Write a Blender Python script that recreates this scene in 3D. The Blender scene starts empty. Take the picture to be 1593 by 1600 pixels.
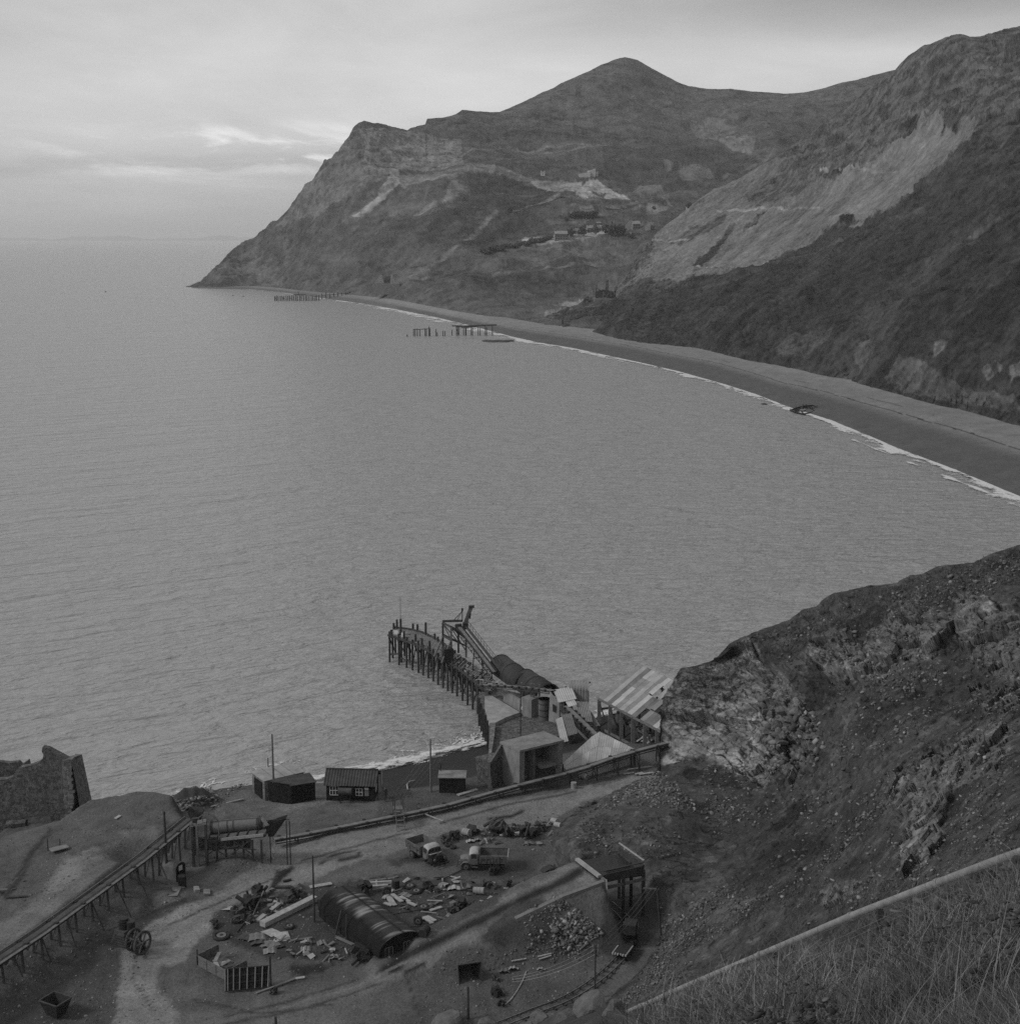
import bpy, math, random
import numpy as np
from mathutils import Vector, Matrix, Euler
R = math.radians
SC = bpy.context.scene
COL = SC.collection
# ------------------------------------------------------------------ camera, sky, sun, exposure
FPX = 2285.0; W0, H0 = 1593.0, 1600.0; HOR = 372.0
CZ = 72.0
TH = math.atan((H0/2-HOR)/FPX); CT, ST = math.cos(TH), math.sin(TH)
cam = bpy.data.cameras.new('camera'); co = bpy.data.objects.new('camera', cam); COL.objects.link(co)
cam.sensor_fit = 'HORIZONTAL'; cam.sensor_width = 56.0; cam.lens = 56.0*FPX/W0
cam.clip_start = 0.3; cam.clip_end = 200000
co.location = (0, 0, CZ); co.rotation_euler = (math.pi/2-TH, 0, 0)
SC.camera = co
SUN_EL, SUN_AZ = R(38), R(-106)      # azimuth measured from +Y towards +X
w = bpy.data.worlds.new('World'); SC.world = w; w.use_nodes = True
nt = w.node_tree; nt.nodes.clear()
def N(t, **k):
    n = nt.nodes.new(t)
    for a, b in k.items(): setattr(n, a, b)
    return n
out = N('ShaderNodeOutputWorld'); bg = N('ShaderNodeBackground'); bg.inputs[1].default_value = 0.1
sky = N('ShaderNodeTexSky', sky_type='NISHITA', sun_disc=False)
sky.sun_elevation = SUN_EL; sky.sun_rotation = SUN_AZ; sky.air_density = 1.0; sky.dust_density = 4.0
bw = N('ShaderNodeRGBToBW')
tc = N('ShaderNodeTexCoord'); sep = N('ShaderNodeSeparateXYZ'); nt.links.new(tc.outputs['Generated'], sep.inputs[0])
# cloud deck: direction projected on a flat layer, so streaks flatten towards the horizon
def M(op, a, b=None, c=None):
    n = N('ShaderNodeMath', operation=op)
    for i, v in enumerate((a, b, c)):
        if v is None: continue
        if isinstance(v, (int, float)): n.inputs[i].default_value = v
        else: nt.links.new(v, n.inputs[i])
    return n.outputs[0]
zz = M('ADD', M('MAXIMUM', sep.outputs[2], 0.0), 0.07)
cx = M('DIVIDE', sep.outputs[0], zz); cy = M('DIVIDE', sep.outputs[1], zz)
cmb = N('ShaderNodeCombineXYZ'); nt.links.new(cx, cmb.inputs[0]); nt.links.new(cy, cmb.inputs[1])
def cloud(scale, det, rough, off, stretch=1.0):
    mp = N('ShaderNodeMapping'); mp.inputs['Location'].default_value = (off, off*0.7, off*1.3)
    mp.inputs['Scale'].default_value = (scale, scale*stretch, scale)
    nt.links.new(cmb.outputs[0], mp.inputs[0])
    n = N('ShaderNodeTexNoise'); n.inputs['Scale'].default_value = 1.0; n.inputs['Detail'].default_value = det
    n.inputs['Roughness'].default_value = rough; n.inputs['Distortion'].default_value = 0.4
    nt.links.new(mp.outputs[0], n.inputs[0]); return n.outputs[0]
c1 = cloud(0.32, 5, 0.55, 3.1, 0.8); c2 = cloud(1.3, 6, 0.6, 9.2, 0.5)
# ramp by elevation: a little darker haze at the horizon, brighter band, darker deck overhead
rp = N('ShaderNodeValToRGB'); nt.links.new(sep.outputs[2], rp.inputs[0])
el = rp.color_ramp.elements
el[0].position = 0.0; el[0].color = (1.04,)*3+(1,); el[1].position = 1.0; el[1].color = (0.80,)*3+(1,)
for p, v in ((0.02, 1.05), (0.075, 1.05), (0.11, 1.06), (0.15, 0.96), (0.2, 0.84), (0.35, .82)):
    e = el.new(p); e.color = (v, v, v, 1)
# the bank of darker cloud high over the valley to the right
dk = M('MULTIPLY', M('SMOOTH_MIN', M('MAXIMUM', M('MULTIPLY_ADD', sep.outputs[0], 3.2, 0.15), 0.0), 1.0, 0.2),
       M('MINIMUM', M('MAXIMUM', M('MULTIPLY_ADD', M('MULTIPLY_ADD', M('SUBTRACT', c1, 0.5), 0.06, sep.outputs[2]), 34.0, -4.0), 0.0), 1.0))
cl = M('MULTIPLY_ADD', M('SUBTRACT', c1, 0.5), 1.0, 1.02)
cl = M('ADD', cl, M('MULTIPLY', M('SUBTRACT', c2, 0.5), 0.50))
cl = M('MULTIPLY', cl, rp.outputs[0])
cl = M('MULTIPLY', cl, M('SUBTRACT', 1.0, M('MULTIPLY', dk, 0.42)))
# a thin gap where the light breaks through low over the sea
gp = N('ShaderNodeVectorMath', operation='DISTANCE')
mpg = N('ShaderNodeMapping'); mpg.inputs['Scale'].default_value = (1.0, 0.0, 7.0); nt.links.new(tc.outputs['Generated'], mpg.inputs[0])
gp.inputs[1].default_value = (-0.155, 0, 0.055*7.0); nt.links.new(mpg.outputs[0], gp.inputs[0])
gap = M('MAXIMUM', M('SUBTRACT', 1.0, M('MULTIPLY', gp.outputs['Value'], 6.0)), 0.0)
gap = M('MULTIPLY', gap, M('MAXIMUM', M('MULTIPLY_ADD', c2, 9.0, -4.3), 0.0))
cl = M('ADD', cl, M('MULTIPLY', gap, 0.9))
cl = M('MULTIPLY', cl, 6.1)
nt.links.new(sky.outputs[0], bw.inputs[0])
mixv = M('ADD', M('MULTIPLY', cl, 0.92), M('MULTIPLY', M('MINIMUM', bw.outputs[0], 8.0), 0.05))
nt.links.new(mixv, bg.inputs[0]); nt.links.new(bg.outputs[0], out.inputs[0])
sl = bpy.data.lights.new('sun', 'SUN'); so = bpy.data.objects.new('sun', sl); COL.objects.link(so)
sl.energy = 1.5; sl.angle = R(12); sl.color = (1, 1, 1)
so.rotation_euler = Vector((math.sin(SUN_AZ)*math.cos(SUN_EL), math.cos(SUN_AZ)*math.cos(SUN_EL), math.sin(SUN_EL))).to_track_quat('Z', 'Y').to_euler()
SC.view_settings.view_transform = 'Standard'; SC.view_settings.look = 'None'
SC.view_settings.exposure = 0.07; SC.view_settings.gamma = 1.0
SC.cycles.use_denoising = False
SC.cycles.sample_clamp_indirect = 1.5; SC.cycles.sample_clamp_direct = 6.0; SC.cycles.max_bounces = 6; SC.cycles.diffuse_bounces = 2; SC.cycles.glossy_bounces = 2; SC.cycles.volume_bounces = 1
# ------------------------------------------------------------------ pixel -> world
def ray(px, py):
    x = (np.asarray(px, float)-W0/2)/FPX; v = (H0/2-np.asarray(py, float))/FPX
    return x, CT+v*ST, -ST+v*CT
def PY(px, py, Y):
    x, y, z = ray(px, py); s = Y/y
    return np.stack([x*s, y*s, CZ+z*s], -1)
def PZ(px, py, z0):
    x, y, z = ray(px, py); s = (z0-CZ)/z
    return np.stack([x*s, y*s, z*s+CZ], -1)
def G(px, py, z=6.0): return Vector(PZ(px, py, z).tolist())
def GY(px, py, Y): return Vector(PY(px, py, Y).tolist())
def top_at(px, py, base):
    """height of the point on the vertical line over base seen at row py"""
    x, y, z = ray(px, py); return float(CZ+z*base[1]/y)
# ------------------------------------------------------------------ noise
def _h(ix, iy, iz):
    h = (ix*374761393+iy*668265263+iz*2147483647) & 0xffffffff
    h = ((h ^ (h >> 13))*1274126177) & 0xffffffff
    h = (h ^ (h >> 16))
    return (h & 0xffffff)/float(0xffffff)*2-1
def vn(p):
    i = np.floor(p).astype(np.int64); f = p-i; u = f*f*f*(f*(f*6-15)+10); r = 0
    for dx in (0, 1):
        for dy in (0, 1):
            for dz in (0, 1):
                wgt = (u[:, 0] if dx else 1-u[:, 0])*(u[:, 1] if dy else 1-u[:, 1])*(u[:, 2] if dz else 1-u[:, 2])
                r = r+wgt*_h(i[:, 0]+dx, i[:, 1]+dy, i[:, 2]+dz)
    return r
def fbm(p, scale, octv=5, gain=0.5, off=0.0, ridge=False):
    p = np.asarray(p, float).reshape(-1, 3)/scale+off; a = 1.0; s = 0; t = 0
    for o in range(octv):
        v = vn(p)
        if ridge: v = 1-2*np.abs(v)
        s = s+a*v; t += a; a *= gain; p = p*2.03+17.3
    return s/t
def cells(p, scale, off=0.0):
    """distance to nearest jittered cell point, and that cell's random value"""
    p = np.asarray(p, float)/scale+off; i = np.floor(p).astype(np.int64)
    best = np.full(len(p), 9e9); val = np.zeros(len(p))
    for dx in (-1, 0, 1):
        for dy in (-1, 0, 1):
            for dz in (-1, 0, 1):
                c = i+np.array([dx, dy, dz])
                q = c+0.5+0.45*np.stack([_h(c[:, 0], c[:, 1], c[:, 2]+k) for k in (7, 91, 333)], -1)
                d = ((p-q)**2).sum(1); m = d < best
                best = np.where(m, d, best); val = np.where(m, _h(c[:, 0]+5, c[:, 1]+3, c[:, 2]), val)
    return np.sqrt(best), val
def sstep(a, b, x):
    t = np.clip((x-a)/(b-a), 0, 1); return t*t*(3-2*t)
def inpoly(px, py, poly):
    c = np.zeros(px.shape, bool); n = len(poly)
    for i in range(n):
        x1, y1 = poly[i]; x2, y2 = poly[(i+1) % n]
        if y1 == y2: continue
        m = (y1 > py) != (y2 > py)
        c ^= m & (px < (x2-x1)*(py-y1)/(y2-y1)+x1)
    return c
def dline(px, py, pts):
    d = np.full(px.shape, 9e9)
    for (x1, y1), (x2, y2) in zip(pts[:-1], pts[1:]):
        dx, dy = x2-x1, y2-y1; t = np.clip(((px-x1)*dx+(py-y1)*dy)/(dx*dx+dy*dy+1e-9), 0, 1)
        d = np.minimum(d, np.hypot(px-x1-t*dx, py-y1-t*dy))
    return d
def lerpc(pts):
    xs = [p[0] for p in pts]; ys = [p[1] for p in pts]
    return lambda x: np.interp(x, xs, ys)
class TPS:
    def __init__(s, pts, vals, lam=1e-3):
        s.sc = 500.0; s.c = np.array(pts, float)/s.sc; n = len(s.c)
        d = np.hypot(*(s.c[:, None]-s.c[None]).transpose(2, 0, 1)); K = s.k(d)+lam*np.eye(n)
        Q = np.hstack([np.ones((n, 1)), s.c]); A = np.block([[K, Q], [Q.T, np.zeros((3, 3))]])
        s.w = np.linalg.solve(A, np.concatenate([vals, np.zeros(3)]))
    def k(s, d): return np.where(d > 1e-9, d*d*np.log(np.maximum(d, 1e-9)), 0)
    def __call__(s, x, y):
        x = np.asarray(x, float)/s.sc; y = np.asarray(y, float)/s.sc; n = len(s.c); r = s.w[n]+s.w[n+1]*x+s.w[n+2]*y
        for i in range(n): r = r+s.w[i]*s.k(np.hypot(x-s.c[i, 0], y-s.c[i, 1]))
        return r
def depth_field(ctrl, lam=1e-3):
    """ctrl: (px, py, depth) or (px, py, None, z)"""
    P = [(c[0], c[1]) for c in ctrl]
    V = [math.log(c[2] if c[2] is not None else float(PZ(c[0], c[1], c[3])[1])) for c in ctrl]
    t = TPS(P, np.array(V), lam); return lambda x, y: np.exp(t(x, y))
# ------------------------------------------------------------------ objects
def tag(o, label=None, cat=None, group=None, kind=None):
    if label: o['label'] = label
    if cat: o['category'] = cat
    if group: o['group'] = group
    if kind: o['kind'] = kind
    return o
def thing(name, label, cat, loc=(0, 0, 0), rz=0.0, group=None):
    o = bpy.data.objects.new(name, None); COL.objects.link(o); o.location = loc; o.rotation_euler = (0, 0, rz)
    o.empty_display_size = 0.3
    return tag(o, label, cat, group)
def copy_tree(o, parent=None, label=None):
    c = o.copy(); COL.objects.link(c); c.parent = parent
    if label: c['label'] = label
    for ch in [x for x in KIDS.get(o.name, [])]: 
        k = copy_tree(ch, c); KIDS.setdefault(c.name, []).append(k)
    return c
KIDS = {}
def grid_mesh(name, V, nx, ny, mat, alb=None, smooth=True, mask=None):
    """V (nx*ny,3) column-major: index = i*ny+j"""
    i = np.arange(nx-1)[:, None]; j = np.arange(ny-1)[None]
    a = (i*ny+j).ravel(); F = np.stack([a, a+1, a+ny+1, a+ny], 1)
    if mask is not None: F = F[mask.ravel()]
    me = bpy.data.meshes.new(name); me.vertices.add(len(V)); me.vertices.foreach_set('co', np.asarray(V, np.float32).ravel())
    me.loops.add(F.size); me.loops.foreach_set('vertex_index', F.ravel().astype(np.int32))
    me.polygons.add(len(F)); me.polygons.foreach_set('loop_start', np.arange(0, F.size, 4, dtype=np.int32))
    me.update(calc_edges=True)
    if smooth: me.polygons.foreach_set('use_smooth', np.ones(len(F), bool))
    if alb is not None:
        at = me.color_attributes.new('alb', 'FLOAT_COLOR', 'POINT')
        c = np.ones((len(V), 4), np.float32); c[:, :3] = np.asarray(alb)[:, None]; at.data.foreach_set('color', c.ravel())
    me.materials.append(mat)
    o = bpy.data.objects.new(name, me); COL.objects.link(o); return o
def soup(name, V, F, mat, alb=None, smooth=False, nv=3):
    V = np.asarray(V, np.float32).reshape(-1, 3); F = np.asarray(F, np.int32).reshape(-1, nv)
    me = bpy.data.meshes.new(name); me.vertices.add(len(V)); me.vertices.foreach_set('co', V.ravel())
    me.loops.add(F.size); me.loops.foreach_set('vertex_index', F.ravel())
    me.polygons.add(len(F)); me.polygons.foreach_set('loop_start', np.arange(0, F.size, nv, dtype=np.int32))
    me.update(calc_edges=True)
    if smooth: me.polygons.foreach_set('use_smooth', np.ones(len(F), bool))
    if alb is not None:
        at = me.color_attributes.new('alb', 'FLOAT_COLOR', 'POINT')
        c = np.ones((len(V), 4), np.float32); c[:, :3] = np.asarray(alb)[:, None]; at.data.foreach_set('color', c.ravel())
    me.materials.append(mat)
    o = bpy.data.objects.new(name, me); COL.objects.link(o); return o
class MB:
    """collects primitives in world space (org subtracted) and links them as one mesh"""
    def __init__(s, org=(0, 0, 0)): s.v = []; s.f = []; s.o = Vector(org)
    def add(s, vs, fs):
        n = len(s.v); s.v += [Vector(v)-s.o for v in vs]; s.f += [[n+i for i in f] for f in fs]; return s
    def box(s, c, size, rz=0, rot=None):
        m = rot if rot is not None else Matrix.Rotation(rz, 3, 'Z'); c = Vector(c); x, y, z = (k/2 for k in size)
        vs = [c+m@Vector((a*x, b*y, d*z)) for a in (-1, 1) for b in (-1, 1) for d in (-1, 1)]
        return s.add(vs, [(0, 1, 3, 2), (4, 6, 7, 5), (0, 4, 5, 1), (2, 3, 7, 6), (0, 2, 6, 4), (1, 5, 7, 3)])
    def beam(s, a, b, w_=0.2, h=None, up=(0, 0, 1)):
        a = Vector(a); b = Vector(b); h = h or w_; d = (b-a); L = d.length
        if L < 1e-6: return s
        d /= L; u = Vector(up)
        if abs(d.dot(u)) > 0.98: u = Vector((0, 1, 0))
        sx = d.cross(u).normalized(); uz = sx.cross(d).normalized()
        vs = []
        for p in (a, b):
            for i, j in ((-1, -1), (1, -1), (1, 1), (-1, 1)): vs.append(p+sx*(i*w_/2)+uz*(j*h/2))
        return s.add(vs, [(0, 3, 2, 1), (4, 5, 6, 7), (0, 1, 5, 4), (1, 2, 6, 5), (2, 3, 7, 6), (3, 0, 4, 7)])
    def cyl(s, a, b, r0, r1=None, n=10, cap=True):
        a = Vector(a); b = Vector(b); r1 = r0 if r1 is None else r1; d = (b-a).normalized()
        u = Vector((0, 0, 1)) if abs(d.z) < 0.95 else Vector((1, 0, 0)); x = d.cross(u).normalized(); y = d.cross(x)
        vs = [p+(x*math.cos(2*math.pi*k/n)+y*math.sin(2*math.pi*k/n))*r for p, r in ((a, r0), (b, r1)) for k in range(n)]
        fs = [(k, (k+1) % n, n+(k+1) % n, n+k) for k in range(n)]
        if cap: fs += [tuple(range(n))[::-1], tuple(range(n, 2*n))]
        return s.add(vs, fs)
    def tube(s, pts, r, n=8):
        pts = [Vector(p) for p in pts]; vs = []; m = len(pts)
        for i, p in enumerate(pts):
            d = (pts[min(i+1, m-1)]-pts[max(i-1, 0)]).normalized(); u = Vector((0, 0, 1)) if abs(d.z) < 0.95 else Vector((1, 0, 0))
            x = d.cross(u).normalized(); y = d.cross(x); rr = r[i] if isinstance(r, (list, tuple)) else r
            vs += [p+(x*math.cos(2*math.pi*k/n)+y*math.sin(2*math.pi*k/n))*rr for k in range(n)]
        fs = [(i*n+k, i*n+(k+1) % n, (i+1)*n+(k+1) % n, (i+1)*n+k) for i in range(m-1) for k in range(n)]
        fs += [tuple(range(n))[::-1], tuple(range((m-1)*n, m*n))]
        return s.add(vs, fs)
    def slab(s, quad, t):
        """thick panel: quad = 4 points, thickness t downwards along its normal"""
        q = [Vector(p) for p in quad]; nrm = (q[1]-q[0]).cross(q[-1]-q[0]).normalized()*t; n = len(q)
        return s.add(q+[p-nrm for p in q], [tuple(range(n)), tuple(range(n, 2*n))[::-1]]+[(i, n+i, n+(i+1) % n, (i+1) % n) for i in range(n)])
    def corr(s, a, b, c, d, pitch=0.25, amp=0.04, t=0.02):
        """corrugated sheet: quad a-b along the eave, d-c along the ridge; ribs run a->d; real two-sided thickness"""
        a, b, c, d = (Vector(p) for p in (a, b, c, d)); L = (b-a).length; n = max(4, int(L/pitch*4)); nr = (b-a).cross(d-a).normalized()
        for sgn in (1,):
            top = []
            for i in range(n+1):
                u = i/n; o = nr*(amp*math.sin(2*math.pi*i/4)+t/2); top += [a.lerp(b, u)+o, d.lerp(c, u)+o]
            bot = [v-nr*t for v in top]; m = len(top)
            fs = [(2*i, 2*i+2, 2*i+3, 2*i+1) for i in range(n)]+[(m+2*i, m+2*i+1, m+2*i+3, m+2*i+2) for i in range(n)]
            fs += [(2*i, m+2*i, m+2*i+2, 2*i+2) for i in range(n)]+[(2*i+1, 2*i+3, m+2*i+3, m+2*i+1) for i in range(n)]
            fs += [(0, 1, m+1, m), (2*n, m+2*n, m+2*n+1, 2*n+1)]
            s.add(top+bot, fs)
        return s
    def build(s, name, mat, parent=None, smooth=False):
        me = bpy.data.meshes.new(name); me.from_pydata([tuple(v) for v in s.v], [], s.f); me.update()
        if smooth:
            for p in me.polygons: p.use_smooth = True
        me.materials.append(mat); o = bpy.data.objects.new(name, me); COL.objects.link(o)
        if parent is not None: o.parent = parent; KIDS.setdefault(parent.name, []).append(o)
        return o
# ------------------------------------------------------------------ materials
MATS = {}
def mat(name, v=0.2, var=0.3, scale=1.0, rough=0.9, bump=0.3, bscale=None, attr=False, dist=0.05, streak=None, metal=0.0, v2=None, spec=0.3, det=8, vspot=None, coord='Object'):
    if name in MATS: return MATS[name]
    m = bpy.data.materials.new(name); m.use_nodes = True; t = m.node_tree; b = t.nodes['Principled BSDF']
    L = t.links.new
    def nn(ty, **k):
        n = t.nodes.new(ty)
        for a, c in k.items(): setattr(n, a, c)
        return n
    b.inputs['Roughness'].default_value = rough; b.inputs['Metallic'].default_value = metal; b.inputs['Specular IOR Level'].default_value = spec
    tcn = nn('ShaderNodeTexCoord'); mp = nn('ShaderNodeMapping'); L(tcn.outputs[coord], mp.inputs[0])
    if streak: mp.inputs['Scale'].default_value = streak
    n1 = nn('ShaderNodeTexNoise'); n1.inputs['Scale'].default_value = scale; n1.inputs['Detail'].default_value = det; n1.inputs['Roughness'].default_value = 0.65
    L(mp.outputs[0], n1.inputs[0])
    mr = nn('ShaderNodeMapRange'); mr.inputs[1].default_value = 0.3; mr.inputs[2].default_value = 0.7
    mr.inputs[3].default_value = 1-var; mr.inputs[4].default_value = 1+var; L(n1.outputs[0], mr.inputs[0])
    mu = nn('ShaderNodeMath', operation='MULTIPLY'); L(mr.outputs[0], mu.inputs[0])
    if attr:
        at = nn('ShaderNodeAttribute'); at.attribute_name = 'alb'; L(at.outputs['Fac'], mu.inputs[1])
    else: mu.inputs[1].default_value = v
    o = mu.outputs[0]
    if vspot:
        vo = nn('ShaderNodeTexVoronoi'); vo.inputs['Scale'].default_value = vspot[0]; L(tcn.outputs[coord], vo.inputs[0])
        ma = nn('ShaderNodeMapRange'); ma.inputs[1].default_value = 0.0; ma.inputs[2].default_value = 1.0; ma.inputs[3].default_value = 1-vspot[1]; ma.inputs[4].default_value = 1+vspot[1]
        sp = nn('ShaderNodeSeparateColor'); L(vo.outputs['Color'], sp.inputs[0]); L(sp.outputs[0], ma.inputs[0])
        m2 = nn('ShaderNodeMath', operation='MULTIPLY'); L(o, m2.inputs[0]); L(ma.outputs[0], m2.inputs[1]); o = m2.outputs[0]
    L(o, b.inputs['Base Color'])
    if bump:
        n2 = nn('ShaderNodeTexNoise'); n2.inputs['Scale'].default_value = bscale or scale*3; n2.inputs['Detail'].default_value = 8; n2.inputs['Roughness'].default_value = 0.7
        L(mp.outputs[0], n2.inputs[0]); bp = nn('ShaderNodeBump'); bp.inputs['Strength'].default_value = bump; bp.inputs['Distance'].default_value = dist
        L(n2.outputs[0], bp.inputs['Height']); L(bp.outputs[0], b.inputs['Normal'])
    MATS[name] = m; return m
# ================================================================== SEA
def sea_material():
    m = bpy.data.materials.new('sea_water'); m.use_nodes = True; t = m.node_tree; b = t.nodes['Principled BSDF']; L = t.links.new
    b.inputs['Base Color'].default_value = (0.295,)*3+(1,); b.inputs['Roughness'].default_value = 0.24; b.inputs['IOR'].default_value = 1.33
    tcn = t.nodes.new('ShaderNodeTexCoord'); hs = None
    def lay(sx, sy, rot, wgt, det, dist=0.6):
        nonlocal hs
        m0 = t.nodes.new('ShaderNodeMapping'); m0.inputs['Rotation'].default_value = (0, 0, R(rot)); L(tcn.outputs['Object'], m0.inputs[0])
        mp = t.nodes.new('ShaderNodeMapping'); mp.inputs['Scale'].default_value = (1/sx, 1/sy, 1); L(m0.outputs[0], mp.inputs[0]); n = t.nodes.new('ShaderNodeTexNoise'); n.inputs['Scale'].default_value = 1; n.inputs['Detail'].default_value = det
        n.inputs['Roughness'].default_value = 0.55; n.inputs['Distortion'].default_value = dist; L(mp.outputs[0], n.inputs[0])
        a = t.nodes.new('ShaderNodeMath'); a.operation = 'MULTIPLY_ADD'; L(n.outputs[0], a.inputs[0]); a.inputs[1].default_value = wgt
        if hs is None: a.inputs[2].default_value = 0
        else: L(hs, a.inputs[2])
        hs = a.outputs[0]
    lay(80, 17, -30, 2.2, 1); lay(20, 6.5, -26, 2.0, 2); lay(7.0, 2.6, -18, 1.45, 3); lay(2.6, 1.1, -34, 0.65, 3); lay(1.1, 0.6, -10, 0.16, 2)
    bp = t.nodes.new('ShaderNodeBump'); bp.inputs['Strength'].default_value = 1.0; bp.inputs['Distance'].default_value = 1.0
    L(hs, bp.inputs['Height']); L(bp.outputs[0], b.inputs['Normal'])
    return m
SEA = sea_material()
yy = np.concatenate([np.linspace(60, 900, 60), np.geomspace(950, 90000, 50)]); xx = np.linspace(-1.4, 1.4, 60)
V = np.array([(a*max(y, 250)*1.2, y, 0.0) for a in xx for y in yy])
tag(grid_mesh('sea', V, len(xx), len(yy), SEA), kind='structure')

# ================================================================== LAND PATCHES
def patch(name, px0, px1, nx, ny, top, bot, depth, disp, albf, m, back=(30, 14, 0.9), foot=12.0, mid=None, mt=.4):
    pxs = np.linspace(px0, px1, nx); t = np.linspace(0, 1, ny)
    PXg = np.repeat(pxs, ny).reshape(nx, ny); tp = top(pxs)[:, None]; bt = bot(pxs)[:, None]
    PYg = tp+(bt-tp)*t[None]
    if mid is not None:
        md = mid(pxs)[:, None]; PYg = np.where(t[None] < mt, tp+(md-tp)*t[None]/mt, md+(bt-md)*(t[None]-mt)/(1-mt))
    x, y = PXg.ravel(), PYg.ravel(); Y = depth(x, y); V = PY(x, y, Y)
    T = np.repeat(t[None], nx, 0).ravel()
    V = V+disp(V, x, y, T); A = albf(V, x, y, T)
    V = V.reshape(nx, ny, 3); A = A.reshape(nx, ny)
    nb, step, slope = back
    rows = []; ar = []
    rad = V[:, 0, :].copy(); rad[:, 2] = 0; rad /= np.linalg.norm(rad, axis=1)[:, None]
    for k in range(nb, 0, -1):
        d = step*k; p = V[:, 0, :]+rad*d; p[:, 2] -= slope*d*(1-math.exp(-d/(step*5))); rows.append(p); ar.append(A[:, 0])
    p = V[:, -1, :].copy(); p[:, 2] -= foot
    V = np.concatenate([np.stack(rows, 1), V, p[:, None]], 1); A = np.concatenate([np.stack(ar, 1), A, A[:, -1:]], 1)
    return grid_mesh(name, V.reshape(-1, 3), nx, V.shape[1], m, A.ravel())
def paint(A, x, y, P, polys, lines=(), jit=1.7, jscale=14.0):
    q = np.stack([x, y, np.zeros_like(x)], 1)
    jx = fbm(q, jscale, 4, 0.6, 3.3)*jit*2.2; jy = fbm(q, jscale, 4, 0.6, 41.7)*jit*2.2
    kx = fbm(q, jscale*.28, 3, 0.6, 13.3)*jit; ky = fbm(q, jscale*.28, 3, 0.6, 71.7)*jit; rn = fbm(q, 1.3, 2, .5, 5.5)*jit*.9
    for poly, val, mixk in polys:
        m = (inpoly(x+jx, y+jy, poly)*1.0+inpoly(x+jx*1.5+kx+rn, y+jy*1.5+ky, poly)+inpoly(x+jx*.6-kx*1.6, y+jy*.6-ky*1.6+rn, poly)+inpoly(x+jx+kx*2.2-rn, y+jy-ky*2.2-rn, poly))/4*mixk
        A = A*(1-m)+val*m
    for pts, val, wd in lines:
        d = dline(x+jx*0.3, y+jy*0.3, pts); k = np.clip(1.3-d/wd, 0, 1); A = A*(1-k)+val*k
    return A
M_FAR = mat('moorland', attr=True, var=0.22, scale=0.06, rough=1.0, bump=0.6, bscale=0.12, dist=3.0, spec=0.1)
# ---- the far headland, moor and peak
skyA = lerpc([(290, 449), (305, 446), (330, 430), (365, 402), (400, 376), (425, 355), (450, 330), (470, 305), (490, 285), (500, 266), (507, 255), (520, 249), (530, 238),
    (545, 215), (551, 201), (558, 194), (568, 191), (590, 194), (612, 201), (636, 207), (641, 203), (664, 196), (667, 188), (690, 186), (712, 181), (722, 175), (745, 177),
    (780, 178), (800, 169), (830, 155), (859, 142), (885, 128), (899, 121), (920, 112), (938, 103), (955, 97), (970, 93), (976, 92), (984, 94), (996, 97), (1017, 109), (1040, 120), (1057, 129), (1075, 136), (1091, 139), (1105, 141),
    (1140, 141), (1180, 145), (1225, 147), (1255, 145), (1280, 140), (1310, 132), (1340, 125), (1400, 110), (1500, 95), (1620, 80)])
botA = lerpc([(290, 450), (330, 449), (385, 447), (470, 454), (560, 462), (640, 476), (700, 488), (760, 499), (850, 512), (950, 530), (1100, 520), (1620, 440)])
dA = depth_field([(290, 449, None, -1), (340, 449, None, .2), (385, 447, None, 1.2), (470, 454, None, 3.2), (560, 462, None, 4.4), (640, 476, None, 5), (700, 488, None, 5), (760, 499, None, 5), (850, 511, None, 5), (950, 524, None, 5),
    (365, 402, 2330), (425, 355, 2330), (500, 266, 2260), (560, 193, 2300), (640, 203, 2450), (722, 177, 2600), (780, 180, 2700), (860, 142, 2900), (975, 97, 3050), (1080, 140, 3050), (1225, 148, 2950), (1340, 126, 2900), (1500, 95, 3000), (1620, 80, 3000),
    (450, 400, 2200), (520, 350, 2120), (600, 275, 2130), (620, 350, 2000), (600, 420, 1820), (700, 275, 2170), (700, 350, 1930), (700, 430, 1640), (830, 275, 2200), (920, 275, 2220), (800, 350, 1950), (800, 430, 1550),
    (900, 350, 1900), (960, 320, 2050), (900, 390, 1720), (900, 450, 1420), (1000, 350, 1950), (850, 220, 2480), (1000, 220, 2500), (1100, 250, 2350), (1200, 220, 2500), (1050, 300, 2150), (1100, 380, 1800), (1000, 430, 1500), (1300, 300, 2200), (1600, 300, 2300), (1400, 430, 1700)])
def dispA(V, x, y, T):
    k = sstep(0, 0.08, T)*0.78+0.22; k *= 1-0.98*sstep(0.86, 0.99, T)
    q = V*np.array([1, 0.55, 1.4]); g = fbm(q, 220, 6, 0.5, 1.7, True)
    crag = sstep(720, 560, x)*sstep(300, 260, y)+0.6*sstep(640, 470, x)*sstep(0.9, 0.5, T)
    V2 = np.zeros_like(V); V2[:, 2] = k*(g*22+fbm(V, 60, 5, .6, 5.1)*9)+crag*k*fbm(V*np.array([1, 1, 0.5]), 26, 4, .6, 2.2, True)*7
    V2[:, 1] = -k*fbm(V, 90, 4, .5, 8.8)*14
    return V2
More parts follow.
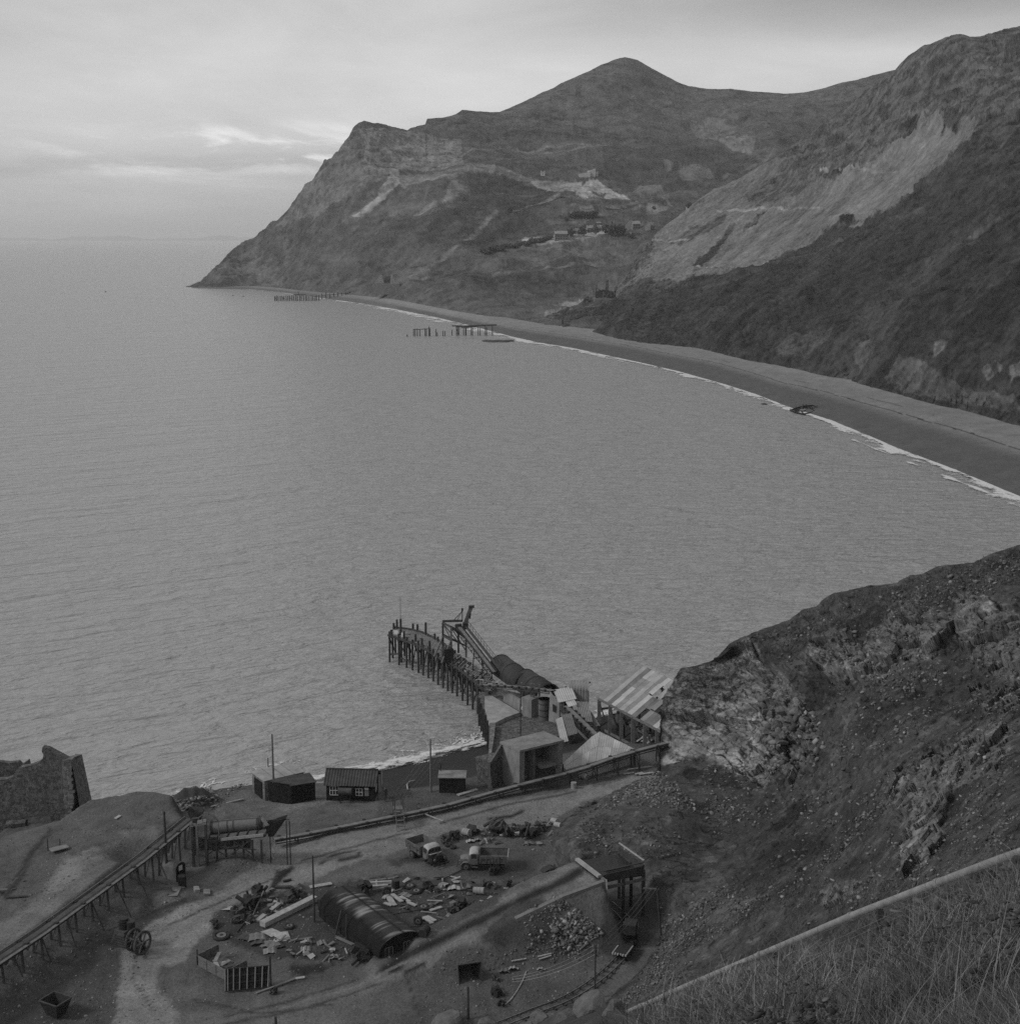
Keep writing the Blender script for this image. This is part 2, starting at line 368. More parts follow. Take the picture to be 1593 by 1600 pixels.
polyA = [
 ([(640, 205), (800, 165), (975, 90), (1100, 135), (1400, 100), (1400, 200), (1150, 195), (960, 230), (800, 240), (700, 225)], .088, .75),
 ([(548, 205), (640, 212), (705, 232), (720, 262), (640, 268), (560, 272), (505, 275), (520, 250)], .125, .8),
 ([(500, 285), (560, 262), (612, 272), (600, 296), (560, 318), (510, 342), (470, 352), (430, 366), (460, 330)], .135, .9),
 ([(612, 270), (620, 271), (631, 297), (612, 318), (575, 345), (545, 354), (566, 338), (590, 322), (604, 300)], .24, 1),
 ([(640, 272), (722, 274), (726, 292), (705, 300), (660, 296), (628, 312), (622, 285)], .165, .9),
 ([(700, 305), (712, 300), (733, 314), (722, 322), (690, 328), (698, 316)], .17, .9), ([(655, 335), (682, 325), (684, 334), (660, 343), (645, 344)], .17, .9),
 ([(600, 330), (640, 312), (672, 305), (660, 335), (600, 352), (570, 356)], .11, .7),
 ([(726, 280), (790, 277), (840, 295), (880, 313), (884, 328), (860, 336), (790, 348), (720, 352), (640, 372), (600, 372), (680, 350), (735, 318)], .052, .95),
 ([(560, 362), (700, 355), (760, 358), (700, 385), (600, 402), (520, 400)], .062, .7),
 ([(835, 276), (900, 271), (910, 280), (903, 297), (882, 309), (868, 306), (856, 297), (838, 292), (828, 284)], .27, 1),
 ([(922, 272), (932, 272), (950, 292), (984, 321), (955, 323), (935, 318), (912, 322), (898, 319), (902, 300)], .36, 1),
 ([(922, 305), (935, 313), (948, 306), (944, 318), (934, 317), (924, 314)], .07, 1),
 ([(726, 268), (835, 272), (838, 282), (730, 280)], .16, .9),
 ([(1075, 196), (1110, 192), (1148, 198), (1152, 210), (1095, 214)], .14, .8), ([(1088, 222), (1130, 216), (1180, 226), (1176, 244), (1130, 250), (1100, 238)], .17, .8),
 ([(940, 225), (1090, 215), (1180, 250), (1190, 275), (1110, 300), (1060, 318), (990, 312), (965, 290), (945, 255)], .055, .9),
 ([(1060, 262), (1100, 258), (1118, 275), (1090, 290), (1065, 282)], .14, .7), ([(1000, 285), (1025, 300), (1040, 312), (1000, 316), (985, 308)], .14, .7), ([(1035, 255), (1052, 262), (1040, 272)], .14, .7),
 ([(888, 341), (925, 340), (932, 352), (905, 362), (888, 358)], .16, 1), ([(945, 331), (1010, 328), (1000, 338), (950, 341)], .16, 1), ([(1012, 334), (1046, 335), (1040, 341), (1008, 342)], .17, 1), ([(935, 341), (965, 343), (958, 352), (938, 352)], .13, 1),
 ([(818, 377), (905, 372), (962, 371), (930, 379), (880, 385), (845, 387), (812, 384)], .27, 1), ([(826, 381), (852, 381), (850, 384), (824, 384)], .08, 1),
 ([(700, 372), (800, 352), (845, 352), (870, 368), (830, 372), (760, 386), (700, 402), (690, 388)], .05, .8),
 ([(740, 392), (830, 386), (950, 384), (1000, 395), (930, 400), (800, 420), (740, 425)], .105, .8),
 ([(860, 388), (905, 388), (870, 415), (825, 425), (840, 400)], .125, .8),
 ([(780, 430), (870, 410), (960, 415), (930, 440), (840, 448), (760, 450), (700, 450)], .055, .8),
 ([(905, 402), (960, 395), (1000, 410), (960, 425), (915, 418)], .11, .8), ([(860, 462), (905, 452), (935, 452), (900, 463), (870, 468)], .2, 1),
 ([(850, 490), (905, 476), (940, 478), (930, 490), (880, 497), (848, 497)], .2, 1), ([(640, 428), (672, 420), (668, 440), (640, 446), (620, 444)], .17, .9),
 ([(565, 415), (640, 425), (720, 430), (790, 452), (800, 480), (720, 478), (600, 462), (520, 455)], .078, .7),
 ([(325, 432), (400, 400), (450, 410), (440, 446), (340, 448)], .115, .7), ([(400, 385), (520, 350), (560, 400), (500, 440), (430, 430)], .075, .7)]
lineA = [([(926, 277), (900, 300), (862, 324), (812, 343)], .26, 3.2), ([(812, 343), (800, 352)], .2, 3), ([(775, 352), (740, 372), (700, 402), (672, 420), (640, 438)], .17, 3.0),
 ([(560, 240), (640, 243), (720, 244)], .06, 1.8), ([(560, 252), (720, 258), (900, 262)], .06, 1.6), ([(570, 270), (700, 273), (840, 274)], .2, 1.8), ([(720, 246), (800, 235), (860, 240), (950, 226)], .16, 1.2),
 ([(640, 208), (800, 196), (950, 185), (1150, 158), (1250, 150)], .05, 1.2), ([(780, 192), (870, 199), (950, 205)], .05, 1.2), ([(800, 238), (900, 228), (955, 225)], .17, 1.2), ([(780, 216), (1000, 217), (1085, 217)], .055, 1.2), ([(1085, 210), (1120, 195), (1180, 165), (1230, 150)], .14, 1.2),
 ([(945, 340), (1040, 328)], .04, 1.5), ([(860, 322), (1000, 325), (1060, 315), (1100, 318)], .13, 1.4), ([(770, 310), (880, 317)], .1, 1.1), ([(1035, 320), (1050, 335)], .16, 1.5), ([(740, 430), (830, 425), (930, 414)], .13, 2.0), ([(700, 390), (760, 378), (800, 362)], .035, 4), ([(735, 386), (770, 372)], .035, 4), ([(640, 445), (700, 442), (760, 436)], .04, 1.6),
 ([(990, 340), (945, 341)], .05, 1.2), ([(1130, 275), (1190, 262), (1230, 240)], .12, 2), ([(1040, 170), (1100, 185)], .12, 1.2)]
def albA(V, x, y, T):
    A = np.full(x.shape, .082); A = paint(A, x, y, V, polyA, lineA)
    n = fbm(V, 120, 6, .6, 2.0); n2 = fbm(V, 22, 5, .65, 7.0); s = fbm(V*np.array([.5, .15, 1]), 14, 4, .6, 4.0)
    n3 = fbm(V*np.array([1, .7, 1]), 7, 3, .65, 9.0); n4 = fbm(V*np.array([1, .8, 1]), 2.6, 2, .6, 77.); A = A*(1+0.34*n+0.55*n2+.40*s+.42*n3+.34*n4)
    A = np.where(fbm(V, 16, 4, .6, 51.) > .27, A*.62, A)
    gl = fbm(np.stack([x*.8-y*.5, (x*.5+y*.8)*.22, x*0], 1), 16, 4, .65, 21.); A = A*(1+.22*gl*sstep(.25, .5, T))
    rk = sstep(.25, .6, fbm(V, 35, 5, .65, 30.)) ; A = A+0.07*rk*sstep(760, 520, x)+.09*sstep(.1, .5, fbm(V, 8, 4, .7, 61., True))*inpoly(x, y, [(560, 205), (640, 212), (720, 225), (725, 268), (640, 266), (570, 262)])
    return np.clip(A, .02, .5)
patch('headland_hills', 290, 1620, 1000, 300, skyA, botA, dA, dispA, albA, M_FAR, back=(14, 60, 1.2), foot=25)['kind'] = 'structure'
# ---- the near mountainside with its screes
skyB = lerpc([(840, 506), (870, 498), (905, 486), (935, 470), (960, 452), (975, 436), (990, 415), (1005, 393), (1022, 368), (1060, 340), (1085, 318), (1115, 297), (1150, 282), (1180, 264), (1225, 238), (1250, 218), (1275, 200), (1300, 184), (1340, 152), (1365, 135),
    (1392, 120), (1405, 103), (1418, 90), (1440, 75), (1458, 68), (1475, 60), (1490, 56), (1500, 55), (1515, 60), (1530, 58), (1560, 50), (1593, 42), (1640, 36), (1720, 30)])
botB = lerpc([(840, 512), (950, 530), (1100, 553), (1200, 577), (1300, 600), (1400, 622), (1500, 645), (1593, 670), (1720, 700)])
dB = depth_field([(840, 508, None, 5), (950, 524, None, 5), (1100, 546, None, 5), (1200, 570, None, 5), (1300, 592, None, 5), (1400, 613, None, 6), (1500, 637, None, 6), (1593, 662, None, 6), (1720, 695, None, 6),
    (935, 472, 1300), (975, 437, 1430), (1005, 395, 1560), (1060, 342, 1650), (1115, 298, 1680), (1180, 266, 1650), (1225, 240, 1600), (1300, 186, 1500), (1365, 137, 1400), (1410, 98, 1320), (1475, 62, 1250), (1500, 57, 1220), (1593, 44, 1300), (1720, 32, 1350),
    (1000, 455, 1250), (1050, 420, 1350), (1100, 380, 1380), (1100, 450, 1130), (1200, 330, 1350), (1200, 420, 1080), (1200, 500, 850), (1300, 270, 1280), (1300, 350, 1100), (1300, 430, 940), (1300, 520, 770), (1400, 200, 1200), (1400, 280, 1080), (1400, 360, 930), (1400, 450, 800), (1400, 550, 670),
    (1500, 130, 1130), (1500, 200, 1020), (1500, 300, 880), (1500, 400, 760), (1500, 500, 660), (1500, 590, 575), (1593, 130, 1050), (1593, 250, 850), (1593, 400, 690), (1593, 550, 560), (1720, 200, 850), (1720, 450, 600)])
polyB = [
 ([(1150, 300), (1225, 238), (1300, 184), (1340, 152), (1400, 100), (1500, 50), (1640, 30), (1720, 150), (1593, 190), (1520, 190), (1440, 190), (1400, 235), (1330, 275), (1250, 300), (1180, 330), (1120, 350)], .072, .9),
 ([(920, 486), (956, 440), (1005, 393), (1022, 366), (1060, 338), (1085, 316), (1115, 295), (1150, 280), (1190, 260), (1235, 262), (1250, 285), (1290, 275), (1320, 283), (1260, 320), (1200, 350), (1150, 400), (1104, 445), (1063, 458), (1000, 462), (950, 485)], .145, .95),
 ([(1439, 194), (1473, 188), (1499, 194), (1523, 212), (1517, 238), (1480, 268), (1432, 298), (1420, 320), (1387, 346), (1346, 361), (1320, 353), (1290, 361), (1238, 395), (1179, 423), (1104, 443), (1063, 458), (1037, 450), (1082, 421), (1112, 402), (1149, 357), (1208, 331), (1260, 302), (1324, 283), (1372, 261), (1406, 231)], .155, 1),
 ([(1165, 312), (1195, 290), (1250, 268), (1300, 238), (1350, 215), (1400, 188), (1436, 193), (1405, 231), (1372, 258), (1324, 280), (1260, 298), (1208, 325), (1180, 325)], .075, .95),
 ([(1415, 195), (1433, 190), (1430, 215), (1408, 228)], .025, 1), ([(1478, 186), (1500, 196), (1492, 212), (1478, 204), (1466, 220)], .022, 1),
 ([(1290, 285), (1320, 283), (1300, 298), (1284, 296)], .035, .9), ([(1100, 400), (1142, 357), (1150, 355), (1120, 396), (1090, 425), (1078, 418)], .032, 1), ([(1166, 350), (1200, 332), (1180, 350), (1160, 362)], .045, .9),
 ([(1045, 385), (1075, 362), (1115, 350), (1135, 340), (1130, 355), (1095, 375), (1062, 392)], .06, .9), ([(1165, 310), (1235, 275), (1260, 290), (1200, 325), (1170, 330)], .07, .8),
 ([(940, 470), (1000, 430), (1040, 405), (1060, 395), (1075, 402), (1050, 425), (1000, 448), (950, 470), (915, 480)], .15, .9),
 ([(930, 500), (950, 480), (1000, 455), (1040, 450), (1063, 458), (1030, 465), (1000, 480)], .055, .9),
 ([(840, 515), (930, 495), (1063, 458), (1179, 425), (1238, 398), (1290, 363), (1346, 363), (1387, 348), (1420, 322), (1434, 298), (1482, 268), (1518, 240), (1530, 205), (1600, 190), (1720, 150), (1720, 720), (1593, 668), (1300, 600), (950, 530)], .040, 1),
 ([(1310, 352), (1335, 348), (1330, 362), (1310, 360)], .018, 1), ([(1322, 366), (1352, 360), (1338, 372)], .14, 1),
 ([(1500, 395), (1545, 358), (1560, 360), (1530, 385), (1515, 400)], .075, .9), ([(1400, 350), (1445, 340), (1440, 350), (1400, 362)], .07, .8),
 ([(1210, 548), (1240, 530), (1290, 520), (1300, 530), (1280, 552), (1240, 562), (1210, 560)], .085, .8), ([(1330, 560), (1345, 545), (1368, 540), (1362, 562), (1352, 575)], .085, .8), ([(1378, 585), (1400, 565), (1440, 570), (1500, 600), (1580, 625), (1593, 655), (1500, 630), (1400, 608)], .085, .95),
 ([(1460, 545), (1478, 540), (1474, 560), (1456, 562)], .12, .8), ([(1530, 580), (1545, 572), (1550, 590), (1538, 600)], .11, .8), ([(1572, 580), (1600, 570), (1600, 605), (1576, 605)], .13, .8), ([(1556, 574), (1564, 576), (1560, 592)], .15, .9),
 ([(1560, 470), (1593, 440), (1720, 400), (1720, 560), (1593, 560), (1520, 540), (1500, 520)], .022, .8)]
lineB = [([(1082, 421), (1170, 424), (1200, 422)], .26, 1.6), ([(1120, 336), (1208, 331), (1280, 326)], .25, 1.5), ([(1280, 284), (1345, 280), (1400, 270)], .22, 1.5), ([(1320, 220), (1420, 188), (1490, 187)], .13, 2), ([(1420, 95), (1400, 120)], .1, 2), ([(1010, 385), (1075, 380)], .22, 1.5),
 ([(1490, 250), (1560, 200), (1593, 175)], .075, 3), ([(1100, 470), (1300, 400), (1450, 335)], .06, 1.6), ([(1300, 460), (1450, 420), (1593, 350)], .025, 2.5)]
SD = np.array([0.80, 0.45, -0.38])
def dispB(V, x, y, T):
    k = sstep(0, 0.06, T)*0.85+0.15; k *= 1-0.8*sstep(0.94, 1, T)
    pl_ = polyB[2][0]; scree = inpoly(x, y, pl_)*sstep(0, 22, dline(x, y, pl_+pl_[:1]))*.85; pl_ = polyB[1][0]; scree = np.maximum(scree, inpoly(x, y, pl_)*sstep(0, 30, dline(x, y, pl_+pl_[:1]))*.6)
    low = sstep(-60, 40, y-np.interp(x, [840, 1063, 1179, 1290, 1420, 1518, 1720], [500, 458, 425, 363, 322, 240, 150]))
    D = np.zeros_like(V); q = V@np.array([[0.9, 0.2, 0], [-0.2, 0.5, 0], [0.5, 0.3, 1.0]])
    D[:, 2] = k*(1-scree)*(fbm(q, 90, 6, .52, 6.1, True)*(12-3*low)+fbm(V, 18, 5, .65, 1.1, True)*(6.5-3.2*low))+k*scree*fbm(q, 30, 4, .5, 2.0)*1.5
    cl = sstep(0.86, 0.96, T)*sstep(1150, 1350, x)
    D[:, 1] = -k*fbm(V, 40, 5, .55, 12.)*6-cl*fbm(V*np.array([1, 1, .4]), 9, 4, .6, 3.0, True)*4
    return D
def albB(V, x, y, T):
    A = np.full(x.shape, .07); A = paint(A, x, y, V, polyB, lineB, jit=2.0)
    n = fbm(V, 70, 6, .6, 22.0); n2 = fbm(V, 9, 5, .7, 17.0); q = np.stack([x*0.71+y*0.71, (x*0.7-y*0.71)*0.10, x*0], 1); s = fbm(q, 7, 4, .65, 14.)
    sc = sstep(.1, .18, A)
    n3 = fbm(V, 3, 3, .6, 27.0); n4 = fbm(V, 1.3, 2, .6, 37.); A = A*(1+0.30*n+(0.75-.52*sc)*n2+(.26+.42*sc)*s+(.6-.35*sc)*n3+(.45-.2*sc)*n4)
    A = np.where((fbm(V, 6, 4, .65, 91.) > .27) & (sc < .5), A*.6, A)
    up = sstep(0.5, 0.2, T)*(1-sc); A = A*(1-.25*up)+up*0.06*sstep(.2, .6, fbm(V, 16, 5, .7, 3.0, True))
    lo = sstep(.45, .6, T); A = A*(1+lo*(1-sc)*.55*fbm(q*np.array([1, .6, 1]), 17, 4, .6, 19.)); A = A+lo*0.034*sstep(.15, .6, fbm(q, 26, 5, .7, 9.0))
    return np.clip(A, .012, .5)
M_NEARHILL = mat('heather_and_scree', attr=True, var=0.3, scale=0.12, rough=1.0, bump=0.7, bscale=0.3, dist=1.5, spec=0.1)
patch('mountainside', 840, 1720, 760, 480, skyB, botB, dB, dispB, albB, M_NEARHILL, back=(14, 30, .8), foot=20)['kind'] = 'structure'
# far low coast on the horizon
mb = MB()
xs = np.linspace(-20000, -3000, 60)
for i in range(59):
    h0 = 95+40*math.sin(i*.5)+25*math.sin(i*1.3); h1 = 95+40*math.sin(i*.5+.5)+25*math.sin(i*1.3+1.3)
    mb.add([(xs[i], 42000, -5), (xs[i+1], 42000, -5), (xs[i+1], 43500, h1), (xs[i], 43500, h0), (xs[i], 46000, -5), (xs[i+1], 46000, -5)], [(0, 1, 2, 3), (3, 2, 5, 4)])
mb.build('distant_coast_hills', mat('distant_land', .08, rough=1), smooth=True)['kind'] = 'structure'
# ---- beach
shore = lerpc([(300, 450), (330, 451), (385, 452), (430, 456), (500, 466), (560, 474), (620, 484), (680, 496), (730, 508), (800, 527), (840, 536), (900, 546), (1000, 568), (1060, 582), (1130, 602), (1180, 618), (1230, 638), (1300, 660), (1350, 681), (1400, 703), (1450, 722), (1500, 742), (1550, 763), (1593, 781), (1720, 840)])
footc = lerpc([(300, 446), (385, 446), (470, 453), (560, 461), (640, 475), (700, 487), (760, 498), (850, 508), (950, 522), (1100, 543), (1200, 566), (1300, 588), (1400, 607), (1500, 630), (1593, 655), (1720, 690)])
nx, nyb = 700, 90; pxs = np.linspace(300, 1720, nx); Vb = []; Ab = []
A0 = PZ(pxs, shore(pxs), 0.0); zfo = np.interp(pxs, [300, 385, 470, 560, 640], [.4, 1.6, 3.6, 4.8, 6]); B0 = PZ(pxs, footc(pxs), zfo)
ts = np.concatenate([np.linspace(-.35, 0, 8)[:-1], np.linspace(0, 1.0, nyb-13), np.linspace(1, 1.35, 7)[1:]]); 
Vb = A0[:, None]*(1-ts[None, :, None])+B0[:, None]*ts[None, :, None]
Vb = Vb.reshape(-1, 3); Tb = np.tile(ts, nx); Xb = np.repeat(pxs, len(ts))
zf_ = np.repeat(zfo, len(ts)); Vb[:, 2] = np.where(Tb < 0, 6*Tb, zf_*np.clip(Tb, 0, 1)**0.8+(Tb > 1)*(Tb-1)*zf_*.6)+fbm(Vb, 14, 4, .5, 1.0)*.25*sstep(300, 600, Xb)*sstep(0, .2, Tb)
nb_ = fbm(Vb*np.array([1, .6, 1]), 40, 5, .6, 3.0)*.05
Ab = .072+.085*sstep(.36, .60, Tb+nb_)+.02*sstep(.75, .9, Tb)
Ab = np.where(Xb < 620, np.maximum(Ab, .095), Ab)*1.1; Ab *= 1+.35*fbm(Vb, 5, 5, .7, 5.0); Ab = np.where(np.abs(Tb+nb_*1.4-.55) < .007, .035, Ab); Ab = np.where((np.abs(Tb+nb_*1.2-.68) < .005)&(fbm(Vb, 20, 3)>0), .06, Ab)
M_BEACH = mat('shingle_beach', attr=True, var=0.2, scale=0.8, rough=.95, bump=.4, bscale=2, dist=.2)
tag(grid_mesh('beach', Vb, nx, len(ts), M_BEACH, np.clip(Ab, .02, .4)), kind='structure')
# ---- surf along the beach
def surf(name, label, pxs, linef, z, w0, w1, seed, nt=40, thr=0.0, scl=3.0):
    P = PZ(pxs, linef(pxs), z); d = np.gradient(P, axis=0); n = np.stack([d[:, 1], -d[:, 0], d[:, 0]*0], 1); n /= np.linalg.norm(n, axis=1)[:, None]
    n *= np.sign(-n[:, 1])[:, None]
    u = np.linspace(-1, 1, nt); wd = np.interp(pxs, *zip(*w0)); sh = fbm(P, 45, 4, .6, seed)*wd*.45
    V = P[:, None]+n[:, None]*(u[None, :, None]*wd[:, None, None]+sh[:, None, None]); V = V.reshape(-1, 3)
    U = np.tile(u, len(pxs)); SL = np.concatenate([[0], np.cumsum(np.linalg.norm(np.diff(P, axis=0), axis=1))]); SU = np.stack([np.repeat(SL, nt)/3.2, U*np.repeat(wd, nt)/1.1, U*0], 1); f = fbm(SU, scl, 5, .62, seed+4); V[:, 2] = z+.10+.10*np.clip(f, 0, 1)+.25*(1-U**2)
    val = (f*1.1+fbm(SU, scl*.25, 3, .6, seed+9)*.3+0.95*(1-np.abs(U)**1.3)-.25*(U > 0)); al = np.clip((val-thr-.02)/.50, 0, 1)**1.3; keep = (al > .01).reshape(len(pxs), nt); mk = keep[:-1, :-1] | keep[1:, 1:]
    return tag(grid_mesh(name, V, len(pxs), nt, FOAM, al, mask=mk), label, 'surf', kind='stuff')
def foam_mat():
    m = bpy.data.materials.new('sea_foam'); m.use_nodes = True; t = m.node_tree; b = t.nodes['Principled BSDF']; L = t.links.new; b.inputs['Base Color'].default_value = (.6, .6, .6, 1); b.inputs['Roughness'].default_value = .8
    at = t.nodes.new('ShaderNodeAttribute'); at.attribute_name = 'alb'; n = t.nodes.new('ShaderNodeTexNoise'); n.inputs['Scale'].default_value = 2.2; n.inputs['Detail'].default_value = 6; tc_ = t.nodes.new('ShaderNodeTexCoord'); L(tc_.outputs['Object'], n.inputs[0])
    a = t.nodes.new('ShaderNodeMath'); a.operation = 'MULTIPLY_ADD'; L(n.outputs[0], a.inputs[0]); a.inputs[1].default_value = 1.6; a.inputs[2].default_value = -.8
    c = t.nodes.new('ShaderNodeMath'); c.operation = 'ADD'; L(at.outputs['Fac'], c.inputs[0]); L(a.outputs[0], c.inputs[1]); c.use_clamp = True
    d = t.nodes.new('ShaderNodeMath'); d.operation = 'MULTIPLY'; L(c.outputs[0], d.inputs[0]); e = t.nodes.new('ShaderNodeMath'); e.operation = 'MULTIPLY'; e.use_clamp = True; L(at.outputs['Fac'], e.inputs[0]); e.inputs[1].default_value = 4; L(e.outputs[0], d.inputs[1]); L(d.outputs[0], b.inputs['Alpha']); return m
FOAM = foam_mat()
surf('breaking_surf', 'white line of surf breaking along the curved shingle beach', np.linspace(385, 1712, 2600), shore, .0, [(385, 3), (430, 3.5), (500, 8), (560, 18), (650, 24), (800, 16), (1000, 9), (1200, 6.5), (1250, 5.0), (1400, 6.2), (1600, 8.0), (1720, 8)], .05, 2.0, thr=.16)
sh2 = lambda p: shore(p)+np.interp(p, [740, 800, 860, 1300, 1450, 1600, 1712], [3, 4, 5, 16, 13, 14, 20])
surf('backwash_foam', 'thin broken foam strip just off the beach surf', np.linspace(1330, 1712, 900), sh2, .0, [(700, 2), (1720, 2.6)], 0, 31.0, thr=.55)
# ================================================================== HAZE
hz = bpy.data.meshes.new('haze')
bx = MB(); bx.box((0, 46000, 330), (99000, 99000, 676)); ho = bx.build('haze', bpy.data.materials.new('sea_haze')); ho['kind'] = 'stuff'
hm = ho.data.materials[0]; hm.use_nodes = True; ht = hm.node_tree; ht.nodes.clear()
hv = ht.nodes.new('ShaderNodeVolumePrincipled'); hout = ht.nodes.new('ShaderNodeOutputMaterial'); ht.links.new(hv.outputs[0], hout.inputs['Volume'])
hv.inputs['Color'].default_value = (.95, .95, .95, 1); hv.inputs['Density'].default_value = 0.000052; hv.inputs['Anisotropy'].default_value = 0.2
# ================================================================== QUARRY YARD (height field in metres)
def gp(pts, z=6.0): return [tuple(PZ(x, y, z)[:2]) for x, y in pts]
EDGE = gp([(-400, 1390), (-60, 1330), (30, 1300), (140, 1282), (215, 1262), (262, 1254), (300, 1252), (345, 1236), (395, 1234), (480, 1246), (500, 1248), (592, 1240), (640, 1232), (700, 1226), (745, 1212), (800, 1195), (850, 1185), (905, 1172), (960, 1165), (1040, 1150), (1140, 1110), (1300, 1050)])
SHOR = gp([(-400, 1350), (-60, 1300), (30, 1280), (140, 1262), (215, 1256), (262, 1250), (300, 1243), (345, 1232), (395, 1226), (440, 1222), (500, 1222), (545, 1212), (600, 1203), (660, 1188), (755, 1163), (800, 1150), (850, 1140), (905, 1122), (960, 1118), (1040, 1100), (1140, 1070), (1300, 1000)], 0.0)
FAR_ = [(300, 60), (-300, 60)]
def sdist(X, Y, line, close):
    d = dline(X, Y, line); ins = inpoly(X, Y, line+close); return np.where(ins, d, -d)
TERR = gp([(82, 1292), (140, 1264), (215, 1250), (268, 1252), (284, 1280), (183, 1352), (83, 1427), (-17, 1500), (-160, 1600), (-210, 1590), (0, 1404)], 8.6)
CONV_A = Vector(PZ(-140, 1602, 8.6).tolist()); CONV_B = Vector(PZ(296, 1283, 8.6).tolist())
RC = [Vector(PZ(x, y, z).tolist()) for x, y, z in ((921, 1360, 11.2), (842, 1394, 10.1), (760, 1431, 8.9), (690, 1465, 7.7), (625, 1498, 6.6), (560, 1528, 5.95))]
def proj(V):
    x, y, z = V[:, 0], V[:, 1], V[:, 2]-CZ; f = y*CT-z*ST; u = y*ST+z*CT
    return W0/2+FPX*x/f, H0/2-FPX*u/f
def yard_h(X, Y, noise=True):
    de = sdist(X, Y, EDGE, FAR_); ds = sdist(X, Y, SHOR, FAR_)
    r = np.clip(ds/(np.maximum(ds, 0)-np.minimum(de, 0)+1e-6), 0, 1)
    z = np.where(de > 0, 6.0, np.where(ds > 0, 6*r**1.35, -1.8*np.clip(-ds/7, 0, 1)))
    # terrace the left-hand conveyor stands on
    d = dline(X, Y, TERR+TERR[:1]); ins = inpoly(X, Y, TERR)
    dx, dy = CONV_B.x-CONV_A.x, CONV_B.y-CONV_A.y; side = (X-CONV_A.x)*dy-(Y-CONV_A.y)*dx
    w_ = np.where(side > -2.5, 4.6, 1.3); t = np.where(ins, 1, np.clip(1-d/w_, 0, 1))
    z = z+2.6*t*sstep(-6, 1, de)
    for px, py, amp, rx, ry in ((185, 1275, .9, 7.5, 6), (120, 1290, .3, 5, 4), (250, 1268, .4, 4, 4), (270, 1405, .7, 3.2, 2.2), (200, 1437, .7, 3, 2.2), (150, 1470, .6, 2.6, 2), (300, 1246, 1.5, 2.4, 2.2), (335, 1250, .6, 3, 2), (375, 1340, .9, 3.0, 1.6), (655, 1290, .5, 1.6, 1), (605, 1300, .35, 1.5, .9), (700, 1272, .4, 1.8, 1), (230, 1395, 1.0, 4, 3), (310, 1350, .6, 3, 2)):
        c = PZ(px, py, 7); z = z+amp*np.exp(-(((X-c[0])/rx)**2+((Y-c[1])/ry)**2)**1.3)*sstep(-5, 1, de)
    c = PZ(274, 1362, 6); z = z-np.maximum(z-6.05, 0)*np.exp(-(((X-c[0]+1.2)/4.8)**2+((Y-c[1])/3.4)**2)**2)
    c = PZ(302, 1248, 7); z = z+.9*fbm(np.stack([X, Y, X*0], 1), 1.3, 4, .65, 61., True)*np.exp(-(((X-c[0])/3.2)**2+((Y-c[1])/2.8)**2))
    # the ramp
    best = np.full(X.shape, -9.0)
    for a, b in zip(RC[:-1], RC[1:]):
        ex, ey = b.x-a.x, b.y-a.y; L2 = ex*ex+ey*ey; t = ((X-a.x)*ex+(Y-a.y)*ey)/L2; ok = t > -0.001 if a is RC[0] else t > -9
        tc_ = np.clip(t, 0, 1); dd = np.hypot(X-a.x-tc_*ex, Y-a.y-tc_*ey); h = a.z+(b.z-a.z)*tc_
        hh = h-np.maximum(dd-2.6, 0)*0.95+.25*np.cos(np.clip(dd, 0, 2.8)*1.1)*0
        best = np.maximum(best, np.where(ok, hh, -9))
    q = np.stack([X, Y, X*0], 1)
    ex, ey = RC[1].x-RC[0].x, RC[1].y-RC[0].y; best = np.where((X-RC[0].x)*ex+(Y-RC[0].y)*ey < 0, -9, best)
    if noise: best = best+.12*fbm(q, 2.5, 3, .5, 2.)
    z = np.where(best > z, best, z)
    if noise:
        k = sstep(-3, 1, de)*.75+.25
        z = z+k*(fbm(q, 9, 4, .55, 1.)*.42+fbm(q, 1.3, 4, .6, 5.)*.10)
        up = np.clip(-de/4, 0, 1)*(ds > 0)*sstep(-42, -50, X); z = z+up*fbm(q, 2.2, 4, .6, 8., True)*1.0
        rut = np.abs(np.sin(dline(X, Y, gp([(185, 1640), (200, 1520), (250, 1460), (330, 1420), (430, 1370), (520, 1340), (640, 1300), (800, 1262), (1000, 1228)]))*1.7)); z = z-.07*np.exp(-(rut*3)**2)*(de > 2)
    # quay foot and cutting for the track keep level
    return z
def zat(p):
    return float(yard_h(np.array([p[0]]), np.array([p[1]]))[0])
def ground(px, py):
    """point on the yard surface seen at a pixel"""
    z = 6.0
    for _ in range(25):
        p = PZ(px, py, z); z2 = zat(p); 
        if abs(z2-z) < .005: break
        z = z+(z2-z)*.6
    p = PZ(px, py, z); return Vector((float(p[0]), float(p[1]), z))
step = .33
gx = np.arange(-92, 62, step); gy = np.arange(96, 252, step)
X, Y = np.meshgrid(gx, gy, indexing='ij'); Xr, Yr = X.ravel(), Y.ravel(); Z = yard_h(Xr, Yr)
Vy = np.stack([Xr, Yr, Z], 1); px, py = proj(Vy)
A = np.full(Xr.shape, .105); de = sdist(Xr, Yr, EDGE, FAR_)
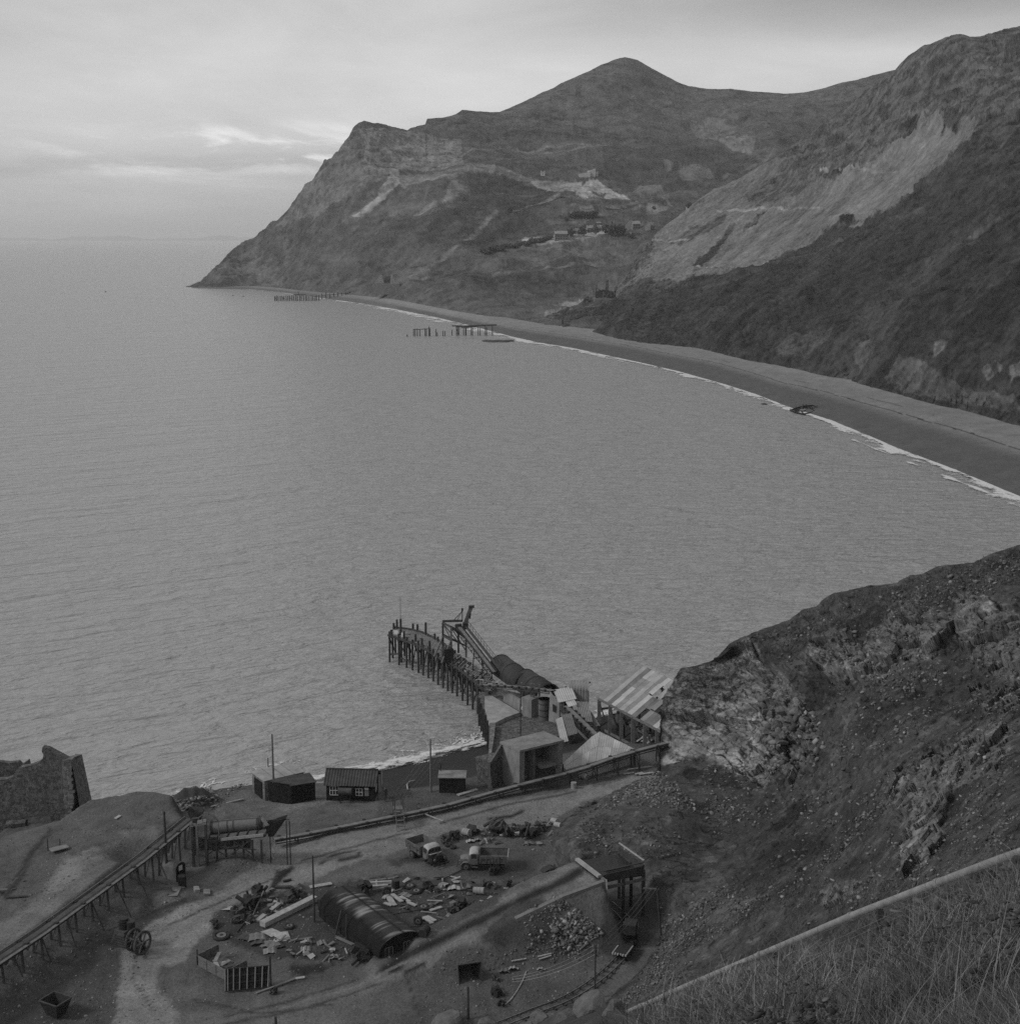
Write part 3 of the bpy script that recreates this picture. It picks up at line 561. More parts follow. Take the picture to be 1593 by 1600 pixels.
polyY = [
 ([(160, 1640), (170, 1540), (190, 1480), (240, 1435), (330, 1400), (400, 1350), (440, 1310), (640, 1275), (780, 1250), (950, 1225), (1030, 1205), (1030, 1215), (900, 1260), (850, 1290), (700, 1300), (620, 1330), (560, 1345), (470, 1380), (380, 1410), (320, 1440), (300, 1490), (260, 1500), (240, 1540), (290, 1590), (270, 1640)], .20, .95),
 ([(240, 1440), (330, 1405), (340, 1440), (310, 1470), (290, 1500), (230, 1510), (190, 1520), (200, 1480)], .235, .9),
 ([(270, 1590), (420, 1560), (560, 1530), (620, 1520), (560, 1600), (300, 1650)], .13, .9),
 ([(100, 1340), (180, 1320), (240, 1300), (255, 1310), (150, 1385), (30, 1470), (-40, 1510), (-80, 1500), (60, 1400)], .155, .9), ([(95, 1350), (150, 1322), (165, 1340), (110, 1380), (70, 1400)], .21, .8), ([(190, 1300), (240, 1290), (250, 1300), (200, 1312)], .20, .8),
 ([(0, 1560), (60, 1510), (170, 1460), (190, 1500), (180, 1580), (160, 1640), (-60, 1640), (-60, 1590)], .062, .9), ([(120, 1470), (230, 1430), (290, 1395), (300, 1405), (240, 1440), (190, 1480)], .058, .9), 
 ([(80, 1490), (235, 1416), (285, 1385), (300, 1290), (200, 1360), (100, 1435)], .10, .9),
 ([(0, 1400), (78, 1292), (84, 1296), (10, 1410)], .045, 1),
 ([(262, 1262), (272, 1232), (330, 1226), (345, 1250), (320, 1262), (285, 1270)], .045, .95), ([(235, 1400), (290, 1388), (296, 1404), (250, 1425)], .125, .9), ([(165, 1435), (225, 1415), (232, 1428), (180, 1452)], .12, .9),
 ([(395, 1215), (520, 1215), (600, 1240), (610, 1262), (470, 1285), (420, 1290), (330, 1270)], .13, .8), ([(425, 1258), (500, 1240), (520, 1255), (440, 1270)], .19, .8),
 ([(590, 1252), (760, 1214), (800, 1225), (640, 1275), (590, 1285)], .085, .8),
 ([(340, 1420), (480, 1385), (640, 1370), (800, 1385), (770, 1420), (650, 1470), (620, 1500), (540, 1500), (420, 1500), (330, 1460)], .05, .85),  # dirty debris soil, darkened further as painted contact shading round the scrap
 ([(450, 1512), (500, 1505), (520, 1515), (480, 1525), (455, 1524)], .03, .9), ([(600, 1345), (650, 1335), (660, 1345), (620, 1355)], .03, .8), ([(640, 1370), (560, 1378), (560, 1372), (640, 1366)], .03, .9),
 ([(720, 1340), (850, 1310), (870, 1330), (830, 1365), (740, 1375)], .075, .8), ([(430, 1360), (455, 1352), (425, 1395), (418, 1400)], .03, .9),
 ([(560, 1535), (760, 1422), (895, 1346), (915, 1350), (945, 1372), (800, 1440), (700, 1500), (620, 1535)], .145, .9),
 ([(770, 1440), (850, 1400), (870, 1440), (950, 1460), (940, 1490), (840, 1495), (780, 1485), (750, 1465)], .05, .9), ([(860, 1395), (944, 1375), (944, 1445), (880, 1430)], .11, .9),
 ([(700, 1480), (800, 1480), (950, 1470), (900, 1560), (700, 1620), (620, 1600)], .082, .8), ([(940, 1400), (1010, 1380), (1040, 1440), (990, 1510), (940, 1490)], .05, .9)]
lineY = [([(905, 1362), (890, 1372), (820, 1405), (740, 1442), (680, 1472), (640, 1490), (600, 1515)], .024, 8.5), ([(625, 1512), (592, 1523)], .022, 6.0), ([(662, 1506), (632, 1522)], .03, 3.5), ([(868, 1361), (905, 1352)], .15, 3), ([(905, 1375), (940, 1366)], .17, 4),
 ([(420, 1398), (440, 1368), (456, 1356)], .028, 4.5), ([(500, 1350), (520, 1338), (560, 1330), (562, 1338), (530, 1345)], .045, 3), ([(765, 1280), (800, 1275), (815, 1268)], .03, 3.0),
 ([(250, 1440), (330, 1405), (420, 1365)], .22, 1.5), ([(262, 1447), (342, 1411), (430, 1372)], .07, 1.6), ([(215, 1480), (205, 1530), (240, 1580)], .08, 1.8), ([(228, 1480), (220, 1530), (255, 1578)], .22, 1.8), ([(470, 1345), (560, 1322), (640, 1300)], .075, 1.6), ([(475, 1352), (570, 1328), (650, 1306)], .2, 1.5), ([(690, 1285), (800, 1255), (900, 1238)], .08, 2), ([(700, 1292), (810, 1261), (910, 1243)], .18, 1.6), ([(640, 1500), (560, 1540), (440, 1575)], .17, 2), ([(300, 1560), (400, 1585), (520, 1570)], .06, 2.0), ([(350, 1590), (450, 1565), (560, 1530)], .06, 2), ([(330, 1606), (480, 1575), (600, 1535)], .06, 2), ([(630, 1510), (645, 1560), (660, 1600)], .05, 2), ([(200, 1560), (215, 1590), (260, 1600)], .18, 5), ([(170, 1475), (235, 1455)], .045, 3), ([(240, 1425), (290, 1405)], .04, 4)]
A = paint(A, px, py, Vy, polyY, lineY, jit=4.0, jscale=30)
tr = np.array([1, 0, 0]); q = Vy@np.array([[.15, .9, 0], [.95, -.12, 0], [0, 0, .2]])
A = A*(1+.38*fbm(Vy, 8, 5, .6, 3.)+.22*fbm(Vy, 1.1, 4, .7, 8.)+.34*fbm(q, 2.0, 4, .65, 4.))
beach_m = sstep(1, -2, de); beach_r = beach_m*sstep(560, 600, px)
A = A*(1-beach_r)+beach_r*.038*(1+.15*fbm(Vy, 1, 3)); A = np.where((de < 0) & (px < 560), A*.75, A)
M_YARD = mat('yard_ground', attr=True, var=0.3, scale=3.5, rough=.97, bump=.8, bscale=3.5, dist=.2, spec=.1)
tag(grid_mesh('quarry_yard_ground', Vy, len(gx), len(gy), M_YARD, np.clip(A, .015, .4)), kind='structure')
# ---- surf in the cove
cove = lerpc([(440, 1222), (500, 1219), (545, 1209), (600, 1200), (640, 1191), (670, 1182), (710, 1173), (757, 1161)])
surf('cove_surf', 'white surf washing up the small dark beach beside the quay', np.linspace(478, 757, 700), cove, 0.05, [(440, 1.0), (500, 1.6), (600, 2.6), (757, 1.9)], .0, 5.0, nt=70, thr=.22, scl=.42)
cove2 = lerpc([(560, 1203), (600, 1192), (640, 1178), (680, 1166), (757, 1146)])
def lace(name, label, pxs, linef, z, wd0, seed, nt, thr, scl):
    P = PZ(pxs, linef(pxs), z); n = np.array([0.0, 1.0, 0.0]); u = np.linspace(-1, 1, nt); wd = np.interp(pxs, *zip(*wd0))
    V = (P[:, None]+n*(u[None, :, None]*wd[:, None, None])).reshape(-1, 3); U = np.tile(u, len(pxs))
    r = np.abs(fbm(V*np.array([1, .6, 0]), scl, 4, .6, seed)); g = fbm(V*np.array([1, 1, 0]), scl*3, 3, .5, seed+3)
    al = np.clip((thr*(1-U**2)*(0.6+1.2*np.clip(g+.35, 0, 1))-r)/thr*1.6, 0, 1); keep = (al > .01).reshape(len(pxs), nt); mk = keep[:-1, :-1] | keep[1:, 1:]
    V[:, 2] = z+.1+.03*r
    return tag(grid_mesh(name, V, len(pxs), nt, FOAM, al, mask=mk), label, 'foam', kind='stuff')
lace('foam_lace', 'lacy foam spreading on the water off the dark cove beach', np.linspace(575, 757, 620), cove2, .03, [(575, 2.5), (640, 5.5), (757, 5)], 3., 150, .075, 1.6)
lace('shore_foam', 'thin foam streaks on the water below the yard bank', np.linspace(180, 470, 620), lerpc([(180, 1252), (262, 1246), (330, 1224), (400, 1205), (470, 1195)]), .03, [(180, 1.5), (330, 2.5), (470, 3)], 6., 60, .05, 1.5)
lace('shed_foam', 'white foam on the rocks seen between the shed posts', np.linspace(905, 1020, 300), lerpc([(905, 1125), (960, 1115), (1020, 1108)]), .03, [(905, 3), (1020, 6)], 9., 100, .16, 1.8)

# ================================================================== QUARRY FACE (scree slope and crags on the right)
skyE = lerpc([(800, 1235), (850, 1230), (900, 1222), (960, 1218), (1010, 1214), (1026, 1205), (1030, 1180), (1029, 1150), (1034, 1115), (1042, 1085), (1055, 1058), (1064, 1045), (1085, 1042), (1105, 1036), (1122, 1028), (1140, 1008), (1165, 996), (1190, 986), (1212, 978), (1232, 972), (1244, 962), (1255, 953), (1275, 950), (1290, 936), (1300, 930), (1330, 924),
    (1360, 917), (1400, 913), (1422, 900), (1440, 899), (1462, 888), (1490, 883), (1520, 880), (1545, 866), (1570, 857), (1600, 848), (1660, 820), (1800, 760)])
botE = lerpc([(800, 1345), (860, 1500), (900, 1665), (1000, 1640), (1200, 1570), (1593, 1440), (1800, 1380)])
dE = depth_field([(850, 1232, None, 3.5), (900, 1224, None, 4), (960, 1220, None, 5), (1028, 1200, None, 6.2), (1015, 1216, None, 6), (960, 1236, None, 6), (905, 1266, None, 6), (872, 1292, None, 6), (868, 1330, None, 6.3), (900, 1340, None, 8), (1000, 1385, None, 6.3), (1035, 1430, None, 6), (1030, 1480, None, 6), (990, 1525, None, 6), (945, 1570, None, 6), (890, 1625, None, 6),
    (960, 1400, None, 4.6), (960, 1470, None, 3.5), (900, 1400, None, 3.5), (900, 1500, None, 3), (830, 1300, None, 4.2), (830, 1260, None, 3.5), (860, 1400, None, 3), (860, 1600, None, 2), (820, 1450, None, 2),
    (1032, 1140, 179.5), (1060, 1050, 181), (1105, 1037, 181.5), (1190, 987, 182), (1255, 954, 180), (1330, 925, 176), (1422, 901, 172), (1520, 881, 168), (1600, 850, 166), (1800, 760, 160),
    (1100, 1120, 179), (1080, 1190, 174), (1180, 1100, 176), (1200, 1200, 166), (1150, 1250, 160), (1050, 1260, None, 8), (1000, 1290, None, 9), (1100, 1330, 148), (960, 1300, None, 7.3), (1060, 1380, None, 9),
    (1300, 1030, 168), (1300, 1120, 160), (1300, 1220, 145), (1300, 1320, 124), (1200, 1400, 120), (1100, 1450, None, 11), (1060, 1520, None, 12), (1000, 1600, None, 12), (1150, 1540, 98),
    (1420, 990, 158), (1420, 1080, 148), (1400, 1180, 128), (1400, 1280, 105), (1350, 1400, 88), (1300, 1480, 84), (1520, 980, 152), (1520, 1080, 136), (1520, 1180, 104), (1500, 1280, 84), (1450, 1380, 72), (1593, 1000, 142), (1593, 1100, 118), (1593, 1200, 86), (1593, 1330, 62), (1593, 1420, 54), (1800, 1000, 130), (1800, 1300, 60)], 2e-4)
rockE = [([(1028, 1195), (1035, 1110), (1042, 1070), (1064, 1045), (1120, 1035), (1175, 1005), (1195, 1040), (1185, 1090), (1200, 1130), (1220, 1190), (1195, 1235), (1150, 1205), (1100, 1185), (1050, 1195)], .165, 1), ([(1170, 1060), (1210, 1050), (1250, 1090), (1270, 1140), (1262, 1200), (1235, 1230), (1215, 1190), (1190, 1110)], .12, .9),
 ([(1265, 1000), (1310, 985), (1345, 1000), (1380, 970), (1430, 950), (1480, 960), (1500, 985), (1450, 1030), (1400, 1035), (1360, 1060), (1300, 1070), (1262, 1030)], .11, .9), ([(1490, 945), (1540, 940), (1600, 960), (1620, 1060), (1560, 1060), (1500, 1010)], .105, .9),
 ([(1395, 1210), (1430, 1180), (1480, 1165), (1560, 1130), (1593, 1150), (1560, 1200), (1490, 1230), (1460, 1290), (1430, 1345), (1400, 1340), (1420, 1280), (1380, 1260)], .10, .9), ([(1285, 1400), (1330, 1380), (1345, 1385), (1320, 1410), (1290, 1425)], .15, .9), ([(1410, 1330), (1440, 1285), (1465, 1290), (1475, 1320), (1445, 1350), (1412, 1372)], .18, .9), ([(1510, 1080), (1593, 1060), (1593, 1110), (1540, 1115)], .07, .8)]
otherE = [([(1100, 1200), (1200, 1235), (1300, 1080), (1400, 1050), (1500, 1040), (1593, 1080), (1500, 1130), (1400, 1180), (1370, 1260), (1250, 1330), (1150, 1320), (1080, 1260)], .058, .9), ([(1350, 1080), (1500, 1045), (1600, 1090), (1520, 1125), (1440, 1120), (1390, 1175), (1340, 1150)], .035, .8), ([(1100, 1300), (1350, 1260), (1400, 1300), (1330, 1380), (1200, 1420), (1120, 1380)], .045, .7),
 ([(1200, 1330), (1290, 1300), (1300, 1330), (1200, 1375), (1130, 1400)], .03, .8), ([(870, 1290), (1030, 1200), (1090, 1260), (1060, 1340), (1010, 1385), (950, 1345), (860, 1340)], .078, .9), ([(1010, 1400), (1120, 1360), (1160, 1420), (1120, 1490), (980, 1600), (930, 1620), (1040, 1480)], .09, .9), ([(1000, 1520), (1060, 1480), (1130, 1470), (1130, 1500), (1060, 1545), (960, 1600)], .07, .8)]
def dispE(V, x, y, T):
    k = sstep(0, .03, T)*.7+.3; n = len(x)
    rk = np.zeros(n)
    jx = fbm(V, 9, 3, .5, 1.)*14
    for pl, _, _ in rockE: rk = np.maximum(rk, inpoly(x+jx, y+jx, pl).astype(float))
    toe = sstep(6.6, 10, V[:, 2]); BED = np.array([[.55, .1, .0], [-.1, .6, .2], [1.1, .5, 1.0]])
    c1, v1 = cells(V@BED, 3.4, .3); c2, v2 = cells(V@BED, 1.25, 4.4)
    D = np.zeros_like(V)
    sp = sstep(1250, 1180, x+(y-1100)*.3); blk = (v1*1.7+v2*.6)*(1-.25*sp)+fbm(V, 5, 5, .6, 5., True)*(1.4-.8*sp)+fbm(V@BED, .9, 3, .6, 9.)*.35
    soft = fbm(V, 16, 5, .5, 9.)*2.4+fbm(V, 3, 4, .6, 3., True)*.55+np.where(v2 > .45, .32, 0)
    near = np.clip(V[:, 1]/150, .35, 1); 
    h = (rk*blk+(1-rk)*soft)*k*toe*near
    D[:, 1] = -h*.55; D[:, 0] = -h*.35; D[:, 2] = h*.62+(1-toe)*fbm(V, 1.2, 4, .6, 2.)*.15
    return D
def albE(V, x, y, T):
    A = np.full(x.shape, .062); A = paint(A, x, y, V, otherE+rockE, [], jit=6, jscale=40)
    s = V@np.array([[.6, .1, 0], [-.1, .6, .1], [1.2, .6, 1.0]])
    c1, v1 = cells(s, 1.25, 4.4)
    A = A*(1+.30*fbm(V, 12, 5, .6, 2.)+.35*fbm(V, 1.1, 5, .7, 6.)+.25*fbm(V@np.array([[.3, 0, 0], [0, .3, 0], [1.5, 1, 1.0]]), 2.2, 4, .6, 2.)+.22*v1)
    A = A*(1+.55*fbm(np.stack([x*.55+y*.83, (x*.83-y*.55)*.16, x*0], 1), 15, 5, .65, 23.)); A = np.where(fbm(V, 1.6, 3, .6, 83.) > .33, A*1.5, A)
    crack = np.abs(fbm(s, 3.5, 4, .6, 3.)); A = np.where(crack < .02, A*.4, A)
    A += .11*sstep(.42, .7, fbm(V, 2.4, 5, .75, 31.))
    rkm = np.zeros(len(x))
    for pl, _, _ in rockE: rkm = np.maximum(rkm, inpoly(x+fbm(V, 5, 4, .6, 6.)*16, y+fbm(V, 5, 4, .6, 16.)*16, pl).astype(float))
    A = np.where((fbm(V, 7, 4, .6, 12.) > .28) & (y < 1300) & (rkm < .5), A*.55, A)
    st = fbm(V@np.array([[.5, .1, .2], [-.1, .25, .1], [1.6, .9, 1.2]]), 1.7, 5, .68, 71., True); A = A*(1+rkm*(.6*st+.08)); A = np.where((rkm > .5) & (np.abs(fbm(V, 4.5, 5, .62, 33.)) < .028), A*.35, A)
    return np.clip(A, .012, .36)
M_CRAG = mat('quarry_rock', attr=True, var=0.35, scale=1.4, rough=.97, bump=.9, bscale=3.0, dist=.25, spec=.15)
ROCKO = patch('quarry_hillside', 800, 1800, 800, 640, skyE, botE, dE, dispE, albE, M_CRAG, back=(16, 1.6, 1.1), foot=6, mid=lerpc([(800, 1262), (1000, 1246), (1060, 1240), (1130, 1215), (1250, 1170), (1500, 1110), (1800, 1040)])); ROCKO['kind'] = 'structure'
# ================================================================== FOREGROUND BANK
skyF = lerpc([(600, 1740), (760, 1660), (830, 1620), (860, 1600), (905, 1576), (925, 1572), (950, 1590), (1000, 1592), (1050, 1578), (1090, 1560), (1130, 1538), (1180, 1520), (1230, 1514), (1290, 1509), (1330, 1506), (1380, 1496), (1420, 1478), (1470, 1450), (1500, 1440), (1540, 1420), (1593, 1395), (1700, 1345), (1800, 1290)])
dF = depth_field([(760, 1640, 52), (860, 1592, 48), (950, 1568, 46), (1050, 1560, 40), (1130, 1508, 38), (1230, 1502, 32), (1330, 1496, 28), (1420, 1450, 24), (1500, 1430, 21), (1593, 1392, 19), (1800, 1290, 15), (900, 1640, 38), (1000, 1620, 28), (1100, 1600, 20), (1300, 1600, 13), (1450, 1600, 9.5), (1593, 1600, 7.5), (1593, 1480, 12), (1450, 1500, 15.5), (1250, 1540, 21), (1800, 1600, 6), (1600, 1900, 3.6), (1200, 1900, 6.5), (800, 1900, 13), (600, 1760, 36)])
def dispF(V, x, y, T):
    D = np.zeros_like(V); D[:, 2] = fbm(V, 4, 5, .55, 3.)*.35*(V[:, 1]/25)+fbm(V, .8, 3, .6, 4.)*.06; return D
def albF(V, x, y, T):
    A = .045*(1+.5*fbm(V, 2, 5, .6, 3.)); return np.clip(A, .01, .2)
M_BANK = mat('turf_bank', attr=True, var=.4, scale=3, rough=1, bump=.8, bscale=8, dist=.08)
FB = patch('foreground_bank', 600, 1800, 300, 160, skyF, lambda x: np.full(np.shape(x), 1900.0), dF, dispF, albF, M_BANK, back=(14, .7, 1.3), foot=3); FB['kind'] = 'structure'
# ================================================================== ROCKS, RUBBLE, GRASS
rng = np.random.default_rng(4); random.seed(4)
ico_v, ico_f = None, None
def ico():
    t = (1+5**.5)/2; v = np.array([(-1, t, 0), (1, t, 0), (-1, -t, 0), (1, -t, 0), (0, -1, t), (0, 1, t), (0, -1, -t), (0, 1, -t), (t, 0, -1), (t, 0, 1), (-t, 0, -1), (-t, 0, 1)], float)
    f = [(0, 11, 5), (0, 5, 1), (0, 1, 7), (0, 7, 10), (0, 10, 11), (1, 5, 9), (5, 11, 4), (11, 10, 2), (10, 7, 6), (7, 1, 8), (3, 9, 4), (3, 4, 2), (3, 2, 6), (3, 6, 8), (3, 8, 9), (4, 9, 5), (2, 4, 11), (6, 2, 10), (8, 6, 7), (9, 8, 1)]
    return v/np.linalg.norm(v[0]), np.array(f)
ico_v, ico_f = ico()
def subdiv(v, f):
    v = list(map(tuple, v)); e = {}; g = []
    def mid(a, b):
        k = (min(a, b), max(a, b))
        if k not in e:
            m = np.array(v[a])+np.array(v[b]); m /= np.linalg.norm(m); v.append(tuple(m)); e[k] = len(v)-1
        return e[k]
    for a, b, c in f: ab, bc, ca = mid(a, b), mid(b, c), mid(c, a); g += [(a, ab, ca), (b, bc, ab), (c, ca, bc), (ab, bc, ca)]
    return np.array(v), np.array(g)
ico2_v, ico2_f = subdiv(ico_v, ico_f); ico3_v, ico3_f = subdiv(ico2_v, ico2_f)
def rockshape(seed, base=None, cuts=9):
    """a ball chopped by random planes: flat broken facets with real edges"""
    r = np.random.default_rng(seed); v = (base if base is not None else ico2_v).copy()
    for _ in range(cuts):
        n = r.normal(size=3); n /= np.linalg.norm(n); d = r.uniform(.45, .8); h = v@n; v = v-np.where(h > d, h-d, 0)[:, None]*n
    return v*r.uniform(.6, 1.25, 3)
def angular(seed, base):
    r = np.random.default_rng(seed+50); v = base*r.uniform(.62, 1.25, (len(base), 1)); v = v+r.normal(size=v.shape)*.12
    return v*np.array([r.uniform(.8, 1.5), r.uniform(.6, 1.0), r.uniform(.35, .75)])
def rotm(n):
    a = rng.normal(size=(n, 4)); a /= np.linalg.norm(a, axis=1)[:, None]; w_, x, y, z = a.T
    return np.stack([1-2*(y*y+z*z), 2*(x*y-z*w_), 2*(x*z+y*w_), 2*(x*y+z*w_), 1-2*(x*x+z*z), 2*(y*z-x*w_), 2*(x*z-y*w_), 2*(y*z+x*w_), 1-2*(x*x+y*y)], -1).reshape(n, 3, 3)
def scatter(name, P, S, m, A, base=(ico_v, ico_f), label=None, nvar=10, flat=.75):
    n = len(P); Rm = rotm(n); var = [angular(k, base[0]) for k in range(nvar)]; idx = rng.integers(0, nvar, n); v = np.stack(var)[idx]
    V = np.einsum('nij,nkj->nki', Rm, v)*S[:, None, None]; V[:, :, 2] *= flat; V += P[:, None]
    F = base[1][None]+np.arange(n)[:, None, None]*len(base[0])
    return tag(soup(name, V.reshape(-1, 3), F.reshape(-1, 3), m, np.repeat(A, len(base[0]))), label, 'rubble', kind='stuff')
M_STONE = mat('broken_stone', attr=True, var=.3, scale=2, rough=.95, bump=.5, bscale=6, dist=.05)
mev = np.zeros(len(ROCKO.data.vertices)*3, np.float32); ROCKO.data.vertices.foreach_get('co', mev); mev = mev.reshape(-1, 3)
epx, epy = proj(mev); vis = (epy > skyE(epx)+3) & (mev[:, 2] > 4.5)
zones = [([(905, 1275), (1030, 1205), (1090, 1260), (1060, 1340), (1010, 1385), (950, 1345), (900, 1335)], 4200, .07, .32), ([(1000, 1440), (1120, 1360), (1180, 1420), (1130, 1490), (1000, 1590), (930, 1620), (1040, 1480)], 5500, .06, .26),
    ([(1100, 1200), (1300, 1080), (1400, 1050), (1593, 1050), (1593, 1330), (1250, 1450), (1080, 1400)], 8500, .06, .34), ([(1180, 1000), (1400, 920), (1593, 860), (1593, 1050), (1280, 1080)], 2400, .08, .36), ([(1190, 1090), (1260, 1090), (1290, 1160), (1260, 1240), (1210, 1190)], 320, .3, .85)]
Ps = []; Ss = []
for poly, n, s0, s1 in zones:
    c = np.where(vis & inpoly(epx, epy, poly))[0]; w_ = np.clip(fbm(mev[c], 9, 4, .6, 2.)+.35, .02, 1)**2; w_ /= w_.sum()
    k = rng.choice(c, n, p=w_); Ps.append(mev[k]+rng.normal(size=(n, 3))*.25*np.array([1, 1, .1])); Ss.append(s0+(s1-s0)*rng.random(n)**5)
Ps = np.concatenate(Ps); Ss = np.concatenate(Ss)*np.clip(Ps[:, 1]/150, .35, 1.1)

scatter('scree_rubble', Ps, Ss, M_STONE, np.clip(.115*np.exp(rng.normal(size=len(Ps))*.42), .035, .26), label='loose broken stone strewn over the quarry slope')
# yard gravel and stones
P2 = []; S2 = []
for poly, n, s0, s1 in [([(860, 1402), (900, 1398), (935, 1440), (940, 1460), (905, 1482), (862, 1480)], 800, .10, .36), ([(820, 1420), (870, 1400), (945, 1450), (900, 1500), (820, 1490)], 500, .05, .25), ([(700, 1480), (940, 1480), (900, 1590), (640, 1600)], 900, .04, .16), ([(340, 1430), (480, 1385), (800, 1385), (770, 1420), (620, 1500), (360, 1500)], 900, .04, .2), ([(20, 1500), (300, 1380), (160, 1600), (0, 1600)], 500, .04, .2),
    ([(610, 1260), (880, 1200), (880, 1330), (640, 1340)], 500, .04, .16), ([(265, 1240), (330, 1228), (345, 1250), (285, 1268)], 700, .10, .36), ([(330, 1240), (400, 1215), (330, 1270)], 250, .06, .25), ([(310, 1335), (440, 1330), (400, 1365), (330, 1365)], 400, .05, .14), ([(120, 1290), (250, 1290), (60, 1420), (0, 1430)], 400, .04, .16), ([(790, 1290), (870, 1270), (880, 1330), (830, 1330)], 200, .05, .22)]:
    xs = []; 
    while len(xs) < n:
        a, b = np.array(poly).min(0), np.array(poly).max(0); q = rng.uniform(a, b, (n, 2)); q = q[inpoly(q[:, 0], q[:, 1], poly)]; xs += list(q)
    q = np.array(xs[:n]); z = np.full(n, 6.0)
    for _ in range(12): p = PZ(q[:, 0], q[:, 1], z) if False else np.stack([*(lambda r_: (r_[0]*(z-CZ)/r_[2], r_[1]*(z-CZ)/r_[2], z))(ray(q[:, 0], q[:, 1]))], -1); z = z+(yard_h(p[:, 0], p[:, 1])-z)*.6
    P2.append(p); S2.append(s0+(s1-s0)*rng.random(n)**3)
P2 = np.concatenate(P2); S2 = np.concatenate(S2)
q = rng.uniform([0, 1240], [960, 1640], (15000, 2)); z = np.full(len(q), 6.0)
for _ in range(10): rx, ry_, rz_ = ray(q[:, 0], q[:, 1]); p = np.stack([rx*(z-CZ)/rz_, ry_*(z-CZ)/rz_, z], -1); z = z+(yard_h(p[:, 0], p[:, 1])-z)*.6
kk_ = (fbm(p, 6, 4, .6, 8.)+.25 > rng.random(len(p))*.8) & (sdist(p[:, 0], p[:, 1], EDGE, FAR_) > -1); P2 = np.concatenate([P2, p[kk_]]); S2 = np.concatenate([S2, .025+.10*rng.random(kk_.sum())**3])
scatter('yard_rubble', P2, S2, M_STONE, np.clip(.13*np.exp(rng.normal(size=len(P2))*.4), .04, .33), label='small stones and rubble scattered over the quarry yard')
# ---- individual boulders
BOULD = []
for k in range(7):
    v = rockshape(100+k, ico3_v, 16); v = v+np.stack([fbm(v, .5, 3, .6, k*3.)]*3, -1)*.06
    me = bpy.data.meshes.new('boulder'); me.from_pydata(v.tolist(), [], ico3_f.tolist()); me.materials.append(mat('boulder_stone', .115, .4, 1.8, rough=.97, bump=.9, bscale=4, dist=.15)); BOULD.append(me)
def boulder(p, s, label, group=None, sq=(1, 1, .75), k=None, name='boulder'):
    o = bpy.data.objects.new(name, BOULD[k if k is not None else random.randrange(7)]); COL.objects.link(o)
    o.location = p; o.scale = [s*a for a in sq]; o.rotation_euler = (random.uniform(-.4, .4), random.uniform(-.4, .4), random.uniform(0, 6.28))
    return tag(o, label, 'boulder', group)
def epoint(px, py):
    d = (epx-px)**2+(epy-py)**2; d[~vis] = 9e9; return Vector(mev[int(np.argmin(d))].tolist())
for poly, n, s0, s1, lab, grp in [([(1100, 1180), (1250, 1080), (1450, 1050), (1560, 1120), (1400, 1300), (1150, 1400)], 46, .3, .62, 'grey broken boulder lying loose on the steep scree slope', 'boulders on the scree slope'),
    ([(880, 1290), (1020, 1215), (1050, 1290), (1000, 1350), (900, 1320)], 26, .25, .5, 'pale angular boulder at the foot of the scree above the trucks', 'boulders at the scree foot'),
    ([(1190, 1100), (1245, 1100), (1275, 1160), (1250, 1220), (1215, 1180)], 22, .7, 1.35, 'large squared block fallen in the gully beside the pale rock spur', 'fallen blocks in the gully')]:
    a, b = np.array(poly).min(0), np.array(poly).max(0); c = 0
    while c < n:
        x_, y_ = rng.uniform(a, b)
        if inpoly(np.array([x_]), np.array([y_]), poly)[0]: e_ = epoint(x_, y_); boulder(e_, (s0+(s1-s0)*random.random()**2.5)*min(1, max(.45, e_.y/150)), lab, grp); c += 1
for x_, y_, s_ in ((913, 1262, .62), (925, 1256, .85), (938, 1262, .5), (960, 1240, .5), (950, 1248, .45), (902, 1268, .55), (968, 1243, .45), (918, 1270, .4)): boulder(ground(x_, y_)+Vector((0, 0, .15)), s_, 'rounded pale boulder in the row along the yard edge below the rock spur', 'boulders edging the yard')
# ---- foreground rocks on the bank
fv = np.zeros(len(FB.data.vertices)*3, np.float32); FB.data.vertices.foreach_get('co', fv); fv = fv.reshape(-1, 3); fpx, fpy = proj(fv); fvis = (fpy > skyF(fpx)+1) & (fpy < 1700)
def fpoint(px, py):
    d = (fpx-px)**2+(fpy-py)**2; d[~fvis] = 9e9; return Vector(fv[int(np.argmin(d))].tolist())
for x_, y_, s_, sq, lab in ((925, 1580, 1.05, (1.3, .8, .8), 'broad pale rock at the lower edge between railway and pipe'), (878, 1592, .6, (1, 1, .8), 'smaller pale rock left of the broad one near the railway'), (962, 1588, .7, (1.1, 1, .9), 'low grey rock touching the lower end of the pipe'), (1060, 1560, .55, (1.5, 1, .6), 'flat slab of rock in grass just below the pipe'),
    (1150, 1504, .5, (1.6, 1, .6), 'dark rock ledge poking out of grass under the pipe'), (1207, 1512, .5, (1.5, .9, .7), 'light grey rock in the turf edge under the middle of the pipe'), (1255, 1506, .36, (1.5, 1, .6), 'small white-topped rock in the turf edge'), (1300, 1508, .42, (1.6, 1, .7), 'grey rock beside a bent dry stem on the turf edge'), (1360, 1490, .55, (1.2, 1, .8), 'dark pyramid-shaped rock at the right of the turf-edge rocks'), (1290, 1572, .18, (1.8, 1, .6), 'small flat rock half buried in the foreground grass')):
    boulder(fpoint(x_, y_)+Vector((0, 0, .05)), s_, lab, sq=sq, name='rock')
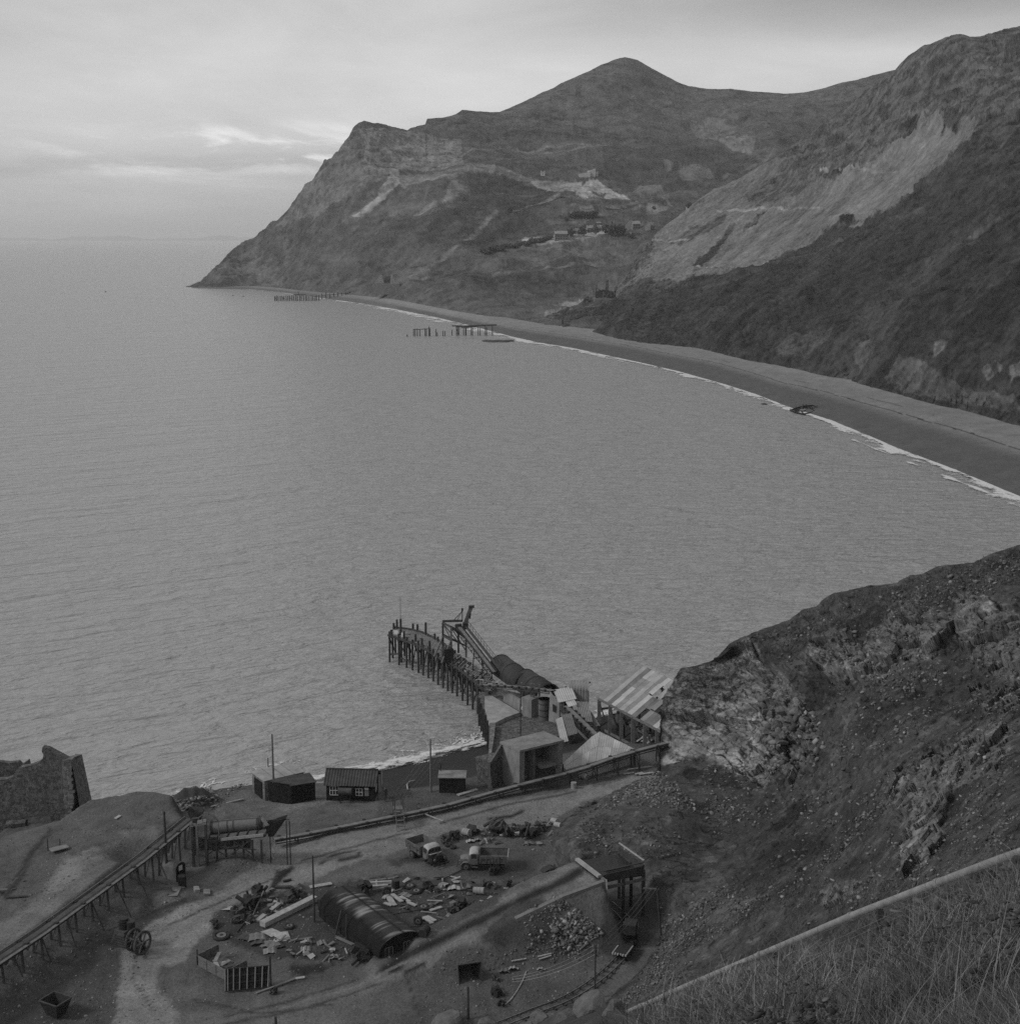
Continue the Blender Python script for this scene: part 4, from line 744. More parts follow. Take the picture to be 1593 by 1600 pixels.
# ---- grass
def blades(name, P, L_, W_, A, label, lean=.62, seg=4):
    n = len(P); th = rng.uniform(0, 2*math.pi, n); ln = np.abs(rng.normal(lean, .35, n)); dx = np.stack([np.cos(th), np.sin(th)], -1); sd = np.stack([-np.sin(th+rng.normal(0, .8, n)), np.cos(th)], -1)
    V = np.zeros((n, seg, 2, 3)); 
    for j in range(seg):
        t = j/(seg-1); c = np.zeros((n, 3)); c[:, :2] = dx*(ln*t**1.8*L_)[:, None]; c[:, 2] = L_*(t-.35*ln.clip(0, 1.3)*t*t); c += P
        wv = np.zeros((n, 3)); wv[:, :2] = sd*(W_*(1-.88*t))[:, None]; V[:, j, 0] = c-wv; V[:, j, 1] = c+wv
    b = np.arange(n)[:, None]*(seg*2)+np.arange(seg-1)[None]*2; F = np.stack([b, b+1, b+3, b+2], -1)
    return tag(soup(name, V.reshape(-1, 3), F.reshape(-1, 4), mat('dry_grass', attr=True, var=.1, rough=.9, bump=0), np.repeat(A, seg*2), nv=4), label, 'grass', kind='stuff')
# sample the bank in picture-independent patches of its own surface, denser where it is close to the path
n = 46000; c = np.where(fvis & (fpx > 990) & (fpx < 1800))[0]; cz = fv[c]
w_ = (1+1.2*fbm(cz, 1.6, 3, .6, 1.)).clip(.05)*np.where(fpy[c] > skyF(fpx[c])+18, 1, .35); w_ /= w_.sum(); k = rng.choice(c, n, p=w_)
P = fv[k]+rng.normal(size=(n, 3))*np.array([.09, .12, .015])*(fv[k][:, 1:2]/12)
dist = P[:, 1]; tuft = fbm(P, 1.1, 3, .6, 7.); 
A_ = np.clip(.12*np.exp(rng.normal(size=n)*.6+fbm(P, 2.5, 3, .6, 17.)*1.6), .015, .30); L_ = np.clip(.26+.24*rng.random(n)+.55*tuft, .10, .95)*np.clip(dist/14, .55, 1.15)
blades('bank_grass', P, L_, np.clip(.0022+.00026*dist, .003, .010), A_, 'long dry tufted grass covering the foreground bank')
c = np.where(fvis & (fpx > 1380) & (fpy > 1380))[0]; k = rng.choice(c, 900); P = fv[k]+rng.normal(size=(900, 3))*.12*np.array([1, 1, .1])
blades('tall_grass_stems', P, rng.uniform(.5, 1.1, 900)*np.clip(P[:, 1]/12, .5, 1), np.full(900, .0028), np.clip(.13*np.exp(rng.normal(size=900)*.4), .05, .28), 'tall pale grass stems arching at the right of the bank', .7, 6)
# grass on rough slopes of the quarry face
c = np.where(vis & (epy < skyE(epx)+60) & (epx > 1060))[0]; k = rng.choice(c, 9000); P = mev[k]+rng.normal(size=(9000, 3))*.2*np.array([1, 1, .05])
blades('slope_grass', P, rng.uniform(.2, .6, 9000), np.full(9000, .03), np.clip(.05*np.exp(rng.normal(size=9000)*.4), .02, .12), 'rough grass along the crest of the quarry slope', .4, 3)
c = np.where(vis & (epx > 1150) & (epy > 1380) & (fbm(mev, 6, 3, .6, 5.) > -.1))[0]; k = rng.choice(c, 16000); P = mev[k]+rng.normal(size=(16000, 3))*.15*np.array([1, 1, .05])
blades('rough_grass', P, rng.uniform(.2, .6, 16000), np.full(16000, .014), np.clip(.07*np.exp(rng.normal(size=16000)*.4), .02, .18), 'rough grass on the slope above the pipe', .5, 3)

# low dark scrub clumps in the bank
c = np.where(fvis & (fpx > 1080) & (fbm(fv, 3.2, 3, .6, 9.) > .12))[0]; k = rng.choice(c, 5200); P = fv[k]+rng.normal(size=(5200, 3))*np.array([.15, .2, .05])+np.array([0, 0, .05])+np.array([0, 0, .3])*rng.random((5200, 1))
scatter('bank_scrub', P, rng.uniform(.02, .06, 5200)*np.clip(P[:, 1]/12, .6, 2), M_STONE, np.clip(.05*np.exp(rng.normal(size=5200)*.4), .015, .12), label='low dark scrub and dead leaves between the grass tufts of the bank', flat=.3); bpy.data.objects['bank_scrub']['category'] = 'scrub'
# ================================================================== MATERIALS OF THINGS
WOOD = mat('weathered_timber', .13, .4, 2.2, rough=.9, bump=.4, streak=(1, 1, 4))
DWOOD = mat('dark_wet_timber', .045, .5, 1.6, rough=.8, bump=.5)
PALEW = mat('pale_timber', .30, .3, 2.5, rough=.85, bump=.3)
TAR = mat('tarred_boards', .018, .5, 1.5, rough=.95, bump=.4, spec=.08)
ROOFT = mat('tarred_roof_felt', .045, .45, 1.0, rough=.75, bump=.3)
IRON = mat('rusty_iron', .055, .5, 2.5, rough=.7, bump=.4)
DIRON = mat('dark_iron', .025, .4, 2.5, rough=.6, bump=.3)
STEEL = mat('worn_steel', .16, .35, 3.0, rough=.5, metal=.3, bump=.2)
CONC = mat('weathered_concrete', .19, .35, .9, rough=.95, bump=.4, bscale=4, streak=(1, 1, .5))
CONCD = mat('dirty_concrete', .11, .4, .9, rough=.95, bump=.4, bscale=4)
PCONC = mat('pale_concrete', .27, .3, .8, rough=.95, bump=.3, bscale=4)
STONE = mat('rubble_masonry', .10, .35, 1.5, rough=.97, bump=1.0, bscale=5, dist=.2, vspot=(3.4, .45))
PSTONE = mat('pale_masonry', .15, .3, 1.5, rough=.97, bump=.9, bscale=5, dist=.15, vspot=(3.2, .4))
GALV = [mat('galvanised_sheet_a', .30, .22, .8, rough=.7, bump=.2), mat('galvanised_sheet_b', .21, .25, .8, rough=.75, bump=.2), mat('galvanised_sheet_c', .38, .2, .8, rough=.7, bump=.2), mat('galvanised_sheet_d', .14, .3, .8, rough=.8, bump=.2)]
RUBBER = mat('old_rubber', .03, .5, 3, rough=.9, bump=.3)
WHITE = mat('faded_white_paint', .5, .2, 2, rough=.7, bump=.1)
GLASS = mat('dull_window_glass', .03, .3, 2, rough=.15, bump=0, spec=.6)
BELT = mat('dusty_belt', .16, .35, 1.2, rough=.95, bump=.3)
def Z(p, dz): return Vector((p[0], p[1], p[2]+dz))
UP = Vector((0, 0, 1))
# ================================================================== POLES
def pole(px, pyb, pyt, r, label, name='utility_pole', lean=(0, 0), arm=None, ins=0, m=WOOD, base=None):
    b = base if base is not None else ground(px, pyb); top = top_at(px, pyt, b)
    t = thing(name, label, 'pole', b); MB(b).cyl(Z(b, -.4), (b[0]+lean[0], b[1]+lean[1], top), r, r*.7, 8).build('shaft', m, t)
    if arm:
        c = Vector((b[0]+lean[0], b[1]+lean[1], top-.25)); MB(b).beam(c+Vector((-arm[0], 0, arm[2])), c+Vector((arm[1], 0, 0)), .1, .12).build('crossarm', WOOD, t)
    for k in range(ins):
        for s in (-1, 1): MB(b).cyl((b[0]+s*.22, b[1], top-.2-.45*k), (b[0]+s*.22, b[1], top-.02-.45*k), .05, .03, 6).build('insulator', mat('glazed_insulator', .25, .1, rough=.3, bump=0), t)
    return t, Vector((b[0]+lean[0], b[1]+lean[1], top))
pole(428, 1250, 1147, .14, 'tall wooden pole standing in front of the stone hut with the pale flat roof')
pole(420, 1236, 1184, .10, 'short thin post rising behind the pale roof of the stone hut')
pole(673, 1238, 1155, .13, 'tall wooden pole just left of the small black box hut', ins=1)
pole(491, 1441, 1337, .11, 'tall dark pole at the far corner of the long curved-roof hut', m=DWOOD)
P_NEAR, P_NEAR_T = pole(929, 1560, 1476, .09, 'dark pole beside the railway below the loaded trolley', m=DWOOD, ins=2)
P_BANK, P_BANK_T = pole(1033, 1462, 1388, .11, 'leaning pole with a short crossarm on the scree beside the railway', m=DWOOD, lean=(-.5, .3), arm=(1.3, .2, .1))
pole(261, 1371, 1268, .17, 'thick dark pole with insulators beside the small arched hut', m=DWOOD, ins=2)
pole(598, 1250, 1203, .11, 'short pole by the corner of the office hut where the man stands')
pole(731, 1592, 1542, .13, 'dark stubby post near the lower edge of the yard', m=DWOOD, ins=1)
pole(431, 1606, 1589, .15, 'stump of a dark post cut by the bottom edge of the picture', m=DWOOD, name='post')
pole(32, 1290, 1218, .05, 'thin rod with a dark knob standing against the ruined wall', m=DIRON, name='rod')
for x_, a, b_, lab in ((888, 1352, 1333, 'short fence post at the crest of the ramp'), (908, 1342, 1330, 'fence post at the head of the ramp beside the hopper'), (866, 1356, 1350, 'low fence post half way up the ramp edge'), (819, 1383, 1373, 'low stake at the foot of the ramp edge'), (75, 1330, 1310, 'short dark stake on the left spoil terrace'), (94, 1326, 1311, 'second short stake beside the grey board on the spoil terrace'), (860, 1368, 1356, 'stake beside the round scrap at the ramp edge')):
    pole(x_, a, b_, .07, lab, name='fence_post', m=DWOOD)
# ================================================================== HUTS
def hutframe(p, rz): return lambda x, y, z: Vector((p[0]+x*math.cos(rz)-y*math.sin(rz), p[1]+x*math.sin(rz)+y*math.cos(rz), p[2]+z))
def flat_hut(name, p, rz, w_, d, hf, hb, label, wm, rm, door=None, over=.15):
    t = thing(name, label, 'hut', p); f = hutframe(p, rz); o = MB(p)
    c = [(0, 0), (w_, 0), (w_, d), (0, d)]; hh = [hf, hf, hb, hb]
    o.add([f(x, y, -.5) for x, y in c]+[f(x, y, h) for (x, y), h in zip(c, hh)], [(0, 1, 5, 4), (1, 2, 6, 5), (2, 3, 7, 6), (3, 0, 4, 7), (4, 5, 6, 7)]).build('wall', wm, t)
    q = [f(-over, -over, hf+.1), f(w_+over, -over, hf+.1), f(w_+over, d+over, hb+.1), f(-over, d+over, hb+.1)]; MB(p).slab(q, .09).build('roof', rm, t)
    if door:
        dd = MB(p); side, a, b_, h = door
        if side == 'left': dd.slab([f(-.04, a, 0), f(-.04, a, h), f(-.04, b_, h), f(-.04, b_, 0)][::-1], .05)
        else: dd.slab([f(a, -.04, 0), f(b_, -.04, 0), f(b_, -.04, h), f(a, -.04, h)], .05)
        dd.build('door', TAR, t)
    return t, f
c0 = ground(414, 1252); c1 = ground(447, 1250); rz = math.atan2(c1[1]-c0[1], c1[0]-c0[0])+.55
t_, f_ = flat_hut('stone_hut', c0, rz, 5.2, 3.4, 2.5, 2.6, 'low stone hut with a pale flat roof and dark door behind a tall pole', PSTONE, PCONC, ('left', .6, 2.7, 2.2))
mb = MB(c0); 
for k in range(1, 4): mb.beam(f_(k*1.3, -.1, 2.64), f_(k*1.3, 3.5, 2.76), .05, .03)
mb.build('roof_seam', CONC, t_)
c2 = ground(456, 1257); t_, f_ = flat_hut('black_shed', c2, .42, 2.9, 2.6, 2.3, 2.45, 'black tarred shed with a dark flat roof joined to the pale-roofed stone hut', TAR, ROOFT)
MB(c2).slab([f_(-2.2, 2.2, 0), f_(0, 0, 0), f_(0, 0, 2.25), f_(-2.2, 2.2, 2.3)], .1).build('end_wall', TAR, t_)
MB(c2).slab([f_(0, 0, 2.42), f_(-2.1, 2.1, 2.44), f_(0, 2.7, 2.56)], .06).build('roof_corner', ROOFT, t_)
c3 = ground(686, 1239); t_, f_ = flat_hut('box_hut', c3, -.02, 3.1, 2.0, 1.9, 2.0, 'small black box hut with a lighter flat roof beside the quay', TAR, CONC)
MB(c3).cyl(f_(.05, 1.9, 1.9), f_(.05, 1.9, 3.1), .07, n=6).build('stove_pipe', DIRON, t_)
# office hut with pitched roof
c4 = ground(510, 1251); W_, D_, H_ = 5.75, 3.3, 2.25; rz = -.06; f_ = hutframe(c4, rz)
t_ = thing('office_hut', 'black timber office hut with a ribbed pitched roof and two white windows', 'hut', c4)
MB(c4).add([f_(x, y, z) for x, y in ((0, 0), (W_, 0), (W_, D_), (0, D_)) for z in (-.4, H_)]+[f_(0, D_/2, H_+1.1), f_(W_, D_/2, H_+1.1)], [(0, 2, 3, 1), (2, 4, 5, 9, 3), (4, 6, 7, 5), (6, 0, 1, 8, 7)]).build('wall', TAR, t_)
rf = MB(c4); rf.corr(f_(-.3, -.4, H_-.22), f_(W_+.3, -.4, H_-.22), f_(W_+.3, D_/2, H_+1.14), f_(-.3, D_/2, H_+1.14), .34, .035); rf.corr(f_(W_+.3, D_+.4, H_-.22), f_(-.3, D_+.4, H_-.22), f_(-.3, D_/2, H_+1.14), f_(W_+.3, D_/2, H_+1.14), .34, .035)
rf.build('roof', ROOFT, t_); MB(c4).beam(f_(-.3, D_/2, H_+1.19), f_(W_+.3, D_/2, H_+1.19), .2, .08).build('ridge_cap', ROOFT, t_)
for x0, x1, z0, z1, nxp in ((.45, 1.45, .75, 1.9, 3), (3.55, 4.35, .75, 1.6, 2)):
    wn = MB(c4).slab([f_(x0, -.03, z0), f_(x1, -.03, z0), f_(x1, -.03, z1), f_(x0, -.03, z1)], .02).build('window', GLASS, t_)
    fr = MB(c4)
    for k in range(nxp+1): xk = x0+(x1-x0)*k/nxp; fr.beam(f_(xk, -.07, z0-.03), f_(xk, -.07, z1+.03), .07, .04)
    for k in range(3): zk = z0+(z1-z0)*k/2; fr.beam(f_(x0, -.075, zk), f_(x1, -.075, zk), .05, .07)
    fr.build('frame', WHITE, wn)
MB(c4).slab([f_(4.6, -.04, .7), f_(5.1, -.04, .7), f_(5.1, -.04, 1.75), f_(4.6, -.04, 1.75)], .04).build('notice_board', CONC, t_)
MB(c4).slab([f_(4.6, -.09, 1.5), f_(5.1, -.09, 1.5), f_(5.1, -.09, 1.72), f_(4.6, -.09, 1.72)], .03).build('sign', WHITE, t_)
mb = MB(c4); mb.cyl(f_(1.6, -.75, 1.5), f_(3.2, -.75, 1.5), .42, n=16); mb.build('water_tank', IRON, t_)
mb = MB(c4); [mb.beam(f_(x, -.75, -.2), f_(x, -.75, 1.1), .12) for x in (1.8, 3.0)]; mb.build('tank_stand', DIRON, t_)
MB(c4).slab([f_(W_+.04, .9, .8), f_(W_+.04, 1.9, .8), f_(W_+.04, 1.9, 2.0), f_(W_+.04, .9, 2.0)], .03).build('end_window', WHITE, t_)
# small arched hut, drum
c5 = ground(283, 1375); t_ = thing('arched_hut', 'tiny hut with a curved iron roof, black end wall and pale square notice', 'hut', c5)
ax = Vector((.86, -.5, 0)); sd = Vector((.5, .86, 0)); Lh = 1.9
def arch(mb, c, ax, sd, L, hw, hh, zb, n=12, thick=.05, legs=.6):
    prof = [(-hw, 0), (-hw, legs)]+[(-hw*math.cos(math.pi*k/n), legs+hh*math.sin(math.pi*k/n)) for k in range(1, n)]+[(hw, legs), (hw, 0)]
    pin = [(x*(1-thick/hw), z-thick if z > legs else z) for x, z in prof]; c = Vector(c); m = len(prof); vs = []
    for q in (prof, pin):
        for k in (0, 1): vs += [c+ax*(L*k)+sd*x+UP*(zb+z) for x, z in q]
    fs = [(i, i+1, m+i+1, m+i) for i in range(m-1)]+[(2*m+i, 3*m+i, 3*m+i+1, 2*m+i+1) for i in range(m-1)]+[(i, 2*m+i, 2*m+i+1, i+1) for i in range(m-1)]+[(m+i, m+i+1, 3*m+i+1, 3*m+i) for i in range(m-1)]
    return mb.add(vs, fs), prof
mb, prof = arch(MB(c5), c5-ax*Lh-Vector((0, 0, .1)), ax, sd, Lh, .75, .55, 0, legs=1.5); mb.build('roof', mat('dull_iron_roof', .12, .35, 2, rough=.8), t_, smooth=False)
for q, nm in ((c5+ax*-.05, 'end_wall'), (c5-ax*(Lh-.05), 'back_wall')): MB(c5).add([q+sd*x*.97+UP*(z*.985-.1) for x, z in prof], [tuple(range(len(prof)))]).build(nm, TAR, t_)
MB(c5).slab([c5+sd*-.25+UP*1.05, c5+sd*.25+UP*1.05, c5+sd*.25+UP*1.6, c5+sd*-.25+UP*1.6], .03).build('notice', WHITE, t_)
def drum(px, py, label, r=.3, h=.9, m=IRON, lie=None, group=None, name='oil_drum', dz=0):
    b = ground(px, py); b.z += dz; t = thing(name, label, 'drum', b, group=group); mb = MB(b); rb = MB(b)
    if lie is None: a, e = b, Z(b, h)
    else: d = Vector((math.cos(lie), math.sin(lie), .06)); a, e = Z(b, r)-d*h/2, Z(b, r)+d*h/2
    mb.cyl(a, e, r, n=18).build('body', m, t)
    for k in (0.02, .34, .66, .98): c = a.lerp(e, k); dd = (e-a).normalized()*.025; rb.cyl(c-dd, c+dd, r*1.05, n=18)
    rb.build('hoop', m, t); return t
drum(285, 1386, 'dark open drum standing beside the tiny arched hut', .42, 1.25, m=DIRON)
# ---- the man by the pole
def person(p, rz, label):
    t = thing('person', label, 'person', p); me = bpy.data.meshes.new('body')
    J = [(0, 0, .95, .13), (0, .01, 1.15, .12), (0, .02, 1.38, .145), (0, .02, 1.5, .06), (0, .0, 1.57, .055), (0, -.01, 1.68, .095), (0, -.01, 1.75, .075),
        (.10, 0, .88, .09), (.11, -.02, .5, .06), (.12, .02, .09, .042), (.12, -.13, .05, .035), (-.10, 0, .88, .09), (-.12, -.10, .5, .06), (-.13, -.08, .09, .042), (-.13, -.23, .05, .035),
        (.2, .02, 1.40, .06), (.26, .0, 1.13, .045), (.24, -.1, .9, .032), (.23, -.15, .82, .035), (-.2, .02, 1.40, .06), (-.26, .03, 1.13, .045), (-.16, -.16, 1.02, .032), (-.1, -.2, 1.0, .035)]
    E = [(0, 1), (1, 2), (2, 3), (3, 4), (4, 5), (5, 6), (0, 7), (7, 8), (8, 9), (9, 10), (0, 11), (11, 12), (12, 13), (13, 14), (2, 15), (15, 16), (16, 17), (17, 18), (2, 19), (19, 20), (20, 21), (21, 22)]
    me.from_pydata([j[:3] for j in J], E, []); o = bpy.data.objects.new('body', me); COL.objects.link(o); o.parent = t
    m = o.modifiers.new('skin', 'SKIN'); 
    for k, j in enumerate(J): me.skin_vertices[0].data[k].radius = (j[3], j[3])
    me.skin_vertices[0].data[0].use_root = True; s = o.modifiers.new('sub', 'SUBSURF'); s.levels = s.render_levels = 2
    me.materials.append(mat('dark_work_clothes', .05, .3, 5, rough=.95, bump=.2)); t.rotation_euler = (0, 0, rz)
    fc = MB(); v, f = ico3_v*np.array([.075, .06, .1])+np.array([0, -.045, 1.66]), ico3_f; fc.add([tuple(a) for a in v], [tuple(a) for a in f]); fc.build('face', mat('skin', .3, .1, rough=.7, bump=0), t, smooth=True)
    cp = MB(); cp.add([tuple(a) for a in ico3_v*np.array([.1, .115, .06])+np.array([0, 0, 1.755])], [tuple(a) for a in ico3_f]); cp.box((0, -.11, 1.735), (.15, .1, .02)); cp.build('cap', mat('dark_cap', .04, .2, rough=.9, bump=0), t, smooth=True)
    return t
person(ground(602, 1252), .4, 'man in dark work clothes and cap standing beside the pole by the office hut')
# ================================================================== CONVEYORS
def conveyor(label, pts, w_, legs=(), lean=None, gl=True, props=(), rail=False, every=2.4, thick=.45, legw=.13, name='belt_conveyor', beltm=None, step_=3.0, foot=None, walkway=0):
    """pts: world centre-line points of the belt top; the frame hangs below it on legs that reach the ground"""
    o = pts[0]; t = thing(name, label, 'conveyor', o); b = MB(o); fr = MB(o); rl = MB(o)
    for a, c in zip(pts[:-1], pts[1:]):
        d = (c-a).normalized(); s = d.cross(UP).normalized()
        b.beam(a, c, w_, .05); b.beam(a-UP*.3, c-UP*.3, w_*.8, .04)
        for k in (-1, 1): fr.beam(a+s*k*(w_/2+.1)-UP*.1, c+s*k*(w_/2+.1)-UP*.1, .1, .22); fr.beam(a+s*k*(w_/2+.1)-UP*thick, c+s*k*(w_/2+.1)-UP*thick, .08, .1)
    b.build('belt', beltm or BELT, t); fr.build('frame', DWOOD, t)
    L = 0; nxt = every*.5; li = 0
    for a, c in zip(pts[:-1], pts[1:]):
        d = (c-a); ll = d.length; d.normalize(); s = d.cross(UP).normalized()
        while nxt < L+ll:
            p = a+d*(nxt-L)
            for k in (-1, 1): rl.box(p+s*k*(w_/2+.16)-UP*.02, (.34, .34, .28), rz=math.atan2(d.y, d.x))
            rl.beam(p-s*w_*.55-UP*.12, p+s*w_*.55-UP*.12, .14)
            nxt += every
        L += ll
    rl.build('roller', DIRON, t)
    if gl:
        L = 0; nxt = step_*.4
        for a, c in zip(pts[:-1], pts[1:]):
            d = (c-a); ll = d.length; d.normalize(); s = d.cross(UP).normalized()
            while nxt < L+ll:
                p = a+d*(nxt-L)
                lo = []
                for k in (-1, 1):
                    q = p+s*k*(w_/2+.1); z = zat(q)-.15
                    if q.z-thick-z > .12: MB(o).beam(q-UP*.1, (q.x+s.x*k*.12, q.y+s.y*k*.12, z), legw).build('leg', DWOOD, t)
                    lo.append(Vector((q.x, q.y, z)))
                if p.z-lo[0].z > 1.2 or p.z-lo[1].z > 1.2: MB(o).beam(lo[0]+UP*.3, p+s*(w_/2)-UP*.3, .07).build('brace', DWOOD, t)
                nxt += step_
            L += ll
    for a, e in props: MB(o).beam(a, e, .1).build('prop', DWOOD, t)
    if walkway:
        wk = MB(o)
        for a, c in zip(pts[:-1], pts[1:]):
            s = (c-a).normalized().cross(UP).normalized()*walkway; wk.beam(a+s-UP*.05, c+s-UP*.05, .35, .05); 
        wk.build('walkway', WOOD, t)
        wk = MB(o)
        for a, c in zip(pts[:-1], pts[1:]):
            s = (c-a).normalized().cross(UP).normalized()*walkway; wk.beam(a-s*.9+UP*.12, c-s*.9+UP*.12, .08, .16)
        wk.build('side_board', WOOD, t)
    return t
PA = [G(x, y, z) for x, y, z in ((1042, 1160, 8.6), (1000, 1171, 8.4), (950, 1186, 8.1), (915, 1199, 7.7), (880, 1209, 7.35), (820, 1224, 7.0), (760, 1240, 6.85), (700, 1257, 6.8), (640, 1270, 6.8), (585, 1281, 6.8), (530, 1292, 6.8), (480, 1302, 6.85), (428, 1311, 6.95))]
conveyor('long low belt conveyor running across the yard from the big shed towards the screening drum', PA, .62, every=3.4, step_=3.3)
PB = [G(x, y, z) for x, y, z in ((-150, 1600, 9.5), (-40, 1523, 9.5), (60, 1457, 9.55), (150, 1392, 9.6), (220, 1341, 9.8), (296, 1279, 10.4))]
pr = []
for (x0, y0), (x1, y1) in zip(((18, 1486), (62, 1458), (102, 1430), (140, 1402), (178, 1374), (208, 1352), (240, 1326)), ((36, 1527), (80, 1503), (119, 1480), (163, 1455), (205, 1434), (238, 1417), (270, 1394))):
    pr.append((G(x0, y0, 9.5), ground(x1, y1)))
conveyor('raised belt conveyor on a trestle along the spoil terrace at the left', PB, .6, props=pr, every=4.2, step_=2.6, walkway=.62, beltm=mat('dark_belt', .07, .4, 1.2, rough=.95, bump=.3), legw=.17)
# stile over the long conveyor
b = ground(632, 1288); t_ = thing('stile', 'wooden step stile with handrails crossing the long low conveyor', 'stile', b)
top = G(622, 1262, 8.1); d = Vector((-.25, 1, 0)).normalized(); s = Vector((1, .25, 0)).normalized()
mb = MB(b); mb.slab([top-s*.5-d*.6, top+s*.5-d*.6, top+s*.5+d*.6, top-s*.5+d*.6], .08).build('platform', WOOD, t_)
for sgn in (-1, 1):
    e = top+d*sgn*.6; g = e+d*sgn*1.3; g.z = zat(g)
    st = MB(b)
    for k in (-1, 1): st.beam(e+s*k*.45, g+s*k*.45, .07, .14)
    for q in (.25, .5, .75): c = e.lerp(g, q); st.beam(c-s*.45, c+s*.45, .28, .08)
    st.build('ladder', WOOD, t_)
    hr = MB(b)
    for k in (-1, 1): hr.beam(e+s*k*.48, e+s*k*.48+UP*1.2, .09); hr.beam(e+s*k*.48-UP*.2-d*sgn*.1, e+s*k*.48+UP*1.0, .05)
    hr.build('handrail', DWOOD, t_)
# ================================================================== SCREENING DRUM
o = ground(345, 1345); YD = 147.5
t_ = thing('screening_drum', 'rusty cylindrical stone screen on a timber stage between the two conveyors', 'screening plant', o)
a, e = GY(331, 1293, YD), GY(408, 1286, YD); MB(o).cyl(a, e, .66, .62, 24).build('drum', mat('screen_plate', .13, .35, 3.0, rough=.6, bump=.3, streak=(6, 1, 1)), t_)
dr = (e-a).normalized(); rg = MB(o)
for k in (.0, .03, .33, .45, .93, .97, 1.0): c = a.lerp(e, k); rg.cyl(c-dr*.05, c+dr*.05, .78 if k in (.0, .97) else .70, n=24)
rg.build('drum_ring', IRON, t_)
MB(o).beam(a+Vector((0, -.1, .72)), e+Vector((0, -.1, .68)), .08).build('spray_pipe', STEEL, t_)
zs = top_at(340, 1314, (0, YD, 0))
st = MB(o); p0, p1 = GY(322, 1316, YD-1.0), GY(414, 1306, YD-1.0); st.beam(p0, p1, .18, .25); st.beam(p0+Vector((0, 2.2, 0)), p1+Vector((0, 2.2, 0)), .18, .25)
for k in range(7): q = p0.lerp(p1, k/6); st.beam(q, q+Vector((0, 2.2, 0)), .16, .18)
st.build('stage', DWOOD, t_); MB(o).beam(GY(345, 1312, YD-1.15), GY(411, 1305, YD-1.15), .12, .3).build('kick_board', PALEW, t_)
for x_ in (323, 338, 352, 366, 380, 394, 408):
    for dy in (-1.0, 1.2):
        q = GY(x_, 1313, YD+dy); MB(o).beam(q, (q.x, q.y, zat(q)-.2), .2).build('leg', DWOOD, t_)
for (x0, y0), (x1, y1) in (((322, 1318), (350, 1336)), ((350, 1316), (322, 1338)), ((365, 1314), (392, 1334)), ((392, 1312), (362, 1335)), ((330, 1322), (400, 1328)), ((334, 1330), (372, 1322))): MB(o).beam(GY(x0, y0, YD-1.1), GY(x1, y1, YD-1.3), .1).build('brace', DWOOD, t_)
MB(o).slab([GY(300, 1330, YD+.2), GY(392, 1326, YD+1.6), GY(392, 1311, YD+1.6), GY(300, 1311, YD+.2)], .5).build('stone_base', STONE, t_)
# head platform and hopper
hp = MB(o); q = [GY(296, 1291, YD-1.4), GY(322, 1287, YD-1.6), GY(322, 1284, YD+1.2), GY(300, 1284, YD+1.2)]; hp.slab(q, .12); hp.build('head_platform', WOOD, t_)
for x_, y_, dy in ((300, 1289, -1.3), (307, 1289, -1.4), (321, 1289, -1.5), (303, 1284, 1.1), (321, 1284, 1.1)):
    q = GY(x_, y_, YD+dy); MB(o).beam(q, (q.x, q.y, zat(q)-.2), .24).build('post', WOOD if x_ == 307 else DWOOD, t_)
hh = MB(o); c = GY(307, 1272, YD); 
hh.add([c+Vector((x, y, z)) for x, y, z in ((-.8, -.8, .5), (.8, -.8, .5), (.8, .8, .5), (-.8, .8, .5), (-.35, -.35, -.9), (.35, -.35, -.9), (.35, .35, -.9), (-.35, .35, -.9))], [(0, 4, 5, 1), (1, 5, 6, 2), (2, 6, 7, 3), (3, 7, 4, 0)]); hh.build('feed_hopper', IRON, t_)
gb = MB(o); gb.slab([GY(308, 1288, YD-1.6), GY(316, 1286, YD-1.6), GY(316, 1281, YD-1.6), GY(308, 1283, YD-1.6)], .06).slab([GY(317, 1285, YD-1.6), GY(322, 1284, YD-1.6), GY(322, 1280, YD-1.6), GY(317, 1281, YD-1.6)], .06); gb.build('guard_panel', PALEW, t_)
hr = MB(o)
for (x0, y0), (x1, y1) in (((300, 1279), (310, 1278)), ((310, 1278), (318, 1272)), ((318, 1262), (327, 1272)), ((327, 1272), (340, 1282)), ((332, 1272), (342, 1284)), ((341, 1283), (342, 1312)), ((345, 1282), (400, 1278)), ((300, 1279), (300, 1290)), ((310, 1278), (310, 1290))): hr.beam(GY(x0, y0, YD-1.5), GY(x1, y1, YD-1.5), .08)
hr.build('handrail', WOOD, t_)
ch = MB(o); ch.beam(GY(407, 1278, YD), GY(419, 1291, YD-.3), .5, .07); ch.build('discharge_board', PALEW, t_)
c = GY(426, 1292, YD); ch = MB(o); ch.add([c+Vector(v) for v in ((-.7, -.7, .3), (1.6, -.5, 1.2), (1.6, .5, 1.2), (-.7, .7, .3), (-.4, -.4, -1.0), (.1, -.3, -1.0), (.1, .3, -1.0), (-.4, .4, -1.0))], [(0, 4, 5, 1), (1, 5, 6, 2), (2, 6, 7, 3), (3, 7, 4, 0)]); ch.build('discharge_chute', DIRON, t_)
fr = MB(o)
for x_ in (421, 447, 452): q = GY(x_, 1283, YD-.4); fr.beam(q, (q.x, q.y, zat(q)), .1)
fr.beam(GY(416, 1282, YD-.4), GY(452, 1281, YD-.4), .07); fr.build('end_frame', DIRON, t_)
